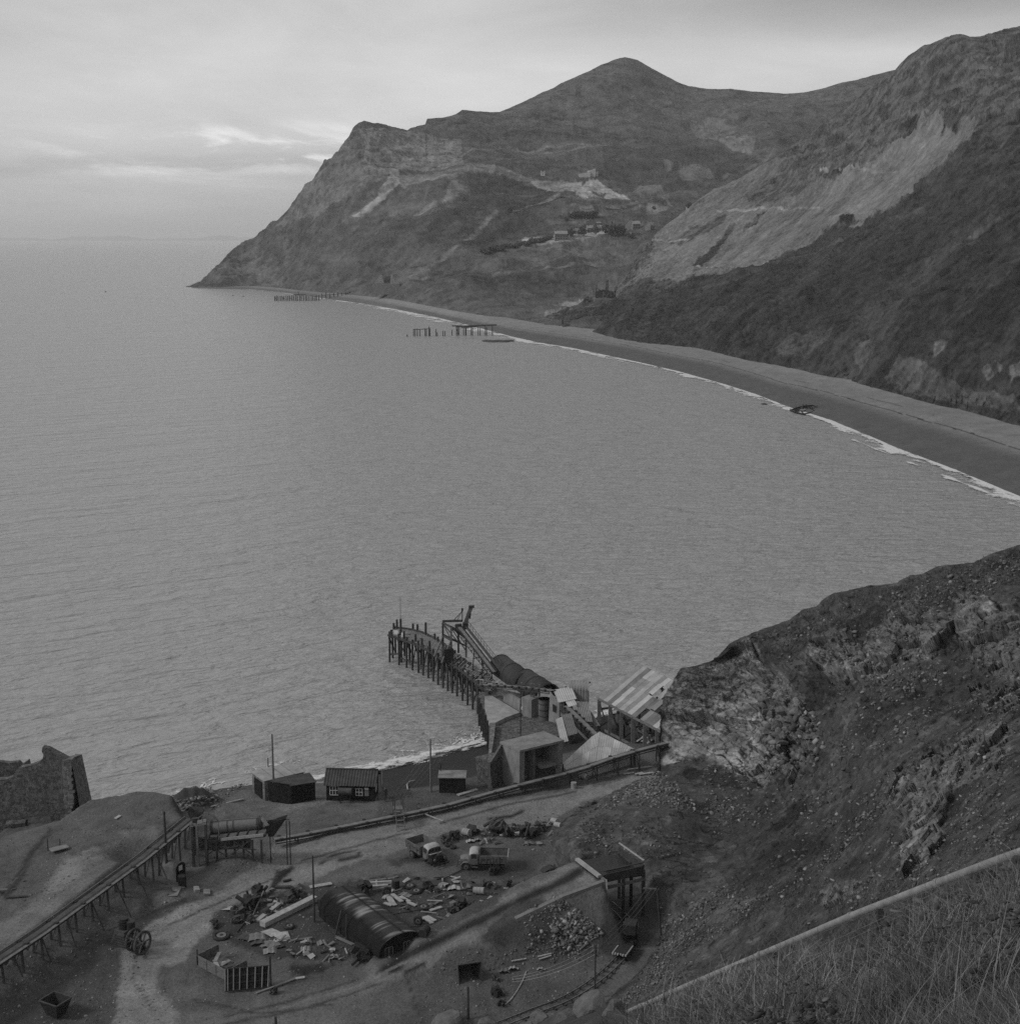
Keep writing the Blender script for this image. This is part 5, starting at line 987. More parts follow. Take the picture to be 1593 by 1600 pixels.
def plankq(px0, py0, px1, py1, w_, label, m=PALEW, z0=.12, z1=.12, group=None, name='plank', cat='plank', th=.08):
    a, b = ground(px0, py0), ground(px1, py1); a.z += z0; b.z += z1; o = MB(a).beam(a, b, w_, th).build(name, m); o.location = a; return tag(o, label, cat, group)
a, e = ground(427, 1342)+UP*.05, GY(409, 1316, 148.2); o = MB(a).beam(a, e, .75, .07).build('plank', PALEW); o.location = a; tag(o, 'wide pale board leaning from the yard up to the end of the drum stage', 'plank')
# ================================================================== QUAY AND PIER
def prism(o, pts, z0, z1, name, m, parent): 
    n = len(pts); return MB(o).add([(p[0], p[1], z1) for p in pts]+[(p[0], p[1], z0) for p in pts], [tuple(range(n)), tuple(range(n, 2*n))[::-1]]+[(i, n+i, n+(i+1) % n, (i+1) % n) for i in range(n)]).build(name, m, parent)
qo = G(765, 1128, 4.4); t_ = thing('quay', 'stone and concrete quay with a pale deck running out to the timber pier', 'quay', qo)
prism(qo, [G(x, y, 4.2) for x, y in ((747, 1086), (760, 1072), (842, 1090), (900, 1122), (890, 1150), (800, 1152), (776, 1182), (763, 1182), (764, 1130), (755, 1104))][::-1], -2, 4.2, 'stone_body', STONE, t_)
prism(qo, [G(x, y, 4.75) for x, y in ((757, 1088), (768, 1087), (812, 1113), (790, 1121), (774, 1129), (765, 1130), (757, 1102))][::-1], 4.0, 4.75, 'deck', PCONC, t_)
prism(qo, [G(x, y, 4.9) for x, y in ((766, 1131), (774, 1129), (772, 1150), (767, 1180), (763, 1180))][::-1], -.5, 4.9, 'curved_wall', PSTONE, t_)
for (x0, y0), (x1, y1), h, m, nm in (((786, 1096), (812, 1112), 1.7, CONC, 'parapet'), ((814, 1118), (830, 1122), 2.7, CONC, 'concrete_block')):
    a, b = G(x0, y0, 4.2), G(x1, y1, 4.2); d = (b-a).normalized(); s = Vector((-d.y, d.x, 0))*(1.9 if nm == 'concrete_block' else .4)
    MB(qo).slab([a+UP*h, b+UP*h, b+s+UP*h, a+s+UP*h], h+.3).build(nm, m, t_)
w_ = MB(qo)
for k in range(5): w_.beam(G(748+k*3.4, 1090+k*9, 4.4), G(748+k*3.4, 1090+k*9, 4.4)-UP*5.5, .3)
w_.build('fender_timber', DWOOD, t_)
# pier
FRONT = lerpc([(0, 606), (.1, 632), (.22, 652), (.36, 672), (.5, 692), (.64, 711), (.8, 735), (1, 764)]); FRY = lerpc([(0, 990), (.1, 998), (.22, 1006), (.36, 1016), (.5, 1029), (.64, 1038), (.8, 1057), (1, 1080)])
BACK = lerpc([(0, 614), (.1, 640), (.22, 660), (.36, 681), (.5, 703), (.64, 722), (.8, 748), (1, 776)]); BAY = lerpc([(0, 981), (.1, 984), (.22, 989), (.36, 999), (.5, 1014), (.64, 1027), (.8, 1045), (1, 1066)])
fz = lambda t: G(float(FRONT(t)), float(FRY(t)), 4.9); bz = lambda t: G(float(BACK(t)), float(BAY(t)), 4.9)
po = fz(.5); pier = thing('pier', 'derelict curved timber pier on raking piles reaching out from the quay', 'pier', po)
nb = 18; dk = MB(po); rnd = random.Random(3)
M_ = 150
for k in range(M_):
    t0 = k/M_; 
    if t0 > .55 and rnd.random() < .28: continue
    a, b = fz(t0), bz(t0); a2, b2 = fz(t0+.72/M_), bz(t0+.72/M_); j = rnd.uniform(-.04, .04)+(rnd.uniform(-.12, .12) if t0 > .5 else 0)
    e0 = rnd.uniform(0, .06); dk.slab([a.lerp(b, e0)+UP*j, a2.lerp(b2, e0)+UP*j, b2+UP*j, b+UP*j], .09)
dk.build('deck', CONC, pier)
mb = MB(po)
for k in range(24): 
    for f in (fz, bz): mb.beam(f(k/24)-UP*.28, f((k+1)/24)-UP*.28, .3, .34)
mb.build('edge_beam', DWOOD, pier); mb = MB(po)
for k in range(8, 24): mb.beam(fz(k/24).lerp(bz(k/24), .25)-UP*.3, fz((k+1)/24).lerp(bz((k+1)/24), .25)-UP*.3, .18, .2)
mb.build('joist', DWOOD, pier); mb = MB(po)
for k in range(0, 12): mb.beam(bz(k/24)+UP*.15, bz((k+1)/24)+UP*.15, .28, .25)
mb.build('kerb_beam', DWOOD, pier)
for k in range(nb):
    t0 = .01+k/nb*.98; a, b = fz(t0), bz(t0); d = (b-a).normalized(); e = (fz(min(t0+.02, 1.1))-fz(t0-.02)).normalized()
    MB(po).beam(a-d*.5-UP*.55, b+d*.4-UP*.55, .3, .35).build('cross_head', DWOOD, pier)
    for q, rk in ((0, -.5), (.5, 0), (1, .4)):
        if q == .5 and k % 2: continue
        c = a.lerp(b, q); up_ = (.3 if q == 0 else 0)+rnd.uniform(0, .35); MB(po).cyl(c+UP*up_, c+d*rk+e*rnd.uniform(-.12, .12)-UP*7.2, .2, .17, 8).build('pile', DWOOD, pier)
    if k % 2 == 0: MB(po).beam(a-UP*.9, b-UP*4.2, .16, .22).build('brace', DWOOD, pier)
    else: MB(po).beam(b-UP*.9, a-UP*4.0, .16, .22).build('brace', DWOOD, pier)
    if k < nb-1: MB(po).beam(b-UP*1.2, bz(min(1, t0+1/nb))-UP*4.2, .14, .2).build('brace', DWOOD, pier)
    if k < nb-1: MB(po).beam(a-UP*3.6, fz(t0+1/nb)-UP*rnd.uniform(2.2, 3.8), .16, .24).build('brace', DWOOD, pier)
for x_, y_, h in ((615, 983, 1.1), (620, 981, 1.5), (645, 984, 1.1), (652, 986, 1.2), (665, 992, 2.2), (679, 999, 1.0), (684, 1002, .8), (611, 992, .9), (631, 997, 1.2), (671, 1016, 1.6), (659, 1009, 1.3), (649, 1002, 1.2)):
    c = G(x_, y_, 4.9); MB(po).cyl(c-UP*.5, c+UP*h, .21, .19, 8).build('mooring_post', DWOOD, pier)
c = G(626, 992, 4.9); MB(po).cyl(c-UP*7, c+UP*2.8, .23, .2, 8).build('mast_stump', DWOOD, pier); MB(po).cyl(c+UP*2.4, c+UP*6.6, .05, .03, 6).build('mast_rod', DIRON, pier)
pn = MB(po); pn.slab([G(614, 992, 4.9)+UP*.1, G(622, 993, 4.9)+UP*.1, G(622, 993, 4.9)+UP*.85, G(614, 992, 4.9)+UP*.85], .06).slab([G(627, 996, 4.9)+UP*.1, G(631, 997, 4.9)+UP*.1, G(631, 997, 4.9)+UP*.85, G(627, 996, 4.9)+UP*.85], .06).build('white_panel', WHITE, pier)
# loading boom on the pier
lo_ = G(704, 1034, 5); boom = thing('loading_boom', 'rusty conveyor boom and gantry tower standing on the pier with a raised chute', 'loading gantry', lo_)
TW = {'a': (692, 1018, 973), 'b': (705, 1032, 980), 'c': (716, 1020, 985), 'd': (728, 1027, 998)}
tt = {}
for k, (x_, yb, yt) in TW.items():
    b = G(x_, yb, 5.0); tt[k] = (b, Vector((b.x, b.y, top_at(x_, yt, b)))); MB(lo_).beam(b, tt[k][1], .32).build('tower_post', WOOD if k in 'bd' else DWOOD, boom)
for p, q in (((692, 994), (678, 1026)), ((705, 1000), (690, 1036))):
    a = Vector((tt['a' if p[0] == 692 else 'b'][0].x, tt['a' if p[0] == 692 else 'b'][0].y, 0)); a.z = top_at(p[0], p[1], a); MB(lo_).beam(a, G(q[0], q[1], 4.9), .22).build('raking_strut', WOOD, boom)
for u, v, zu, zv in (('a', 'b', 0, 0), ('a', 'c', 0, 0), ('b', 'd', 0, 0), ('c', 'd', 0, 0), ('a', 'b', -2.2, -2.2), ('b', 'd', -2.0, -1.2), ('a', 'c', -2.0, -2.0)): MB(lo_).beam(tt[u][1]+UP*zu, tt[v][1]+UP*zv, .2, .26).build('tie_beam', DWOOD, boom)
for u, v in (('a', 'b'), ('b', 'd'), ('a', 'c')): MB(lo_).beam(tt[u][1]-UP*.1, tt[v][1]-UP*2.1, .12).build('brace', DWOOD, boom)
jt = GY(722, 970, 231); MB(lo_).beam(tt['a'][1]+UP*.25, jt, .3, .35).build('jib', DIRON, boom)
kp = GY(722, 955, 231); MB(lo_).beam(jt, kp, .15).build('king_post', DIRON, boom); MB(lo_).beam(kp, GY(709, 969, 232), .1).build('stay', DIRON, boom); MB(lo_).beam(kp+Vector((0, .3, 0)), GY(714, 969, 232), .06).build('stay', DIRON, boom)
MB(lo_).cyl(kp+UP*.0, kp+UP*.5, .16, n=8).build('sheave', DIRON, boom)
ca, cb = GY(727, 973, 230.5), GY(736, 948, 229.5); MB(lo_).beam(ca, cb, .62, .55, up=(0, 1, 0)).build('chute', WOOD, boom); MB(lo_).beam(cb-Vector((.4, 0, 0)), cb+Vector((.5, 0, .05)), .7, .3).build('chute_head', DIRON, boom); MB(lo_).box(ca+Vector((0, -.1, -.5)), (.9, .9, 1.0)).build('hopper', DIRON, boom)
MB(lo_).slab([GY(733, 958, 229.6), GY(736, 958, 229.6), GY(735, 967, 229.9), GY(731, 965, 229.9)], .1).build('flap', IRON, boom)
b0, b1 = GY(716, 978, 230), G(772, 1050, 6.6); dd = (b1-b0).normalized(); sd_ = dd.cross(UP).normalized(); nrm = sd_.cross(dd)
MB(lo_).cyl(b0-sd_*.5, b0+sd_*.5, .35, n=12).build('head_drum', DIRON, boom)
MB(lo_).beam(b0, b1, .5, .06).build('belt', BELT, boom)
for s in (-1, 1): MB(lo_).beam(b0+sd_*s*.45, b1+sd_*s*.45, .14, .2).build('stringer', DIRON, boom)
tr = MB(lo_); n = 14
for s in (-1, 1):
    tr.beam(b0+sd_*s*.45-nrm*.9, b1+sd_*s*.45-nrm*.9, .09)
    for k in range(n): a, b, c = b0.lerp(b1, k/n), b0.lerp(b1, (k+.5)/n), b0.lerp(b1, (k+1)/n); tr.beam(a+sd_*s*.45, b+sd_*s*.45-nrm*.9, .06); tr.beam(b+sd_*s*.45-nrm*.9, c+sd_*s*.45, .06)
tr.build('truss', DIRON, boom)
hr = MB(lo_); w0 = sd_*-1.15
hr.beam(b0+w0, b1+w0, .5, .06)
for k in range(13): a = b0.lerp(b1, (k+.5)/13)+w0*1.2; hr.beam(a, a+UP*1.0, .05)
hr.beam(b0+w0*1.2+UP*1.0, b1+w0*1.2+UP*1.0, .06); hr.beam(b0+w0*1.2+UP*.5, b1+w0*1.2+UP*.5, .04); hr.build('walkway', IRON, boom)
for k in (.55, .8):
    c = b0.lerp(b1, k)
    for s in (-1, 1): MB(lo_).beam(c+sd_*s*.6, (c.x+sd_.x*s*.9, c.y+sd_.y*s*.9, 4.4), .16).build('trestle_leg', DWOOD, boom)
    MB(lo_).beam(c-sd_*.8-UP*1.2, c+sd_*.8-UP*1.2, .12).build('brace', DWOOD, boom)
# winch house stacks of timber on the pier
b = G(699, 1033, 4.9); MBx = MB(b); MBx.box(b+UP*1.1, (1.5, 1.6, 2.2), .3); o = MBx.build('hopper_casing', DIRON); o.location = b
wt = thing('winch_casing', 'dark iron winch casing between the gantry legs on the pier', 'winch', b); o.parent = wt; o.location = (0, 0, 0); KIDS.setdefault(wt.name, []).append(o)
MB(b).cyl(b+Vector((-.9, -.2, 1.5)), b+Vector((.9, .3, 1.5)), .55, n=14).build('winch_drum', IRON, wt)
rnd = random.Random(11)
for k in range(34):
    t0 = rnd.uniform(.56, 1.04); c = fz(t0).lerp(bz(t0), rnd.uniform(0, 1))+UP*.15; a = rnd.uniform(-1.3, .2); L = rnd.uniform(.6, 1.9)
    dv = Vector((math.cos(a), math.sin(a), rnd.uniform(-.1, .25)))*L/2; o = MB(c).beam(c-dv, c+dv, rnd.uniform(.08, .22), .08).build('broken_timber', rnd.choice([WOOD, DWOOD, CONC, PALEW])); o.location = c
    tag(o, 'broken timber lying loose on the wrecked shoreward end of the pier', 'timber', 'broken timbers on the pier')
# ---- covered way (two dark barrel-roofed sections)
cw = G(800, 1080, 4.3); t_ = thing('tunnel_cover', 'long black barrel-shaped cover over the conveyor behind the quay', 'conveyor cover', cw)
for (x0, y0), (x1, y1), r_, nm in (((781, 1052), (822, 1082), 1.85, 'outer_barrel'), ((819, 1077), (857, 1102), 2.0, 'inner_barrel')):
    a, b = G(x0, y0-2, 5.0), G(x1, y1-2, 5.0); ax_ = (b-a); L = ax_.length; ax_.normalize(); sdv = Vector((-ax_.y, ax_.x, 0)); mb, prof = arch(MB(cw), a, ax_, sdv, L, r_, r_, .3, n=16, legs=.7); mb.build(nm, mat('tarred_barrel', .034, .45, .9, rough=.7, bump=.3, spec=.25), t_, smooth=True)
    MB(cw).add([a+ax_*.08+sdv*x*.97+UP*(z*.98+.3) for x, z in prof], [tuple(range(len(prof)))]).build('end_plate', DIRON, t_)
    for k in (.02, .5, .98):
        c = a+ax_*L*k; MB(cw).tube([c+sdv*x*1.012+UP*(z*1.012+.3) for x, z in prof], .05, 6).build('rib', DIRON, t_)
# ---- conveyor from the pier to the head house
PC = [G(750, 1070, 6.2), G(790, 1071, 7.2), G(828, 1074, 8.2), G(864, 1079, 9.2)]
t_ = conveyor('short rusty conveyor carried on posts from the pier to the head house', PC, .6, gl=False, every=1.6)
for k, x_ in enumerate((812, 824, 829, 839)):
    q = PC[2].lerp(PC[1], .35) if x_ == 812 else PC[2].lerp(PC[3], (x_-822)/42); MB(PC[0]).beam(q+UP*.6, (q.x, q.y, 4.1), .24).build('post', WOOD, t_)
# thin posts on the quay
c = G(813, 1150, 4.2); tt_ = thing('lamp_post', 'tall thin post with a small pale lamp in front of the quay deck', 'lamp post', c); MB(c).cyl(c, (c.x, c.y, top_at(813, 1080, c)), .08, .06, 6).build('post', DIRON, tt_); MB(c).cyl((c.x+.2, c.y-.1, top_at(813, 1108, c)), (c.x+.2, c.y-.1, top_at(813, 1104, c)), .14, .08, 8).build('lamp', WHITE, tt_)
# ---- head house
hb = G(876, 1129, 4.2); t_ = thing('head_house', 'corrugated iron head house with a pale sloping roof where the conveyors meet', 'building', hb); f_ = hutframe(hb, .38)
Wd, Dd = 2.9, 2.8; zf, zb = 5.0, 5.9
mb = MB(hb); mb.corr(GY(857, 1127, 197.6), GY(873, 1130, 196), GY(873, 1098, 196), GY(859, 1080, 198), .3, .03); mb.build('corrugated_wall', mat('galvanised_sheet_b'), t_)
mb = MB(hb); mb.corr(GY(873, 1130, 196), GY(881, 1129, 196.3), GY(881, 1097, 196.3), GY(873, 1098, 196), .3, .03); mb.build('corrugated_wall', mat('galvanised_sheet_a'), t_)
MB(hb).corr(GY(872, 1098, 195.5), GY(901, 1092, 196), GY(893, 1073, 199.4), GY(864, 1078, 198.9), .3, .03).build('roof', mat('galvanised_sheet_c'), t_)
MB(hb).corr(GY(888, 1105, 194.3), GY(901, 1101, 194.8), GY(896, 1092, 196.2), GY(883, 1096, 195.8), .3, .03).build('canopy', mat('galvanised_sheet_c'), t_)
MB(hb).slab([GY(863, 1112, 196.6), GY(867, 1113, 196.3), GY(867, 1102, 196.3), GY(863, 1100, 196.6)], .05).build('window', GLASS, t_)
for x_, y_ in ((.3, .2), (.9, .4), (1.4, .9), (1.6, 2.0), (.3, 2.2)): MB(hb).beam(f_(x_, y_, 0), f_(x_, y_, 4.6), .18).build('post', DWOOD, t_)
MB(hb).box(f_(.9, 1.4, 2.8), (1.6, 1.6, 2.2), .38).build('machine_casing', DIRON, t_)
mb = MB(hb); mb.slab([f_(-.3, -1.4, 1.2), f_(2.6, -1.0, 1.4), f_(2.6, .2, 1.4), f_(-.3, .2, 1.2)], .15); mb.build('platform', WOOD, t_)
c = G(850, 1124, 4.2); tk = thing('water_tank', 'tall round dark tank standing against the head house', 'tank', c); MB(c).cyl(c, c+UP*3.1, .85, n=20).build('shell', CONCD, tk); mb = MB(c); [mb.cyl(c+UP*z, c+UP*(z+.08), .9, n=20) for z in (.6, 1.5, 2.4, 3.02)]; mb.build('hoop', DIRON, tk)
# arched corrugated screen behind
cc = GY(893, 1097, 199); t_ = thing('arched_canopy', 'curved sheet of corrugated iron arching over behind the head house', 'canopy', cc)
a = GY(889, 1095, 199); mb = MB(cc); ux = Vector((.97, -.24, 0)); bk = Vector((.24, .97, 0)); prof = [(0, 0), (.02, 1.5)]+[(1.0-1.0*math.cos(math.pi*k/12), 1.7+1.0*math.sin(math.pi*k/12)) for k in range(0, 11)]
vs = []; nn_ = 26
for i in range(nn_+1):
    for th_ in (0, .05):
        for x, z in prof: vs.append(a+ux*(2.7*i/nn_)+bk*(x+th_*.6+.03*math.sin(i*1.57))+UP*(z-th_*.6+.03*math.sin(i*1.57)))
m = len(prof); fs = []
for i in range(nn_):
    for j in range(m-1): b = i*2*m+j; fs.append((b, b+2*m, b+2*m+1, b+1)); b += m; fs.append((b, b+1, b+2*m+1, b+2*m))
fs += [(k*2*m+m-1, (k+1)*2*m+m-1, (k+1)*2*m+2*m-1, k*2*m+2*m-1) for k in range(nn_)]
mb.add(vs, fs); mb.build('curved_sheet', mat('galvanised_sheet_b'), t_)
for k in (0, 1): MB(cc).beam(a+ux*2.7*k+bk*.3-UP*5, a+ux*2.7*k+bk*.3+UP*1.6, .14).build('post', DWOOD, t_)
# inclined conveyor down to the shed, with loose sheets
PD = [GY(884, 1103, 195), GY(932, 1149, 186)]
t_ = conveyor('steep inclined conveyor dropping from the head house towards the big shed', PD, .7, gl=False, every=1.3)
for s in (-1, 1):
    d = (PD[1]-PD[0]).normalized(); s_ = d.cross(UP).normalized()*s*.75; MB(PD[0]).beam(PD[0]+s_-UP*1.1, PD[1]+s_-UP*1.1, .16, .3).build('lower_beam', WOOD, t_)
for k in range(5): q = PD[0].lerp(PD[1], (k+.5)/5); MB(PD[0]).beam(q-UP*.2, (q.x, q.y, 4.0), .16).build('post', DWOOD, t_); MB(PD[0]).beam(q-UP*.3, PD[0].lerp(PD[1], min(1, (k+1.3)/5))-UP*1.1, .09).build('brace', WOOD, t_)
def sheet(quad, m, label, name='corrugated_sheet', group=None, pitch=.28):
    o = MB(quad[0]).corr(*quad, pitch, .03).build(name, m); o.location = quad[0]; return tag(o, label, 'sheet', group)
sheet([GY(876, 1161, 178), GY(888, 1158, 178), GY(878, 1120, 182), GY(868, 1124, 182)], GALV[0], 'pale corrugated sheet leaning upright beside the concrete bunker')
sheet([GY(888, 1150, 183), GY(902, 1146, 184), GY(892, 1114, 190), GY(878, 1118, 189)], GALV[3], 'dull corrugated sheet slumped under the inclined conveyor')
sheet([GY(905, 1128, 191), GY(925, 1128, 192), GY(918, 1096, 197), GY(900, 1098, 196)], GALV[1], 'grey sheet roof sloping beside the inclined conveyor')
sheet([GY(930, 1135, 192), GY(938, 1134, 192), GY(912, 1096, 198), GY(903, 1100, 197)], GALV[3], 'long dull sheet lying along the far side of the inclined conveyor')
# ---- concrete bunker
bo = G(811.5, 1172, 11.0); bo.z = 5.4; t_ = thing('concrete_bunker', 'roofed concrete loading bunker with open bays below the quay', 'bunker', bo)
A_, B_, C_, D__ = (G(x, y, 11) for x, y in ((782.5, 1159), (849, 1143), (879, 1156), (811.5, 1172)))
e1 = (B_-A_).normalized(); e2 = (D__-A_).normalized(); 
MB(bo).slab([A_-e1*.1-e2*.1, D__-e1*.1+e2*.15, C_+e1*.1+e2*.15, B_+e1*.1-e2*.1], .28).build('roof', PCONC if False else CONC, t_)
def wallp(p, q, z0, z1, th_, nm, m=CONC): 
    d = (q-p).normalized(); s = Vector((-d.y, d.x, 0))*th_; p = Vector((p.x, p.y, z1)); q = Vector((q.x, q.y, z1)); MB(bo).slab([p, q, q+s, p+s], z1-z0).build(nm, m, t_)
wallp(A_, D__, 4.5, 10.72, .35, 'side_wall'); wallp(B_, A_.lerp(B_, .5), 4.5, 10.72, .3, 'back_wall'); wallp(C_-e1*.35, B_-e1*.35, 7.2, 10.72, .35, 'end_wall')
wallp(D__+e1*.35, D__+e1*.75, 4.5, 10.72, .35, 'pillar'); mid_ = D__.lerp(C_, .36); wallp(mid_+e1*0, A_.lerp(B_, .36), 4.5, 10.72, .3, 'partition', CONCD); wallp(D__.lerp(C_, .95), C_, 7.5, 10.72, .35, 'pillar')
q0, q1 = D__.lerp(C_, .5), C_; sl_ = MB(bo).slab([Vector((p.x, p.y, 8.1)) for p in (q0, q1, B_, A_.lerp(B_, .5))], .25).build('floor_slab', CONC, t_)
wallp(D__.lerp(C_, .38)-e2*1.4, C_-e2*1.4, 4.5, 8.0, .3, 'lower_wall', CONCD); MB(bo).beam(Vector((D__.x, D__.y, 7.4))+e1*.4, Vector((mid_.x, mid_.y, 6.6))-e2*1.5, .3).build('beam', CONC, t_)
# sloping stone wing
so_ = G(760, 1226, 5.6); ws = thing('stone_wing', 'rough stone buttress with a sloping cap on the left of the concrete bunker', 'buttress', so_)
pA, pB, pC, pD = G(742, 1183, 9.3), G(764, 1191, 9.3), G(783, 1178, 9.6), G(770, 1176, 9.6); MB(so_).slab([pA, pB, pC, pD], 4.6).build('stone_mass', STONE, ws)
MB(so_).slab([pB, Vector((A_.x, A_.y, 10.8))-e1*.05, Vector((A_.x, A_.y, 9.4))-e1*.05+e2*.1, pB-UP*.2], .25).build('sloping_cap', CONCD, ws); MB(so_).beam(pB+Vector((0, -.15, .1)), Vector((pB.x, pB.y-.15, 5.2)), .28).build('corner_post', WOOD, ws)
# ---- big open shed
so2 = GY(938, 1143, 193); shed = thing('open_shed', 'large open shed on tall posts with a patched and holed corrugated roof', 'shed', so2)
EA, EB = GY(936, 1091, 193), GY(1027, 1139, 180.5); e1 = (EB-EA).normalized(); Ls = (EB-EA).length
perp = Vector((-e1.y, e1.x, 0)).normalized()*-1; perp = Vector((.905, .425, 0)); RA = EA+perp*6.4+UP*4.1; RB = EB+perp*6.2+UP*4.1
# roof corners checked against the slope of the far verge
nxp, nyp = 15, 4; rnd = random.Random(8); tone = [MB(so2) for _ in range(4)]; holes = {(9, 0), (8, 2), (11, 1), (12, 1)}; 
EB2 = EB+(EB-EA)*.06; RB2 = RB+(RB-RA)*.06; nxp = 15
for i in range(nxp):
    for j in range(nyp):
        if (i, j) in holes: continue
        u0, u1 = i/nxp+.001, (i+1)/nxp+.004; v0, v1 = j/nyp, (j+1)/nyp+.012
        P_ = lambda u, v: (EA.lerp(EB2, u)).lerp(RA.lerp(RB2, u), v)
        off = UP*(.02*j+.015*(i % 2)+rnd.uniform(0, .03)); sk = rnd.uniform(-.06, .06)
        if (i, j) in {(7, 2), (10, 1), (13, 1), (9, 2)}: off += UP*.25; sk = .25
        k = ([1, 0, 3, 2, 1, 0, 1, 2, 3, 0, 1, 3, 0, 2, 1][i] if rnd.random() < .7 else rnd.choice([0, 1, 3])); MB(so2).corr(P_(u0, v0+sk*.05)+off, P_(u1, v0)+off, P_(u1, v1)+off, P_(u0, v1)+off-UP*.02, .3, .03).build('roof_sheet', GALV[k], shed)
for i in range(0, nxp, 1):
    pass
rb = MB(so2)
for j in (0, .25, .5, .75, 1.0): rb.beam(EA.lerp(RA, j)-UP*.18, EB2.lerp(RB2, j)-UP*.18, .12, .16)
rb.build('purlin', DWOOD, shed); MB(so2).beam(RA+UP*.08, RB2+UP*.08, .3, .08).build('ridge_board', PALEW, shed); MB(so2).beam(EA-perp*.12-UP*.12, EB2-perp*.12-UP*.12, .12, .3).build('eave_beam', WOOD, shed)
for k in range(6):
    u = k/5*.94; p = EA.lerp(EB2, u); g = Vector((p.x, p.y, 3.6)); MB(so2).beam(p-UP*.1, g, .5, .5).build('post', WOOD, shed)
    r_ = RA.lerp(RB2, u); MB(so2).beam(p-UP*.3, r_-UP*.3, .16, .22).build('rafter', DWOOD, shed); MB(so2).beam(r_-UP*.3, Vector((r_.x, r_.y, 3.6)), .3).build('rear_post', DWOOD, shed)
    MB(so2).beam(p-UP*1.6, Vector((r_.x, r_.y, p.z-1.6)), .2, .24).build('tie_beam', WOOD, shed); MB(so2).beam(p-UP*.6, EA.lerp(EB2, u+.1)-UP*2.6, .14).build('brace', DWOOD, shed)
    MB(so2).beam(Vector((p.x, p.y, 5.6)), Vector((r_.x, r_.y, 8.6)), .14).build('brace', DWOOD, shed)
mb = MB(so2); mb.beam(EA.lerp(EB2, .1)-UP*4.2, EB2-UP*4.0, .2, .3); mb.beam(EA.lerp(EB2, .25)-UP*2.8+perp*2, EB2-UP*2.8+perp*2, .2, .3); mb.beam(EA.lerp(EB2, .45)-UP*1.8+perp*1, EB2-UP*2.2+perp*1, .2, .3); mb.build('girt', WOOD, shed)
for u, v in ((.55, .2), (.68, .4), (.8, .25)): p = EA.lerp(EB2, u)+perp*6*v; MB(so2).slab([p-UP*4+e1*1.2, p-UP*4-e1*.9, p-UP*3.2-e1*.9+perp*1.5, p-UP*3.2+e1*1.2+perp*1.5][::-1], .12).build('floor_panel', PALEW, shed)
c = GY(966, 1142, 190.5); bl = thing('boiler', 'round dark boiler standing under the big open shed', 'boiler', c); v = ico3_v*np.array([1.15, 1.15, 1.35]); MB(c).add([c+Vector(a)+UP*1.2 for a in v.tolist()], [tuple(a) for a in ico3_f]).build('shell', IRON, bl, smooth=True); MB(c).cyl(c+UP*2.3, c+UP*2.8, .3, n=10).build('neck', DIRON, bl); MB(c).cyl(c-UP*.8, c+UP*.4, .9, n=14).build('base', DIRON, bl)
# fan-shaped sheet roof over the conveyor tail
fo = G(934, 1152, 7); fn = thing('lean_to_roof', 'broad pale fan-shaped corrugated roof lying behind the long conveyor', 'roof', fo)
P0, P1, P2, P3 = G(879, 1193, 7.6), G(934, 1142, 9.4), G(990, 1170, 8.6), G(884, 1203, 7.2)
P2b = G(986, 1174, 8.1)
cols = 9; tn = [MB(fo) for _ in range(3)]
for i in range(cols):
    u0, u1 = i/cols, (i+1)/cols+.006
    lo0, lo1 = P3.lerp(P2b, u0), P3.lerp(P2b, u1)
    hi = lambda u: P0.lerp(P1, min(1, u/.42)) if u < .42 else P1.lerp(P2, (u-.42)/.58)
    for v0, v1 in ((0, .52), (.5, 1.0)):
        MB(fo).corr(lo0.lerp(hi(u0), v0)+UP*(.03*(i % 2)+.04*v0), lo1.lerp(hi(u1), v0)+UP*(.03*(i % 2)+.04*v0), lo1.lerp(hi(u1), v1)+UP*.03*(i % 2), lo0.lerp(hi(u0), v1)+UP*.03*(i % 2), .28, .014).build('roof_sheet', (GALV[0], GALV[2], GALV[0])[(i*2+int(v0 > 0)) % 3], fn)
for p in (P0, P1, P2, P2b): MB(fo).beam(p-UP*.1, (p.x, p.y, 4.5), .2).build('post', DWOOD, fn)
wl = MB(fo); q0, q1 = G(905, 1214, 6.0), G(985, 1192, 6.3); q0.z = q1.z = 5.8; wl.corr(q0, q1, q1+UP*1.5+Vector((0, .5, 0)), q0+UP*1.0+Vector((0, .5, 0)), .3, .03); wl.build('lower_sheeting', mat('galvanised_sheet_c'), fn)
drum(911, 1217, 'pale drum lying tilted under the long conveyor', .36, 1.3, PCONC, lie=2.4); drum(896, 1232, 'short pale drum standing at the yard edge by the conveyor', .34, .75, PCONC)
for k, (a, b, lab) in enumerate(((974, 990, 'short white beam lying near the foot of the rock spur'), (992, 1004, 'thin split pale plank beside the white beam'), (998, 1020, 'long pale stack board under the rock spur'))): plankq(a, 1211+k, b, 1209+k*.5, .35, lab, z0=.15+.05*k, z1=.15+.05*k)
plankq(980, 1204, 1018, 1199, .2, 'slim plank lying parallel behind the white beams')
plankq(715, 1244, 745, 1235, .5, 'pale weathered boards lying in front of the small black box hut', th=.12)
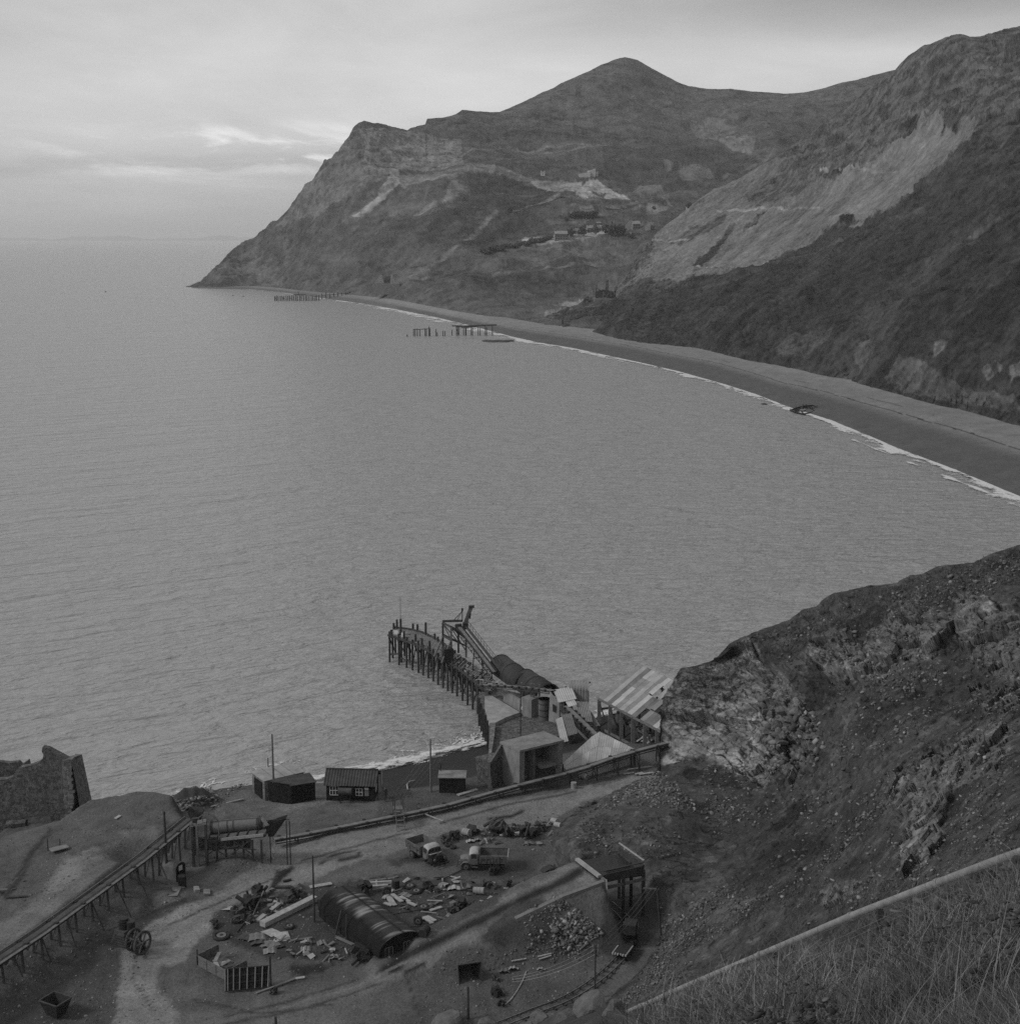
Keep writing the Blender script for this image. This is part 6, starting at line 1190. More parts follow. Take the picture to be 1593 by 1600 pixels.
# ================================================================== NISSEN HUT
F1, N1 = ground(497, 1432), ground(592, 1499); F1.z = N1.z = 5.9; ax = (N1-F1); L = ax.length; ax.normalize(); sd = Vector((-ax.y, ax.x, 0)); c = F1+sd*2.45
t_ = thing('long_curved_hut', 'long black hut with a curved streaked iron roof beside the ramp', 'hut', F1)
M_NIS = mat('streaked_iron_roof', .05, .45, .7, rough=.6, bump=.3, streak=(1, 1, 1))
def nissen_mat():
    m = bpy.data.materials.new('rust_streaked_tar'); m.use_nodes = True; t = m.node_tree; b = t.nodes['Principled BSDF']; L_ = t.links.new
    b.inputs['Roughness'].default_value = .9; b.inputs['Specular IOR Level'].default_value = .1; at = t.nodes.new('ShaderNodeAttribute'); at.attribute_name = 'alb'; L_(at.outputs['Color'], b.inputs['Base Color']); return m
nA = 70; nS = 40; V = []; al = []
for i in range(nA+1):
    for k in range(nS+1):
        th_ = math.pi*k/nS; x = -2.45*math.copysign(abs(math.cos(th_))**.85, math.cos(th_)); z = 1.1+1.75*math.sin(th_)**.9; cr = .025*math.sin(i*math.pi/1.0*.98+.3)
        p = c+ax*(L*i/nA)+sd*(x*(1+cr*.3))+UP*(z+cr-.3); V.append(tuple(p-F1))
V = np.array(V); ii = np.repeat(np.arange(nA+1), nS+1); kk = np.tile(np.arange(nS+1), nA+1)/nS
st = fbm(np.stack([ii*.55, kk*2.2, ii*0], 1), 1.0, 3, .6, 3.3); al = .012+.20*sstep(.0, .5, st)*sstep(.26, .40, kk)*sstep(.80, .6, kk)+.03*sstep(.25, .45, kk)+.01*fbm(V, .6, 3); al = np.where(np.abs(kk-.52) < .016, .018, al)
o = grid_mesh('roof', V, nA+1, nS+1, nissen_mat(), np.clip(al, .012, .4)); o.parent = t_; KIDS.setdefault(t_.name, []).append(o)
prof = [(-2.4*math.copysign(abs(math.cos(math.pi*k/20))**.85, math.cos(math.pi*k/20)), .78+1.72*math.sin(math.pi*k/20)**.9) for k in range(21)]; prof = [(-2.4, -.6)]+prof+[(2.4, -.6)]
for q, nm in ((c+ax*(L-.15), 'end_wall'), (c+ax*.12, 'far_end_wall')): MB(F1).add([q+sd*x+UP*z for x, z in prof], [tuple(range(len(prof)))]).build(nm, TAR, t_)
for s in (-1, 1): MB(F1).beam(c+sd*s*2.38+ax*.1+UP*.1, c+sd*s*2.38+ax*(L-.1)+UP*.1, .1, 1.6).build('side_wall', TAR, t_)
e_ = c+ax*(L-.1)
for x0, x1, z0, z1 in ((-1.75, -.95, .4, 1.55), (.2, .95, .6, 1.6)):
    wn = MB(F1).slab([e_+sd*x0+UP*z0, e_+sd*x1+UP*z0, e_+sd*x1+UP*z1, e_+sd*x0+UP*z1], .04).build('window', GLASS, t_)
    fr = MB(F1)
    for x in (x0, (x0+x1)/2, x1): fr.beam(e_+ax*.05+sd*x+UP*z0, e_+ax*.05+sd*x+UP*z1, .05)
    for z in (z0, z1): fr.beam(e_+ax*.05+sd*x0+UP*z, e_+ax*.05+sd*x1+UP*z, .05)
    fr.build('frame', STEEL, wn)
MB(F1).beam(c+ax*L*.62+sd*1.4+UP*2.2, c+ax*L*.62+sd*6.4+UP*1.6, .09).build('stay_pole', DWOOD, t_); MB(F1).beam(c+ax*L*.86+sd*1.6+UP*2.1, c+ax*L*.86+sd*4.6+UP*1.3, .09).build('stay_pole', DWOOD, t_)
for x0, y0, x1, y1, zt in ((524, 1461, 537, 1441, 2.4), (540, 1470, 541, 1446, 2.5)):
    a = ground(x0, y0); b = a+Vector((.6 if x0 == 524 else .05, .4, zt)); o = MB(a).beam(a, b, .13).build('leaning_post', DWOOD); o.location = a; tag(o, 'dark post leaning against the near side of the long curved hut' if x0 == 524 else 'upright dark post beside the leaning one by the long curved hut', 'post')
# ================================================================== LORRIES
PAINT = mat('faded_lorry_paint', .13, .35, 2.0, rough=.6, bump=.15); PAINTL = mat('pale_cab_roof_paint', .34, .2, 1.5, rough=.5, bump=.1); BED = mat('worn_steel_body', .10, .4, 1.6, rough=.7, bump=.25)
def wheel(t, x, y, r=.45, w_=.26):
    wt_ = MB().cyl((x, y-w_/2, r), (x, y+w_/2, r), r, n=20).build('wheel', RUBBER, t)
    s = 1 if y > 0 else -1; MB().cyl((x, y+s*(w_/2+.005), r), (x, y+s*(w_/2+.03), r), r*.55, n=14).build('rim', STEEL, wt_); MB().cyl((x, y+s*(w_/2+.03), r), (x, y+s*(w_/2+.09), r), r*.2, n=10).build('hub', DIRON, wt_)
def lorry(p, rz, label, stripped=False, tilt=0):
    t = thing('tipper_lorry', label, 'lorry', p, rz)
    fr = MB(); [fr.beam((-2.3, s*.4, .62), (2.35, s*.4, .62), .1, .2) for s in (-1, 1)]; [fr.beam((x, -.45, .62), (x, .45, .62), .1, .14) for x in (-2.2, -1, .3, 1.5, 2.3)]; fr.cyl((-1.45, -.9, .45), (-1.45, .9, .45), .08); fr.cyl((1.75, -.85, .45), (1.75, .85, .45), .06); fr.build('chassis', DIRON, t)
    for s in (-1, 1): 
        if not (stripped and s == -1): wheel(t, 1.75, s*.88)
        wheel(t, -1.45, s*.9, .47, .42)
    # tipping body: floor and four boards with ribs
    MB().box((-1.15, 0, .98), (2.9, 2.06, .1)).build('body_floor', BED, t)
    for s in (-1, 1):
        sb = MB().slab([(-2.6, s*1.06, .95), (.3, s*1.06, .95), (.3, s*1.12, 1.78), (-2.6, s*1.12, 1.78)][::s], .06); 
        for x in (-2.5, -1.8, -1.1, -.4, .25): sb.beam((x, s*1.13, .95), (x, s*1.17, 1.78), .08, .06)
        sb.beam((-2.6, s*1.13, 1.8), (.33, s*1.13, 1.8), .09, .07); sb.build('side_board', BED, t)
        # faded painted lettering strokes, illegible in the photograph apart from M and N shapes
        lt = MB(); 
        def st_(x, pts):
            for a, b in zip(pts[:-1], pts[1:]): lt.beam((x+a[0]*.26, s*(1.125+.05*(a[1])), 1.15+a[1]*.38), (x+b[0]*.26, s*(1.125+.05*(b[1])), 1.15+b[1]*.38), .05, .02, up=(0, s, 0))
        xs_ = (-.25, -.85, -1.45, -2.1)
        for x, g in zip(xs_, ([(0, 0), (0, 1), (.5, .4), (1, 1), (1, 0)], [(0, 0), (0, 1), (1, 1), (1, .5), (0, .5)], [(0, 1), (0, 0), (1, 0)], [(0, 0), (0, 1), (1, 1), (1, 0), (0, 0)])): st_(x, g)
        lt.build('lettering', DIRON, t)
    MB().slab([(.33, -1.08, .95), (.33, 1.08, .95), (.36, 1.12, 1.95), (.36, -1.12, 1.95)], .06).build('head_board', BED, t); MB().slab([(-2.62, 1.1, .95), (-2.62, -1.1, .95), (-2.72, -1.14, 1.8), (-2.72, 1.14, 1.8)], .06).build('tail_board', BED if stripped else PAINTL, t)
    # cab: rounded shell lofted from sections
    def sec(x, hw, z0, z1, cr):
        return [(x, -hw, z0), (x, -hw*1.0, z0+(z1-z0)*.55), (x, -hw*.93, z1-cr), (x, -hw*.78, z1-cr*.25), (x, -hw*.4, z1), (x, hw*.4, z1), (x, hw*.78, z1-cr*.25), (x, hw*.93, z1-cr), (x, hw*1.0, z0+(z1-z0)*.55), (x, hw, z0)]
    S = [sec(.42, .86, .75, 2.0, .2), sec(.5, .9, .72, 2.14, .24), sec(.9, .92, .7, 2.2, .26), sec(1.25, .9, .7, 2.14, .28), sec(1.42, .86, .75, 1.98, .3)]
    S2 = [sec(1.42, .86, .75, 1.98, .3), [(1.62, y, z if z < 1.42 else 1.40) for _, y, z in sec(1.62, .8, .8, 1.95, .3)]]
    def loft(S, caps=True):
        m = len(S[0]); vs = [v for s_ in S for v in s_]; fs = [(i*m+j, i*m+j+1, (i+1)*m+j+1, (i+1)*m+j) for i in range(len(S)-1) for j in range(m-1)]; fs += [(i*m+m-1, i*m, (i+1)*m, (i+1)*m+m-1) for i in range(len(S)-1)]
        if caps: fs += [tuple(range(m))[::-1], tuple(range((len(S)-1)*m, len(S)*m))]
        return MB().add(vs, fs)
    cab = loft(S).build('cab', PAINT, t, smooth=False); ro = MB()
    ro.add([(x, y, z+.015) for s_ in S for (x, y, z) in s_[2:8]], [(i*6+j, i*6+j+1, (i+1)*6+j+1, (i+1)*6+j) for i in range(4) for j in range(5)]); ro.build('cab_roof', PAINTL, t, smooth=True)
    for s in (-1, 1):
        MB().slab([(1.45, s*.05, 1.42), (1.45, s*.8, 1.42), (1.42, s*.74, 1.86), (1.42, s*.05, 1.9)][::s], .03).build('windscreen', GLASS, t)
        MB().slab([(.62, s*.93, 1.42), (1.22, s*.93, 1.42), (1.2, s*.9, 1.86), (.66, s*.9, 1.86)][::-s], .02).build('side_window', GLASS, t)
        dr_ = MB().slab([(.55, s*.935, .78), (1.3, s*.935, .78), (1.3, s*.935, 1.38), (.55, s*.935, 1.38)][::-s], .02).build('door', PAINT, t); MB().box((.68, s*.96, 1.25), (.12, .03, .03)).build('handle', STEEL, dr_)
        # curved mudguard
        mg = MB(); pts = [(1.75+.62*math.cos(a), .45+.58*math.sin(a)) for a in [math.pi*k/8 for k in range(0, 9)]]
        for (xa, za), (xb, zb) in zip(pts[:-1], pts[1:]): mg.slab([(xa, s*.7, za), (xb, s*.7, zb), (xb, s*1.06, zb), (xa, s*1.06, za)][::-s], .03)
        mg.slab([(1.16, s*.7, .5), (.5, s*.7, .42), (.5, s*1.02, .42), (1.16, s*1.06, .5)][::s], .03); mg.build('mudguard', PAINT if not stripped else DIRON, t)
        MB().cyl((2.35, s*.62, 1.0), (2.5, s*.62, 1.0), .12, .14, 12).build('headlight', STEEL, t)
    if stripped:
        e = MB().box((1.95, 0, .98), (.75, .5, .5)); e.cyl((1.6, .1, 1.25), (2.3, .1, 1.25), .1); e.box((2.3, 0, 1.05), (.1, .8, .75)); e.build('engine', DIRON, t); MB().slab([(1.5, -.8, 1.35), (1.5, .8, 1.35), (1.75, .7, 1.38), (1.75, -.7, 1.38)], .05).build('scuttle', PAINTL, t)
        MB().cyl((1.75, .3, 1.3), (1.75, .3, 1.45), .2, n=12).build('air_filter', STEEL, t)
    else:
        hd = [[(1.42, y*.62, z) for y, z in ((-1, .75), (-1, 1.2), (-.7, 1.42), (0, 1.48), (.7, 1.42), (1, 1.2), (1, .75))], [(2.0, y*.5, z) for y, z in ((-1, .75), (-1, 1.18), (-.7, 1.36), (0, 1.42), (.7, 1.36), (1, 1.18), (1, .75))], [(2.42, y*.38, z) for y, z in ((-1, .72), (-1, 1.12), (-.7, 1.26), (0, 1.3), (.7, 1.26), (1, 1.12), (1, .72))]]
        loft(hd).build('bonnet', PAINT, t); MB().box((2.45, 0, .98), (.04, .6, .5)).build('grille', DIRON, t)
    MB().beam((2.72, -1.0, .55), (2.72, 1.0, .55), .08, .16).build('front_bumper', DIRON, t)
    return t
a, b = ground(646, 1331), ground(690, 1357); c = (a+b)/2; lorry(Vector((c.x, c.y, zat(c)-.02)), math.atan2(b.y-a.y, b.x-a.x), 'derelict tipper lorry with its bonnet stripped off and a wheel missing, nearer the conveyor', True)
a, b = ground(781, 1357), ground(728, 1354); c = (a+b)/2; lorry(Vector((c.x, c.y, zat(c)-.02)), math.atan2(b.y-a.y, b.x-a.x), 'old tipper lorry facing left with bonnet and both front wheels in place')
# ================================================================== LOADING RAMP END, HOPPER AND RAILWAY
r0, r1 = RC[0], RC[1]; d = (r0-r1); d.z = 0; d.normalize(); s = Vector((d.y, -d.x, 0))
eo = r0.copy(); t_ = thing('ramp_wall', 'timber and concrete retaining wall closing the high end of the ramp', 'retaining wall', (r0.x, r0.y, 6))
E0 = r0+d*.12; top = 11.15; O_ = Vector((r0.x, r0.y, 6))
MB(O_).slab([E0-s*3.2, E0+s*2.6, E0+s*2.6+d*.3, E0-s*3.2+d*.3], 5.9).build('wall', CONCD, t_)
TR = E0+s*2.75+UP*-.05; TL = E0+s*2.7-d*9.5; TL.z = 9.35; TM = E0+s*2.75-d*4.5; TM.z = 10.55; w2 = MB(O_)
q = [TR, TM, TL]; lo = [Vector((p.x+s.x*1.0, p.y+s.y*1.0, 5.2)) for p in q]; bk = [p-s*.5 for p in q]; w2.add(q+lo+bk, [(0, 1, 4, 3), (1, 2, 5, 4), (0, 6, 7, 1), (1, 7, 8, 2), (0, 3, 6), (2, 8, 5)]); w2.build('side_wall', mat('gravelly_concrete', .15, .25, 2.5, rough=.97, bump=.5, bscale=7), t_)
MB(O_).beam(E0-s*2.6+UP*.12-d*.1, E0+s*1.9+UP*.12-d*.1, .4, .25).build('stop_beam', PCONC, t_); MB(O_).beam(E0+s*2.8+d*.1+UP*.1, E0+s*3.75+d*.1-UP*5.6, .16).build('corner_post', PALEW, t_)
ho_ = Vector((E0.x, E0.y, 6)); t_ = thing('tipping_hopper', 'square timber tipping hopper on posts at the head of the ramp over the railway', 'hopper', ho_)
h0 = E0+d*.35; f = lambda x, y, z: h0+s*x+d*y+UP*z
MB(ho_).slab([f(-2.9, 0, -.5), f(1.8, 0, -.5), f(1.8, 4.6, -.9), f(-2.9, 4.6, -.6)][::-1], .2).build('floor', DIRON, t_)
for (x0, y0), (x1, y1), hz_, m, nm in (((1.8, 0), (1.8, 4.6), .55, DWOOD, 'side_board'), ((1.8, 4.6), (-2.9, 4.6), .75, PALEW, 'end_board'), ((1.2, .6), (1.2, 3.4), .15, DWOOD, 'kerb_beam')):
    MB(ho_).beam(f(x0, y0, -.25), f(x1, y1, -.25), .14, hz_+.3).build(nm, DWOOD, t_); MB(ho_).beam(f(x0, y0, hz_-.02), f(x1, y1, hz_-.02), .16, .08).build('top_rail', m, t_)
for x, y in ((1.8, .1), (1.8, 4.6), (-2.8, 4.6), (1.8, 2.3), (-.5, 4.6)): MB(ho_).beam(f(x, y, -.3), (f(x, y, 0).x, f(x, y, 0).y, 5.4), .32).build('post', DWOOD, t_)
MB(ho_).beam(f(1.9, .1, -1.2), f(1.9, 4.6, -1.2), .16, .3).build('cross_beam', WOOD, t_)
# rails
RL = [G(x, y, 6.03) for x, y in ((950, 1412), (964, 1424), (977, 1438), (984, 1454), (985, 1472), (974, 1492), (956, 1512), (936, 1530), (908, 1549), (875, 1567), (835, 1584), (790, 1601), (730, 1622))]
for p in RL: p.z = max(6.03, zat(p)+.02) if p.y < 125 else 6.03
def cat(P, n=8):
    o = []; 
    for i in range(len(P)-1):
        a, b, c, d = P[max(i-1, 0)], P[i], P[i+1], P[min(i+2, len(P)-1)]
        for k in range(n): t = k/n; o.append(.5*((2*b)+(c-a)*t+(2*a-5*b+4*c-d)*t*t+(3*b-a-3*c+d)*t**3))
    return o+[P[-1]]
rl = cat(RL); to = rl[40]; t_ = thing('railway_track', 'narrow gauge railway curving from under the hopper towards the lower edge', 'railway', to)
off = lambda i, k: rl[i]+((rl[min(i+1, len(rl)-1)]-rl[max(i-1, 0)]).normalized().cross(UP))*k
for k in (-.42, .42): mb = MB(to); [mb.beam(off(i, k)+UP*.12, off(i+1, k)+UP*.12, .07, .12) for i in range(len(rl)-1)]; mb.build('rail', STEEL, t_)
L = 0; n_ = 0
for i in range(len(rl)-1):
    L += (rl[i+1]-rl[i]).length
    if L > .8 and n_ < 95: L = 0; n_ += 1; MB(to).beam(off(i, -.72)+UP*.0, off(i, .72)+UP*.0, .2, .14).build('sleeper', DWOOD, t_)
# trolley with rails/timbers
i_ = 40; p = (rl[i_]); dv = (rl[i_+1]-rl[i_-1]).normalized(); sv = dv.cross(UP).normalized(); t_ = thing('rail_trolley', 'flat rail trolley loaded with pale timbers standing on the track', 'trolley', p)
f = lambda x, y, z: p+dv*x+sv*y+UP*z
MB(p).slab([f(-1.1, -.6, .55), f(1.2, -.6, .55), f(1.2, .6, .55), f(-1.1, .6, .55)], .16).build('platform', DIRON, t_)
for x in (-.6, .7):
    for y in (-.42, .42): MB(p).cyl(f(x, y-.05, .32), f(x, y+.05, .32), .2, n=14).build('wheel', DIRON, t_)
for k in range(6):
    c = f(.25, -.62+k*.25, .64); o = MB(c).beam(c-dv*1.0, c+dv*rnd.uniform(.9, 1.3), .15, .13).build('loaded_timber', PALEW); o.location = c; tag(o, 'squared pale timber lying across the flat rail trolley', 'timber', 'timbers on the trolley')
q = rl[i_-7]; lt = thing('tram_engine', 'small dark rail tractor with a pale rounded hood behind the loaded trolley', 'locomotive', q); dv = (rl[i_-6]-rl[i_-8]).normalized(); sv = dv.cross(UP).normalized(); f = lambda x, y, z: q+dv*x+sv*y+UP*z
MB(q).slab([f(-.6, -.6, 1.3), f(.9, -.6, 1.3), f(.9, .6, 1.3), f(-.6, .6, 1.3)], .95).build('cab', DIRON, lt); mb = MB(q); mb.add([f(-1.2, 0, 1.15)+Vector(v)*.62+UP*0 for v in ico3_v.tolist()], [tuple(a) for a in ico3_f]); mb.build('hood', mat('galvanised_sheet_b'), lt, smooth=True)
for x in (-.9, .4):
    for y in (-.42, .42): MB(q).cyl(f(x, y-.05, .32), f(x, y+.05, .32), .22, n=14).build('wheel', DIRON, lt)
MB(q).beam(f(-1.4, 0, .5), f(.9, 0, .5), .8, .2).build('frame', DIRON, lt)
# wires
def wire(a, b, sag, label, r=.018, grp=None):
    pts = [a.lerp(b, k/16)-UP*sag*4*(k/16)*(1-k/16) for k in range(17)]; o = MB(a).tube(pts, r, 4).build('wire', DIRON if False else STEEL); o.location = a; return tag(o, label, 'wire', grp)
for k in range(3): wire(P_BANK_T+Vector((-.9+k*.45, 0, -.1)), P_NEAR_T+Vector((-.2+k*.2, 0, -.1-k*.35)), .5, 'thin wire strung between the leaning pole and the pole by the railway', grp='wires over the railway'); wire(P_NEAR_T+Vector((-.2+k*.2, 0, -.1-k*.35)), ground(800, 1530+k*4)+UP*.2, .5, 'thin wire dropping from the pole by the railway to the yard', grp='wires falling to the yard')
for k in range(5): wire(ground(612+k*6, 1250)+UP*.5, G(657+k*8, 1186+k*0, 1.0), .2, 'thin mooring wire stretched down the dark cove beach', .03, grp='wires down the cove beach')
# ================================================================== RUINED BUILDING AT THE LEFT
ro_ = GY(60, 1270, 163); ro_.z = 5.5; ru = thing('ruined_building', 'tall roofless stone ruin with a broken gable and pale quoined corner', 'ruin', ro_)
def wall_xz(pts, Yf, th_, nm, m, slope=0.0, zb=None):
    f = [GY(x, y, Yf+(x-60)*slope) for x, y in pts]; b = [p+Vector((0, th_, 0)) for p in f]; n = len(f)
    MB(ro_).add(f+b, [tuple(range(n)), tuple(range(n, 2*n))[::-1]]+[(i, n+i, n+(i+1) % n, (i+1) % n) for i in range(n)]).build(nm, m, ru)
wall_xz([(-120, 1310), (-120, 1215), (-60, 1221), (-10, 1219), (10, 1218), (20, 1214), (24, 1206), (30, 1200), (46, 1197), (58, 1193), (66, 1187), (68, 1180), (65, 1174), (66, 1168), (75, 1170), (90, 1178), (107, 1187), (108, 1262), (100, 1310), (78, 1310), (78, 1275), (60, 1271), (50, 1277), (40, 1282), (38, 1310)][::-1], 163, .9, 'front_wall', STONE, .0)
rw = MB(ro_); a0, a1 = GY(107, 1186, 162.9), GY(108, 1300, 162.9); b0, b1 = GY(128, 1179, 168.5), GY(142, 1290, 168.5); b1 = b0.copy(); b1.z = 2; a1 = a0.copy(); a1.z = 2
rw.slab([a0, b0, Vector((b0.x, b0.y, 2)), Vector((a0.x, a0.y, 2))][::-1], .8); rw.build('end_wall', PSTONE, ru)
rw = MB(ro_); rw.add([b0, b0+Vector((-.9, .2, 0)), Vector((b0.x-.9, b0.y+.2, 2)), Vector((b0.x+1.3, b0.y, 2)), a0+Vector((.4, -.1, -.4)), Vector((a0.x+1.5, a0.y-.1, 2))], [(0, 3, 2, 1), (0, 4, 5, 3)]); rw.build('battered_buttress', PSTONE, ru)
qn = MB(ro_); rnd = random.Random(5)
for k in range(16):
    z = a0.z-.2-k*.38; w_ = rnd.uniform(.35, .6) if k % 2 else rnd.uniform(.6, .95); qn.box((a0.x+.02+.05*rnd.random(), a0.y+.3, z), (w_, .9, .34), rnd.uniform(-.05, .05))
qn.build('quoins', PSTONE, ru)
wall_xz([(-120, 1240), (-120, 1186), (-30, 1190), (0, 1191), (12, 1193), (28, 1191), (33, 1196), (43, 1189), (45, 1196), (40, 1240)][::-1], 171, .8, 'back_wall', STONE)
o = MB(ro_).box(GY(25, 1292, 161.5), (2.2, 1.2, 1.2), .2).build('fallen_masonry', STONE); o.location = ro_; tag(o, 'block of fallen masonry lying in front of the ruined building', 'masonry')
# ================================================================== FOREGROUND PIPE
PP = [GY(x, y, Y_) for x, y, Y_ in ((700, 1700, 56), (880, 1626, 47), (955, 1593, 43.5), (1020, 1565, 41), (1050, 1551, 39.5), (1130, 1517, 36.5), (1250, 1466, 32.5), (1330, 1432, 30), (1400, 1405, 28), (1500, 1367, 25.5), (1593, 1333, 23.5), (1760, 1280, 20))]
t_ = thing('pipeline', 'long pale iron pipe running diagonally down the foreground slope', 'pipe', PP[4])
pm = mat('pale_pipe', .21, .3, 3.0, rough=.7, bump=.3, bscale=12)
sp_ = cat(PP, 6); MB(PP[4]).tube(sp_[:24], .085, 14).build('pipe_section', pm, t_, smooth=True); MB(PP[4]).tube(sp_[24:], .085, 16).build('pipe_section', pm, t_, smooth=True)
for i in (7, 16, 24, 33, 42, 52): q = sp_[i]; dv = (sp_[i+1]-sp_[i-1]).normalized(); MB(PP[4]).cyl(q-dv*.09, q+dv*.07, .10, n=16).build('coupling', pm, t_)
for i in (10, 22, 34, 46, 56): q = sp_[i]; MB(PP[4]).beam(q+Vector((0, 0, -.1)), q-UP*3.5, .12).build('support_post', DIRON, t_)
for k in range(2): wire(GY(1060, 1545+k*8, 41)-UP*.15, GY(1470, 1372+k*10, 26.2)-UP*.25, .25, 'slack thin cable hanging just below the pale pipe', .012, grp='cables under the pipe')
# ================================================================== SCRAP AND LOOSE THINGS IN THE YARD
rnd = random.Random(21); FADED = mat('grimy_white_paint', .33, .35, 2, rough=.8, bump=.2)
def tyre(px, py, label, r=.5, lie=True, rz=0, rim=True, group=None, dz=0):
    b = ground(px, py); b.z += dz; t = thing('tyre', label, 'tyre', b, group=group); n, m = 22, 8; vs = []; w_ = .17
    for i in range(n):
        a = 2*math.pi*i/n; tread = .02*(i % 2)
        for j in range(m):
            c = 2*math.pi*j/m; rr = r-.15+(.15+tread)*math.cos(c); p = Vector((rr*math.cos(a), rr*math.sin(a), w_*math.sin(c)))
            vs.append(p)
    rot = Matrix.Rotation(0.06, 3, 'X') if lie else Matrix.Rotation(rz, 3, 'Z')@Matrix.Rotation(math.pi/2-.1, 3, 'X'); off = UP*(w_ if lie else r)
    fs = [(i*m+j, i*m+(j+1) % m, ((i+1) % n)*m+(j+1) % m, ((i+1) % n)*m+j) for i in range(n) for j in range(m)]
    MB().add([rot@v+off for v in vs], fs).build('tread', RUBBER, t, smooth=True)
    if rim: 
        c0 = rot@Vector((0, 0, -.05))+off; c1 = rot@Vector((0, 0, .1))+off; MB().cyl(c0, c1, r*.5, r*.56, 16).build('rim', STEEL, t); MB().cyl(c1, c1+(c1-c0)*.4, r*.18, n=10).build('hub', DIRON, t)
    return t
tyre(346, 1465, 'big knobbly tyre with a pale rim lying alone at the left of the scrap', .85)
tyre(452, 1450, 'dark tyre lying flat just below the long pale beam', .55)
tyre(640, 1387, 'wide tyre lying at the back of the scrap beyond the curved hut', .6); tyre(650, 1395, 'tyre with a round pale hub in front of the wide one', .6); tyre(661, 1420, 'tyre with ringed hub lying alone beyond the curved hut', .6)
tyre(604, 1400, 'dark tyre standing upright behind the curved hut roof', .5, False, .4); tyre(653, 1446, 'dark tyre standing on edge by the far wall of the curved hut', .5, False, -.3)
tyre(700, 1322, 'black tyre lying between the two lorries', .42, rim=False); tyre(708, 1326, 'second black tyre lying beside the one between the lorries', .38, rim=False)
drum(748, 1397, 'pale drum on its side with a white end on the ramp shoulder', .36, 1.1, PCONC, lie=-.25); drum(769, 1386, 'smaller pale drum on its side higher up the ramp shoulder', .28, .8, PCONC, lie=-.5)
drum(729, 1306, 'pale drum lying with its round end facing, behind the lorries', .42, 1.0, PCONC, lie=-.7); drum(866, 1287, 'white drum at the foot of the scree above the lorries', .32, .8, FADED, lie=-.8); drum(871, 1293, 'second white drum just below the first at the foot of the scree', .3, .8, FADED, lie=-.6)
drum(618, 1388, 'dark drum standing among the stacked poles', .4, .9, DIRON); drum(664, 1388, 'dull drum standing behind the tyres', .35, .9, IRON); drum(663, 1462, 'black drum lying by the near end of the curved hut', .42, 1.0, DIRON, lie=1.2); drum(415, 1430, 'dented round casing beside the engine heap', .36, .6, IRON, lie=.9)
# beams and planks placed as seen
for a in (((410, 1449, 492, 1409, .75, 'long thick pale beam, the largest timber in the scrap'), dict(th=.5, z0=.3, z1=.4)), ((402, 1441, 436, 1414, .5, 'short pale beam lying beside the long thick one'), dict(th=.25)), ((484, 1388, 518, 1382, .6, 'pale plank lying behind the tall dark pole'), dict()), ((430, 1389, 455, 1388, .35, 'dark pipe-like log at the back of the left scrap'), dict(m=DWOOD, th=.3)), ((442, 1379, 455, 1376, .25, 'short dark log beyond the others'), dict(m=DWOOD, th=.2)),
    ((395, 1432, 412, 1404, .12, 'thin pale bar leaning on the engine heap'), dict(m=STEEL, z1=.8)), ((370, 1458, 384, 1441, .14, 'thin dark bar lying by the single big tyre'), dict(m=DIRON)), ((454, 1472, 488, 1467, .3, 'long grey plank below the curved hut'), dict(m=WOOD)), ((400, 1554, 462, 1531, .22, 'long pale pole lying at the right of the discarded lorry body'), dict(m=CONC)), ((462, 1531, 476, 1529, .3, 'white board end at the tip of the long pale pole'), dict(m=FADED)),
    ((525, 1466, 552, 1478, .35, 'broken plank beside the dark near side of the curved hut'), dict(m=WOOD)), ((552, 1474, 578, 1494, .14, 'long bar lying along the near side of the curved hut'), dict(m=STEEL)), ((799, 1504, 822, 1500, .16, 'pale thin plank lying below the ramp'), dict()), ((840, 1497, 861, 1492, .18, 'upper of two parallel pale bars under the ramp'), dict()), ((842, 1501, 861, 1495, .18, 'lower of two parallel pale bars under the ramp'), dict()),
    ((660, 1277, 692, 1287, .12, 'thin stick on a small heap by the long conveyor'), dict(m=PALEW, z0=.5, z1=.3)), ((10, 1404, 42, 1402, .3, 'low dark plank on the left terrace'), dict(m=DWOOD)), ((-10, 1392, 22, 1391, .4, 'pale broken boards at the left edge of the terrace'), dict(m=WOOD)), ((26, 1377, 38, 1378, .3, 'short pale board on the left terrace'), dict(m=WOOD)), ((79, 1333, 106, 1326, 1.0, 'grey board raised beside the dark stakes on the left terrace'), dict(m=CONC, z0=.3, z1=.3)),
    ((180, 1281, 188, 1276, .4, 'white scrap of board on the spoil mound'), dict()), ((330, 1262, 380, 1250, .2, 'long pale pole lying on the bank behind the screening drum'), dict()), ((405, 1241, 425, 1250, .3, 'pale plank in front of the stone hut'), dict()), ((270, 1402, 277, 1388, .9, 'pale flat sheet lying near the foot of the last conveyor prop'), dict(m=CONC)), ((279, 1389, 288, 1388, .6, 'second pale scrap sheet by the conveyor prop'), dict(m=CONC)),
    ((303, 1392, 311, 1392, .9, 'pale block of concrete right of the standing drum'), dict(m=PCONC, th=.4)), ((318, 1396, 328, 1396, 1.1, 'rounded pale slab beyond the standing drum'), dict(m=CONC, th=.2)), ((690, 1376, 740, 1352, .1, 'thin rod lying in front of the lorries'), dict(m=DIRON))):
    plankq(*a[0][:5], a[0][5], **a[1])
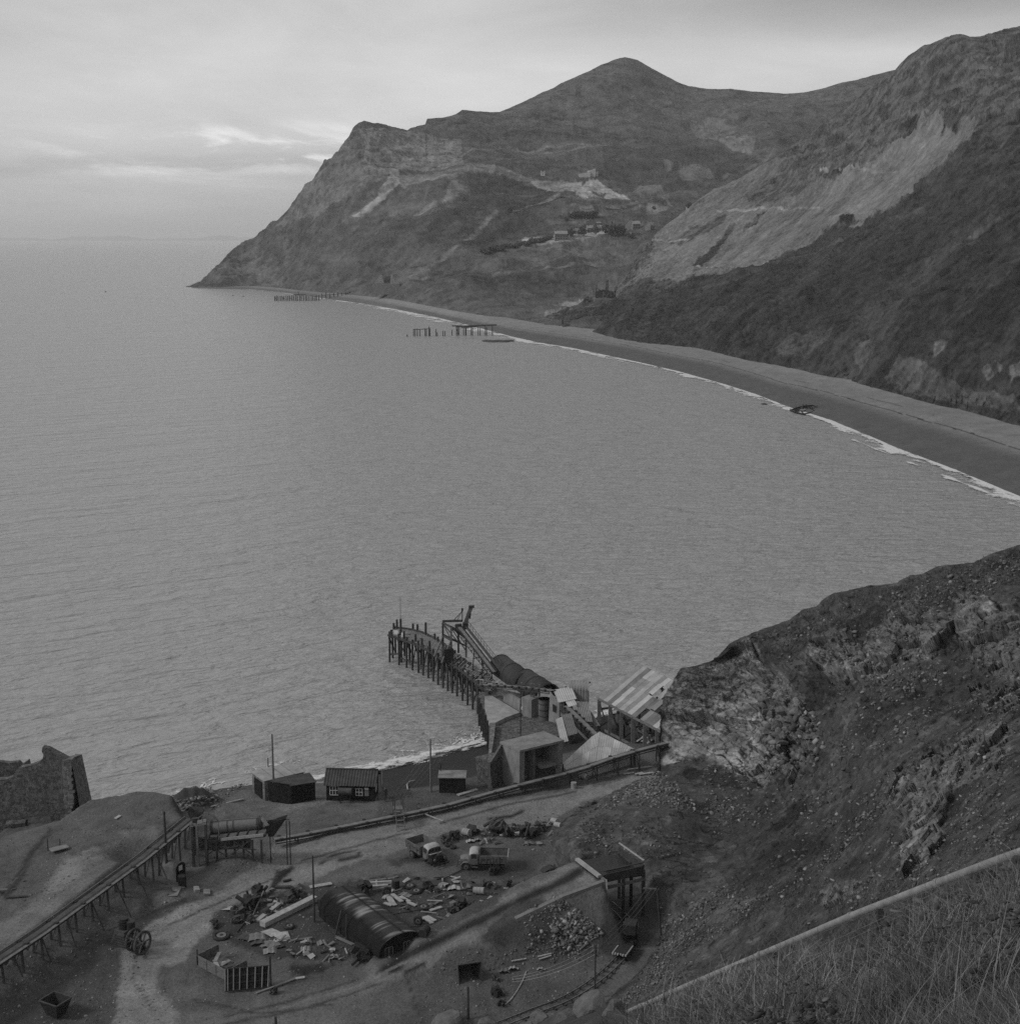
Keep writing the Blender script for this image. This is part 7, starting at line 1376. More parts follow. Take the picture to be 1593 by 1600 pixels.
for k, (x0, y0, x1, y1) in enumerate(((574, 1379, 616, 1375), (577, 1383, 614, 1380), (577, 1386, 614, 1383), (578, 1389, 606, 1386), (582, 1393, 611, 1388))): plankq(x0, y0, x1, y1, .32, 'pale squared pole in the small stack behind the curved hut', group='stacked poles', m=PALEW if k % 2 else WOOD, z0=.1+.12*(k % 2), z1=.15, th=.22)
for k, (x0, y0, x1, y1) in enumerate(((599, 1406, 613, 1392), (608, 1403, 617, 1417), (605, 1403, 613, 1416), (612, 1399, 628, 1411), (625, 1403, 640, 1411), (600, 1413, 612, 1417), (637, 1412, 650, 1417), (672, 1425, 690, 1419), (662, 1435, 675, 1445), (666, 1434, 680, 1441))): plankq(x0, y0, x1, y1, .4, 'short pale board thrown down beyond the curved hut', group='loose pale boards', z0=.15, z1=.12, th=.1)
# crumpled sheets
def bent(px, py, w_, d, rz, label, m=GALV[3], curl=.35, group=None, lift=.05):
    b = ground(px, py); n = 8; vs = []; f = hutframe(b, rz)
    for t_ in (0, -.03):
        for i in range(n+1):
            for j in (0, 1): u = i/n-.5; vs.append(f(u*w_, (j-.5)*d, lift+curl*(.25-u*u)*2+t_+(.05*math.sin(i*2.1+px) if abs(curl) > .2 else .008*math.sin(i*2.1))+(j-.5)*.15*math.sin(px*1.7)))
    m_ = 2*(n+1); fs = [(2*i, 2*i+2, 2*i+3, 2*i+1) for i in range(n)]+[(m_+2*i, m_+2*i+1, m_+2*i+3, m_+2*i+2) for i in range(n)]+[(2*i, m_+2*i, m_+2*i+2, 2*i+2) for i in range(n)]+[(2*i+1, 2*i+3, m_+2*i+3, m_+2*i+1) for i in range(n)]+[(0, 1, m_+1, m_), (2*n, m_+2*n, m_+2*n+1, 2*n+1)]
    o = MB(b).add(vs, fs).build('scrap_sheet', m); o.location = b; return tag(o, label, 'sheet', group)
for a in ((396, 1451, 2.0, .9, .1, 'dark trough-like sheet below the short pale beam', DIRON, -.5), (386, 1466, 1.6, 1.3, -.4, 'curled dull sheet at the left of the crumpled group', IRON), (401, 1466, 1.7, 1.4, .2, 'curled dull sheet in the middle of the crumpled group', STEEL), (406, 1474, 1.7, 1.1, .1, 'curled dull sheet nearest in the crumpled group', IRON), (423, 1478, 1.8, 1.2, -.3, 'flattened sheet right of the curled ones', STEEL), (436, 1480, 1.5, 1.0, .5, 'torn dark sheet at the end of the crumpled group', DIRON), (422, 1488, 1.3, .8, .2, 'small pale sheet below the crumpled group', CONC),
    (424, 1458, 1.6, 1.4, -.7, 'white slatted panel lying face up, left one of the pair', FADED, .1), (441, 1465, 1.4, 1.7, .35, 'white slatted panel lying face up, right one of the pair', FADED, .1), (480, 1472, .8, 1.0, .2, 'pale triangular scrap under the long grey plank', CONC), (503, 1475, 1.0, .7, .4, 'small grey tray lying below the curved hut', STEEL), (521, 1497, 1.1, .8, .3, 'pale crumpled plate near the ramp foot', CONC), (478, 1485, 1.0, .6, .1, 'narrow grey plate among the torn scrap', CONC),
    (694, 1385, 1.3, 1.0, .8, 'pale folded sheet at the back of the far scrap', CONC, .6), (708, 1390, 1.5, 1.0, .1, 'pale torn sheet beside the folded one', FADED, .5), (680, 1391, 1.2, .9, -.6, 'grey torn sheet among the far scrap', STEEL), (632, 1400, 1.3, .8, -.5, 'pale sheet lying behind the loose boards', CONC), (812, 1303, 1.6, 1.2, .3, 'bright square sheet in the heap above the right-hand lorry', FADED, .1), (787, 1522 - 4, 1.1, .8, 0, 'grey plate lying below the ramp with a hose under it', STEEL), (801, 1514, 1.0, .8, .1, 'pale plate right of the grey one below the ramp', PCONC), (845, 1516, .8, .5, 0, 'small pale plate right of the other two below the ramp', PCONC),
    (860, 1361, 1.9, 1.3, .3, 'round dark plate propped at the ramp edge', DIRON, .9), (735, 1316, 1.0, .8, .2, 'white crumpled sheet left in the heap behind the lorries', FADED, .4), (746, 1314, .9, .7, .2, 'pale crumpled sheet next to the white one behind the lorries', CONC, .4)):
    bent(*a[:6], m=a[6], curl=a[7] if len(a) > 7 else .35)
# lumps of machinery
def lump(px, py, s, label, m=DIRON, group=None, name='machine_part', seed=0, h=1.0):
    r_ = random.Random(seed); b = ground(px, py); mb = MB(b)
    for k in range(5): mb.box(b+Vector((r_.uniform(-.45, .45)*s, r_.uniform(-.35, .35)*s, r_.uniform(.15, .75)*s*h)), (r_.uniform(.3, .75)*s, r_.uniform(.25, .6)*s, r_.uniform(.25, .7)*s*h), rot=Euler((r_.uniform(-.5, .5), r_.uniform(-.5, .5), r_.uniform(0, 3))).to_matrix())
    for k in range(3): c = b+Vector((r_.uniform(-.4, .4)*s, r_.uniform(-.4, .4)*s, r_.uniform(.3, .8)*s*h)); dv = Vector((r_.uniform(-1, 1), r_.uniform(-1, 1), r_.uniform(-.3, .8))).normalized()*s*r_.uniform(.3, .7); mb.cyl(c-dv, c+dv, r_.uniform(.05, .16)*s, n=9)
    c = b+Vector((.1, -.2, .45*s)); mb.cyl(c, c+Vector((.1, -.15, 0)), .3*s, n=14)
    o = mb.build(name, m); o.location = b; return tag(o, label, 'machine part', group)
for k, (x, y, s, lab) in enumerate(((383, 1424, 1.5, 'tall dark engine block heaped at the left of the scrap'), (372, 1432, 1.1, 'low dark machine lump left of the engine block'), (393, 1415, 1.1, 'dark casting behind the engine block'), (404, 1400, 1.2, 'twisted dark frame beyond the engine block'), (366, 1442, .8, 'small pale-topped gearbox near the single tyre'), (335, 1445, .6, 'small black lump alone at the far left of the scrap'), (336, 1450, .5, 'second small black lump at the far left of the scrap'), (391, 1440, .8, 'flat dark casting below the engine block'), (460, 1402, 1.1, 'dark machine part behind the long beam'), (473, 1404, 1.0, 'rusty ring-shaped part behind the long beam'), (455, 1409, .8, 'dark knobbly part touching the long beam'),
    (566, 1398, 1.3, 'dark gear lump against the far side of the curved hut'), (672, 1390, .9, 'dark lump behind the tyres'), (697, 1318, .9, 'dark axle lump between the lorries'), (712, 1311, 1.1, 'low dark engine behind the left-hand lorry'), (738, 1304, 1.1, 'dark upright part beside the pale drum behind the lorries'), (775, 1300, 1.8, 'high dark heap of ironwork behind the right-hand lorry'), (792, 1308, 1.2, 'dark ironwork right of the high heap'), (823, 1309, 1.4, 'big dark part in the heap above the right-hand lorry'), (836, 1306, 1.1, 'rusty part at the right end of the heap'), (845, 1299, .9, 'small dark part at the foot of the scree'), (771, 1366, .9, 'dark axle casing lying in front of the right-hand lorry'), (762, 1388, 1.0, 'dark part on the ramp shoulder beside the drum'), (793, 1385, .7, 'small black upright part at the end of the ramp shoulder'), (718, 1422, 1.2, 'dark cylinder-like part on the near ramp shoulder'), (709, 1428, 1.0, 'dark lump touching it on the near ramp shoulder'), (560, 1502, 1.5, 'black trough half buried by the ramp foot'), (428, 1541 + 12, .6, 'small dark lump under the discarded ribbed panel'), (775, 1532, .5, 'small black box-shaped scrap below the ramp'), (776, 1556, .9, 'black open tub sunk in stones below the ramp'), (783, 1571, .5, 'small black lump beside the end of the pale hose'))):
    lump(x, y, s, lab, seed=k, m=(DIRON, IRON, DIRON)[k % 3])
# small anonymous scrap in the heaps
zone = [([(350, 1420), (400, 1395), (480, 1385), (500, 1400), (470, 1420), (420, 1440), (370, 1450)], 46, 'left heap of scrap beside the tall dark pole', 'scrap in the left heap'), ([(400, 1475), (470, 1465), (560, 1480), (570, 1500), (520, 1505), (460, 1498)], 34, 'scrap strewn below the near side of the curved hut', 'scrap below the curved hut'), ([(570, 1375), (700, 1370), (760, 1385), (720, 1420), (660, 1440), (610, 1415)], 52, 'far heap of scrap beyond the curved hut', 'scrap beyond the curved hut'), ([(715, 1300), (860, 1280), (862, 1312), (830, 1325), (740, 1320)], 56, 'heap of scrap above the lorries', 'scrap above the lorries'), ([(680, 1440), (790, 1388), (800, 1395), (700, 1438)], 20, 'line of scrap on the ramp shoulder', 'scrap on the ramp shoulder')]
for poly, n, where, grp in zone:
    a, b = np.array(poly).min(0), np.array(poly).max(0); c = 0
    while c < n:
        x, y = rnd.uniform(a[0], b[0]), rnd.uniform(a[1], b[1])
        if not inpoly(np.array([x]), np.array([y]), poly)[0]: continue
        c += 1; p = ground(x, y); k = rnd.random(); m = rnd.choice([DIRON, IRON, STEEL, WOOD, DWOOD, CONC, PALEW, GALV[3]]); mb = MB(p); rot = Euler((rnd.uniform(-.3, .3), rnd.uniform(-.4, .4), rnd.uniform(0, 6.3))).to_matrix()
        if k < .35: L = rnd.uniform(.5, 1.8); mb.box(p+UP*.12, (L, rnd.uniform(.1, .3), .08), rot=rot); kind = 'piece of board'
        elif k < .55: L = rnd.uniform(.5, 1.6); dv = rot@Vector((L/2, 0, 0)); mb.cyl(p+UP*.15-dv, p+UP*.15+dv, rnd.uniform(.04, .13), n=8); kind = 'bit of pipe'
        elif k < .8:
            w_, d_ = rnd.uniform(.4, 1.0), rnd.uniform(.3, .8); P4 = [p+UP*.15+rot@Vector(v) for v in ((-w_/2, -d_/2, 0), (w_/2, -d_/2*.7, .05), (w_/2*.8, d_/2, .2), (-w_/2*.9, d_/2, .02))]; mb.slab(P4, .03); kind = 'torn plate'
        else:
            v = angular(rnd.randrange(99), ico_v)*rnd.uniform(.2, .42); mb.add([p+UP*.15+Vector(q) for q in v.tolist()], [tuple(f) for f in ico_f.tolist()]); kind = 'broken lump'
        o = mb.build(kind.replace(' ', '_'), m); o.location = p; tag(o, kind+' in the '+where, 'scrap', grp+', '+kind+'s')
# ---- discarded lorry body, ribbed panel
c = ground(352, 1537); t_ = thing('lorry_body', 'discarded wooden dropside lorry body with scraps lying inside it', 'lorry body', c)
A1, A2, A3 = ground(309, 1513), ground(353, 1537), ground(386, 1519); A4 = A1+(A3-A2)
for p in (A1, A2, A3, A4): p.z = 6.25
MB(c).slab([A1, A2, A3, A4], .12).build('floor', WOOD, t_)
for p, q, h, nm in ((A1, A2, .95, 'side_board'), (A2, A3, .85, 'tail_board'), (A1, A4, 1.0, 'head_board')):
    mb = MB(c); dv = (q-p).normalized()
    for k in range(3): mb.beam(p+UP*(h*(k+.5)/3), q+UP*(h*(k+.5)/3), .06, h/3-.03)
    for k in range(4): r_ = p.lerp(q, k/3); mb.beam(r_+Vector((0, -.06, 0)), r_+Vector((0, -.06, h)), .1, .08)
    mb.build(nm, WOOD, t_)
MB(c).cyl(A1+UP*0, A1+UP*1.5, .06, n=6).build('stake', DIRON, t_)
for k, (u, v, a, m) in enumerate(((.35, .45, .3, PALEW), (.5, .55, .9, CONC), (.62, .4, .1, DIRON), (.7, .5, 1.2, DIRON), (.45, .3, 2.0, PALEW), (.8, .65, .5, IRON), (.25, .6, 1.5, CONC))):
    p = A1.lerp(A2, u)+(A3-A2)*v+UP*(.12+.06*k); dv = Vector((math.cos(a), math.sin(a), .05))*.8; o = MB(p).beam(p-dv, p+dv, .35, .07).build('board', m); o.location = p; tag(o, 'loose board lying inside the discarded lorry body', 'board', 'boards in the lorry body')
c = ground(385, 1551); t_ = thing('ribbed_panel', 'dark ribbed lorry panel propped on its edge beside the discarded body', 'panel', c)
L0, R0 = ground(352, 1552), ground(420, 1545); L1, R1 = L0+Vector((-.1, .8, 1.9)), R0+Vector((0, .8, 1.8)); MB(c).slab([L0+UP*.2, R0+UP*.2, R1, L1], .06).build('sheet', TAR, t_)
mb = MB(c)
for u in (.0, .06, .19, .33, .5, .68, .84, .98): mb.beam((L0+UP*.2).lerp(R0+UP*.2, u)+Vector((0, -.06, .02)), L1.lerp(R1, u)+Vector((0, -.06, .02)), .09, .08)
mb.build('rib', CONC, t_); mb = MB(c)
for v in (0, .33, .66, 1): mb.beam((L0+UP*.2).lerp(L1, v)+Vector((0, -.02, 0)), (R0+UP*.2).lerp(R1, v)+Vector((0, -.02, 0)), .12, .1)
mb.build('rail', DIRON, t_); MB(c).beam(R0+Vector((.15, .2, 0)), R0+Vector((.1, .5, 2.9)), .12, .3).build('end_post', DIRON, t_)
# ---- old winch engine with flywheels
c = ground(205, 1482); t_ = thing('winch_engine', 'abandoned dark winch engine with two spoked flywheels below the trestle', 'engine', c, -.5); t_.scale = (1.25, 1.25, 1.25)
mb = MB(); 
for k in range(5): mb.box((-.9+k*.03, .1, .25+k*.2), (1.5-.12*k, 1.1, .12))
mb.box((-.85, .1, .7), (1.0, .8, 1.2)); mb.build('crankcase', IRON, t_)
mb = MB(); mb.cyl((-.9, .3, 1.2), (-.9, .3, 2.1), .32, n=14); mb.cyl((-.3, .4, 1.2), (-.3, .4, 1.95), .32, n=14); [mb.cyl((-.9, .3, 1.3+k*.15), (-.9, .3, 1.36+k*.15), .42, n=14) for k in range(5)]; mb.build('cylinder', DIRON, t_)
def spoked(cx, cy, cz, r, name='flywheel'):
    n = 24; mb = MB(); pts = [Vector((cx, cy+r*math.cos(2*math.pi*k/n), cz+r*math.sin(2*math.pi*k/n))) for k in range(n+1)]
    for a, b in zip(pts[:-1], pts[1:]): mb.beam(a, b, .22, .14, up=(1, 0, 0)) if False else mb.cyl(a, b, .1, n=7)
    for k in range(6): a = 2*math.pi*k/6; mb.beam((cx, cy, cz), (cx, cy+r*math.cos(a), cz+r*math.sin(a)), .09)
    mb.cyl((cx-.2, cy, cz), (cx+.2, cy, cz), .16, n=12); mb.build(name, IRON, t_)
spoked(.35, -.1, .85, .78); spoked(1.35, -.2, .85, .85); MB().cyl((-.3, -.1, .85), (1.6, -.2, .85), .08).build('shaft', DIRON, t_); MB().box((.8, -.1, .35), (.9, .5, .5)).build('gearbox', DIRON, t_)
# ---- skips
def skip(px, py, rz, label, s=1.0, tip=0.0):
    c = ground(px, py); t = thing('mine_skip', label, 'skip', c, rz); T = Matrix.Rotation(tip, 3, 'X'); f = lambda x, y, z: T@Vector((x*s, y*s, z*s))+UP*.1
    w0, w1, d0, d1, h = .55, .95, .5, .8, 1.25
    P0 = [f(-w0, -d0, 0), f(w0, -d0, 0), f(w0, d0, 0), f(-w0, d0, 0)]; P1 = [f(-w1, -d1, h), f(w1, -d1, h), f(w1, d1, h), f(-w1, d1, h)]
    mb = MB(); mb.slab(P0[::-1], -.06)
    for i in ((1, 2, 3) if tip else (0, 1, 2, 3)): j = (i+1) % 4; mb.slab([P0[i], P0[j], P1[j], P1[i]], .06)
    mb.build('tub', DIRON, t); mb = MB()
    for i in ((1, 2, 3) if tip else (0, 1, 2, 3)): mb.beam(P1[i], P1[(i+1) % 4], .1)
    mb.build('rim', IRON, t); return t
skip(728, 1520, .3, 'black iron skip tipped on its side alone on the bare ground', 1.15, 1.25)
skip(88, 1586, -.5, 'rusty skip standing in the dark corner at the lower left', 1.1)
# hose
c = ground(790, 1520); pts = [ground(x, y)+UP*.06 for x, y in ((822, 1519), (818, 1530), (812, 1542), (804, 1555), (795, 1566), (786, 1573))]; o = MB(c).tube(cat(pts, 4), .06, 6).build('hose', PALEW); o.location = c; tag(o, 'pale hose curving over the ground from the pale plates', 'hose')
c = ground(693, 1238); pts = [ground(x, y)+UP*.2 for x, y in ((637, 1236), (636, 1228), (640, 1224), (648, 1222))]; o = MB(c).tube(cat(pts, 4), .1, 6).build('bent_pipe', PALEW); o.location = c; tag(o, 'pale bent pipe on the edge of the dark cove beach', 'pipe')
for k, (x, y, s) in enumerate(((880, 1478, .6), (867, 1455, .75), (868, 1458, .4), (890, 1480, .35), (905, 1468, .4))): boulder(ground(x, y)+UP*.2, s, 'one of the larger pale blocks in the stone heap against the ramp flank', 'large blocks in the ramp stone heap')
for k, (x, y, s) in enumerate(((843, 1600, 1.2), (862, 1596, .9), (884, 1585, .9), (826, 1612, 1.0), (690, 1606, 1.6), (760, 1604, 1.1))): boulder(ground(x, y)+UP*.2, s, 'big grey boulder along the bottom edge between the post and the railway' if x < 800 else 'big grey boulder beside the lower end of the railway', 'boulders at the bottom edge' if x < 800 else 'boulders beside the railway')
# ================================================================== FAR THINGS: VILLAGE, RUINS, JETTIES
HO = bpy.data.objects['headland_hills']; hv_ = np.zeros(len(HO.data.vertices)*3, np.float32); HO.data.vertices.foreach_get('co', hv_); hv_ = hv_.reshape(-1, 3); hpx, hpy = proj(hv_)
MO = bpy.data.objects['mountainside']; mv_ = np.zeros(len(MO.data.vertices)*3, np.float32); MO.data.vertices.foreach_get('co', mv_); mv_ = mv_.reshape(-1, 3); mpx, mpy = proj(mv_)
def far(px, py, near=False):
    V, X_, Y_ = (mv_, mpx, mpy) if near else (hv_, hpx, hpy); d = (X_-px)**2+(Y_-py)**2; c = np.argsort(d)[:6]; k = c[np.argmin(V[c][:, 1])]; return Vector(V[k].tolist())
HW = mat('grey_house_wall', .17, .2, .3, rough=.95, bump=0); HR = mat('pale_slate_roof', .25, .2, .3, rough=.8, bump=0); HD = mat('dark_opening', .02, .1, 1, bump=0)
def house(px, py, w_, d, h, rh, rz, label, roof=True, floors=2, nwin=4, near=False, m=HW, group=None):
    p = far(px, py, near); t = thing('cottage', label, 'house', p, rz, group); MB().add([(x, y, z) for x, y in ((-w_/2, -d/2), (w_/2, -d/2), (w_/2, d/2), (-w_/2, d/2)) for z in (-4, h)]+[(-w_/2, 0, h+rh), (w_/2, 0, h+rh)], [(0, 2, 3, 1), (2, 4, 5, 9, 3), (4, 6, 7, 5), (6, 0, 1, 8, 7)]).build('wall', m, t)
    if roof: 
        for s in (-1, 1): MB().slab([(-w_/2-.4, s*(d/2+.4), h-.2), (w_/2+.4, s*(d/2+.4), h-.2), (w_/2+.4, 0, h+rh+.2), (-w_/2-.4, 0, h+rh+.2)][::-s], .3).build('roof', HR, t)
        for s in (-1, 1): MB().box((s*(w_/2-.6), 0, h+rh+.8), (1.1, .9, 1.8)).build('chimney', m, t)
    for j in range(floors):
        for k in range(nwin): x = -w_/2+w_*(k+.5)/nwin; MB().box((x, -d/2-.02, 1.4+j*2.9), (1.1, .12, 1.5)).build('window', HD, t)
    return t
house(876, 372, 15, 8, 7, 3.2, .1, 'largest pale stone house at the left end of the far valley hamlet', nwin=5)
house(901, 363, 8, 6, 3, 2.5, .1, 'small pale-roofed outbuilding between the hamlet trees', floors=1, nwin=2)
house(923, 361, 10, 7, 5, 3, .3, 'pale cottage in the middle of the hamlet among trees'); house(938, 360, 9, 6, 4, 3, .1, 'cottage just left of the round tree clump in the hamlet', nwin=3)
house(984, 358, 9, 8, 7, 3.5, 1.1, 'tall gabled house right of the round tree clump'); house(994, 357, 9, 7, 6, 3.5, .2, 'bright-roofed house joined to the tall gabled one'); house(1014, 356, 9, 8, 4, 4, .9, 'steep-roofed house at the right end of the hamlet', nwin=2)
house(994, 368, 11, 5, 2.5, 1.5, .2, 'low ruined outbuilding below the hamlet', roof=False, floors=1); house(936, 349, 5, 4, 2.5, 1.5, .2, 'tiny hut in the field above the hamlet', floors=1, nwin=1); house(1077, 331, 11, 6, 3, 2, 0, 'small white cottage on the track at the foot of the far scree', floors=1, m=WHITE)
house(848, 272, 6, 5, 4, 1, 0, 'small pale quarry hut on the high terrace', floors=1, nwin=1, m=WHITE)
# quarry mill at the head of the white tip
p = far(917, 275); t_ = thing('quarry_mill', 'bright stepped quarry building at the top of the white spoil cone', 'building', p)
for (x0, x1, y0, y1, dy, nm) in ((904, 922, 277, 268, 0, 'lower_wing'), (918, 930, 272, 263, 6, 'tower'), (924, 934, 276, 267, 10, 'upper_wing')):
    a, b = GY(x0, y0, p.y+dy), GY(x1, y0, p.y+dy); h = GY(x0, y1, p.y+dy).z-a.z; MB(p).add([a-UP*8, b-UP*8, b+UP*h, a+UP*h*.6]+[q+Vector((0, 12, 0)) for q in (a-UP*8, b-UP*8, b+UP*h, a+UP*h*.6)], [(0, 1, 2, 3), (7, 6, 5, 4), (3, 2, 6, 7), (1, 5, 6, 2), (0, 3, 7, 4)]).build(nm, mat('bright_mill_stone', .42, .25, .2, bump=0), t_)  # all parts of the mill share one bright stone colour
# hopper ruin by the beach
p = far(602, 458); Yb = p.y-14; t_ = thing('stone_hoppers', 'roofless loading hoppers with pale sloping side walls above the far beach', 'ruin', p)
def fprism(pts, Y0, th_, nm, m): f = [GY(x, y, Y0) for x, y in pts]; b = [q+Vector((0, th_, 0)) for q in f]; n = len(f); return MB(p).add(f+b, [tuple(range(n))[::-1], tuple(range(n, 2*n))]+[(i, (i+1) % n, n+(i+1) % n, n+i) for i in range(n)]).build(nm, m, t_)
fprism(((582, 452), (582, 444), (594, 443), (624, 443), (624, 452), (620, 460), (584, 460)), Yb, 14, 'base_wall', HW); fprism(((584, 443), (593, 430), (596, 430), (600, 442)), Yb+1, 10, 'left_hopper', HR); fprism(((600, 442), (601, 431), (609, 431), (609, 442)), Yb+6, 5, 'middle_hopper', CONCD); fprism(((610, 443), (610, 430), (613, 430), (618, 441), (624, 443)), Yb+1, 10, 'right_hopper', HR)
for x in (603, 606): fprism(((x, 442), (x, 432), (x+.8, 432), (x+.8, 442)), Yb+.5, 1, 'pillar', HD)
# ruined works with chimney
p = far(945, 468, True); Yb = p.y-5; t_ = thing('ruined_works', 'dark ruined works with a square chimney on the slope above the beach', 'ruin', p)
b = GY(948, 452, Yb+8); MB(p).beam(b-UP*6, (b.x, b.y, top_at(948, 437, b)), 2.4).build('chimney', STONE, t_)
fprism(((930, 466), (930, 456), (937, 453), (943, 452), (950, 454), (958, 455), (962, 460), (962, 467)), Yb+4, 6, 'dark_wall', DWOOD); fprism(((928, 476), (928, 467), (945, 465), (960, 467), (960, 476)), Yb-2, 5, 'lower_wall', HW); fprism(((944, 477), (944, 474), (949, 474), (949, 477)), Yb-3.5, 1, 'white_panel', WHITE); fprism(((920, 487), (940, 478), (941, 479), (921, 489)), Yb-10, 1.5, 'long_wall', HD)
rr = random.Random(2)
for k in range(16): x = 930+rr.random()*32; y = 456+rr.random()*9; a = GY(x, y, Yb+2-k*.1); MB(p).beam(a, a+Vector((rr.uniform(-3, 3), 0, rr.uniform(2, 6))), .6).build('broken_frame', HD if k % 2 else CONC, t_)
# beach retaining wall
a, b = far(851, 506), far(878, 507); w_ = thing('beach_wall', 'low dark retaining wall at the back of the far beach', 'wall', a); MB(a).slab([GY(850, 499, a.y), GY(877, 500, a.y-14), GY(877, 509, a.y-14), GY(850, 509, a.y)][::-1], 2).build('wall', STONE, w_)
# trees
LEAF = mat('tree_foliage', attr=True, var=.3, scale=.5, rough=1, bump=0)
def tree(px, py, w_, h, label, near=False, group=None, alb=.06):
    p = far(px, py, near); t = thing('tree', label, 'tree', p, group=group); MB().cyl((0, 0, -2), (0, 0, h*.5), .35, .2, 6).build('trunk', DWOOD, t)
    r_ = np.random.default_rng(int(px*7+py)); n = 150; q = r_.normal(size=(n, 3)); q /= np.linalg.norm(q, axis=1)[:, None]; q = q*(r_.uniform(.35, 1, n)**.5)[:, None]*np.array([w_/2, w_/2.4, h*.42])+np.array([0, 0, h*.58]); q *= 1+.12*r_.normal(size=(n, 1))
    Rm = rotm(n); s = r_.uniform(.5, 1.1, n)*w_*.10; v = np.einsum('nij,nkj->nki', Rm, np.stack([angular(k, ico_v) for k in range(5)])[r_.integers(0, 5, n)])*s[:, None, None]+q[:, None]
    o = soup('crown', v.reshape(-1, 3), (ico_f[None]+np.arange(n)[:, None, None]*12).reshape(-1, 3), LEAF, np.repeat(alb*np.exp(r_.normal(size=n)*.35), 12)); o.parent = t; return t
for x, y, w_, h, lab in ((884, 372, 9, 8, 'dark tree at the right end of the largest far house'), (892, 370, 11, 9, 'broad dark tree between the largest house and the outbuilding'), (912, 368, 13, 9, 'bushy tree left of the middle cottage'), (930, 365, 9, 12, 'tall pointed tree between the two middle cottages'), (948, 366, 12, 10, 'left part of the round tree clump in the hamlet'), (958, 367, 16, 14, 'tallest crown of the round tree clump in the hamlet'), (970, 366, 14, 12, 'right crown of the round tree clump in the hamlet'), (886, 344, 7, 6, 'small dark tree at the corner of the field'), (1075, 326, 8, 9, 'lone tree above the small white cottage'), (1022, 325, 5, 5, 'lone bush on the track below the white cone'), (797, 331, 8, 7, 'lone dark bush on the heather slope'), (986, 372, 8, 5, 'low bush in front of the gabled house')):
    tree(x, y, w_, h, lab)
for k in range(13): tree(892+k*3.3, 340-.25*k+(k % 2)*1.5, 8+(k*7) % 4, 6+(k*5) % 4, 'dark tree in the small plantation under the white spoil cone', group='plantation trees')
for k in range(16): tree(752+k*7, 392-k*1.3+((k*5) % 3)*1.6, 9+(k*7) % 5, 4+(k*3) % 3, 'low dark tree in the belt running down to the left of the hamlet', group='tree belt')
# ---- jetty remains in the bay
def jetty(label, piles, beams, z=4.0, r=.35, decks=()):
    o_ = GY(piles[0][0], piles[0][1], float(PZ(piles[0][0], piles[0][2], 0)[1])); o_.z = 0; t = thing('ruined_jetty', label, 'jetty', o_)
    for x, yt, yb in piles:
        b = G(x, yb, -.5); MB(o_).cyl(b-UP*2, (b.x, b.y, top_at(x, yt, b)), r, r*.8, 6).build('pile', DWOOD, t)
    for (x0, y0, yb0), (x1, y1, yb1), w_ in beams:
        a, b = G(x0, yb0, 0), G(x1, yb1, 0); a.z = top_at(x0, y0, a); b.z = top_at(x1, y1, b); MB(o_).beam(a, b, w_).build('beam', DWOOD, t)
    return t
rr = random.Random(6)
pl = [(429+k*3.0+rr.uniform(-.4, .4), 461.5+rr.uniform(-.6, 1.2)-(k*.02), 470.5+k*.0) for k in range(24)]+[(503+k*6.2, 458.5+rr.uniform(-1, .5)-k*.30, 468-k*.25) for k in range(17)]
jetty('long row of broken jetty piles off the far end of the beach', pl, [((429, 462, 470.5), (432, 469, 470.5), .5), ((440, 462, 470.5), (444, 469, 470.5), .5), ((452, 462, 470.5), (456, 469, 470.5), .5), ((458, 460.5, 470.5), (478, 460.5, 470.5), 1.1), ((505, 461, 467), (555, 457.5, 465), .6), ((466, 455, 470.5), (466.4, 460, 470.5), .8)], r=.75)
pl = [(x, yt, 526) for x, yt in ((646, 514), (648.5, 513.5), (652, 513), (656, 514), (664, 513), (666, 514), (670, 510), (671.5, 512), (681, 514), (683, 519), (692, 517), (695, 517))]+[(x, yt, 525) for x, yt in ((706, 515), (713, 509), (715, 509.5), (717, 510), (724, 511), (727, 509.5), (728, 512), (736, 510), (738, 512), (747, 510), (750, 512), (758, 509), (760, 511), (769, 508))]
jetty('second ruined jetty, gaunt piles and broken beams off the middle of the beach', pl, [((646, 515, 526), (671, 513.5, 526), .5), ((706, 509, 525), (730, 509.5, 525), .9), ((712, 510, 525), (776, 507.5, 525), 1.1), ((712, 509, 525), (716, 522, 525), .5), ((720, 512, 525), (745, 510, 525), .6)], r=.45)
p = G(636, 526, 0); o = MB(p).cyl(p-UP, p+UP*1.6, .5, n=6).build('pile', DWOOD); o.location = p; tag(o, 'lone stump of a pile left of the second ruined jetty', 'pile')
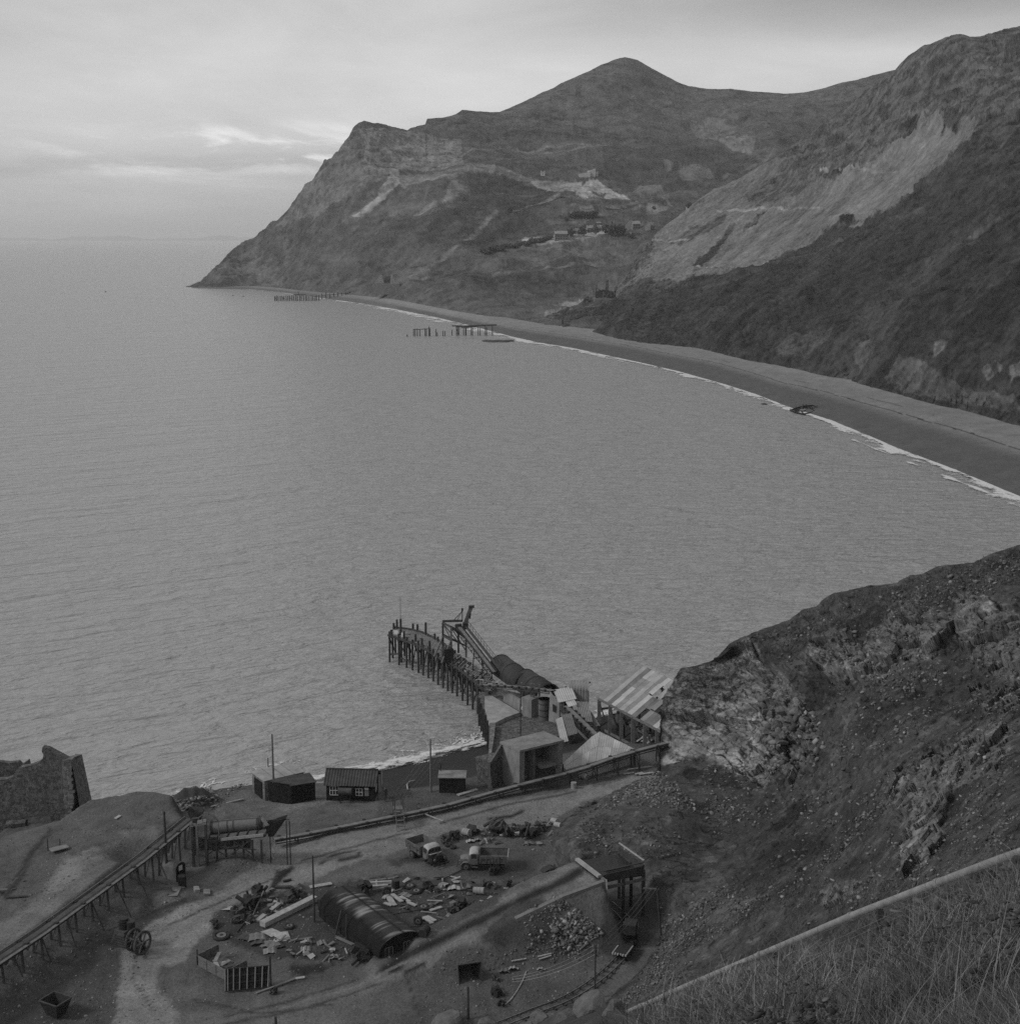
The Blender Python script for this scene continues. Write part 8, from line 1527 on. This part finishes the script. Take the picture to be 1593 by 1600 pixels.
# wreck on the shore, rocks
p = G(1256, 643, .2); wr = thing('wreck', 'black broken hull lying at the edge of the surf on the beach', 'wreck', p); rr = random.Random(9)
hull = [G(x, y, z) for x, y, z in ((1233, 641, .3), (1244, 637, 1.2), (1256, 634, 1.6), (1270, 633, 1.8), (1279, 638, 1.2), (1274, 643, .6), (1256, 647, .5), (1243, 645, .3))]
mb = MB(p)
for k in range(8): a, b = hull[k], hull[(k+1) % 8]; mb.slab([a+UP*.2, b+UP*.2, Vector((b.x, b.y, -1)), Vector((a.x, a.y, -1))], .5)
mb.add([h-UP*.3 for h in hull], [tuple(range(8))]); mb.build('hull', TAR, wr); mb = MB(p)
for k in range(14): a, b = hull[k % 8], hull[(k*3+4) % 8]; c = a.lerp(b, rr.random()); mb.beam(c, c+Vector((rr.uniform(-2.5, 2.5), rr.uniform(-2, 2), rr.uniform(.2, 1.3))), .4)
mb.build('rib', DWOOD, wr); o = MB(p).slab([G(1248, 641, .8), G(1256, 641, .8), G(1264, 637, 1.0), G(1254, 637, 1.0)], .2).build('deck_plate', CONC, wr)
for x, y, s, z, lab in ((1193, 632, 1.2, 0, 'small dark rock in the water beside the surf left of the wreck'), (1300, 585, 1.6, 5.5, 'dark boulder at the back of the beach under the cliff'), (1553, 661, 1.3, 3, 'dark log-like rock lying on the upper beach at the right'), (1268, 583, .9, 5, 'small dark rock at the back of the beach left of the boulder'), (1293, 602, .9, 3.5, 'small dark rock on the light shingle'), (1316, 605, .7, 3.5, 'lone dark stone on the shingle right of the small rock'), (380, 463, 1.6, 0, 'low dark rock awash off the headland foot'), (364, 462, 1.2, 0, 'smaller dark rock awash left of the other off the headland'), (165, 456, 1.6, 0, 'tiny dark rock alone far out in the bay'), (1370, 600, 1.3, 6, 'dark boulder tumbled from the earth cliff')):
    p = G(x, y, z); boulder(p, s*1.6, lab, sq=(1.6, 1, .7), name='rock').data = (lambda me: (me.materials.clear(), me.materials.append(DWOOD), me)[2])(BOULD[0].copy())
p = G(770, 533, 0); a, b = G(755, 533, .4), G(790, 532, .5)
for k in range(5): c = G(762+k*8, 532.5+(k % 2), .3); v = ico2_v*np.array([4.5, 4, .9]); o = MB(c).add([c+Vector(q) for q in v.tolist()], [tuple(f) for f in ico2_f.tolist()]).build('rock', DWOOD); o.location = c; tag(o, 'low dark reef rock awash beside the second ruined jetty', 'rock', 'reef rocks by the second jetty')
cairn = far(975, 99); o = MB(cairn).cyl(cairn-UP*2, cairn+UP*5, 2.5, 1.2, 8).build('cairn', STONE); o.location = cairn; tag(o, 'tiny stone cairn on the very top of the peak', 'cairn')
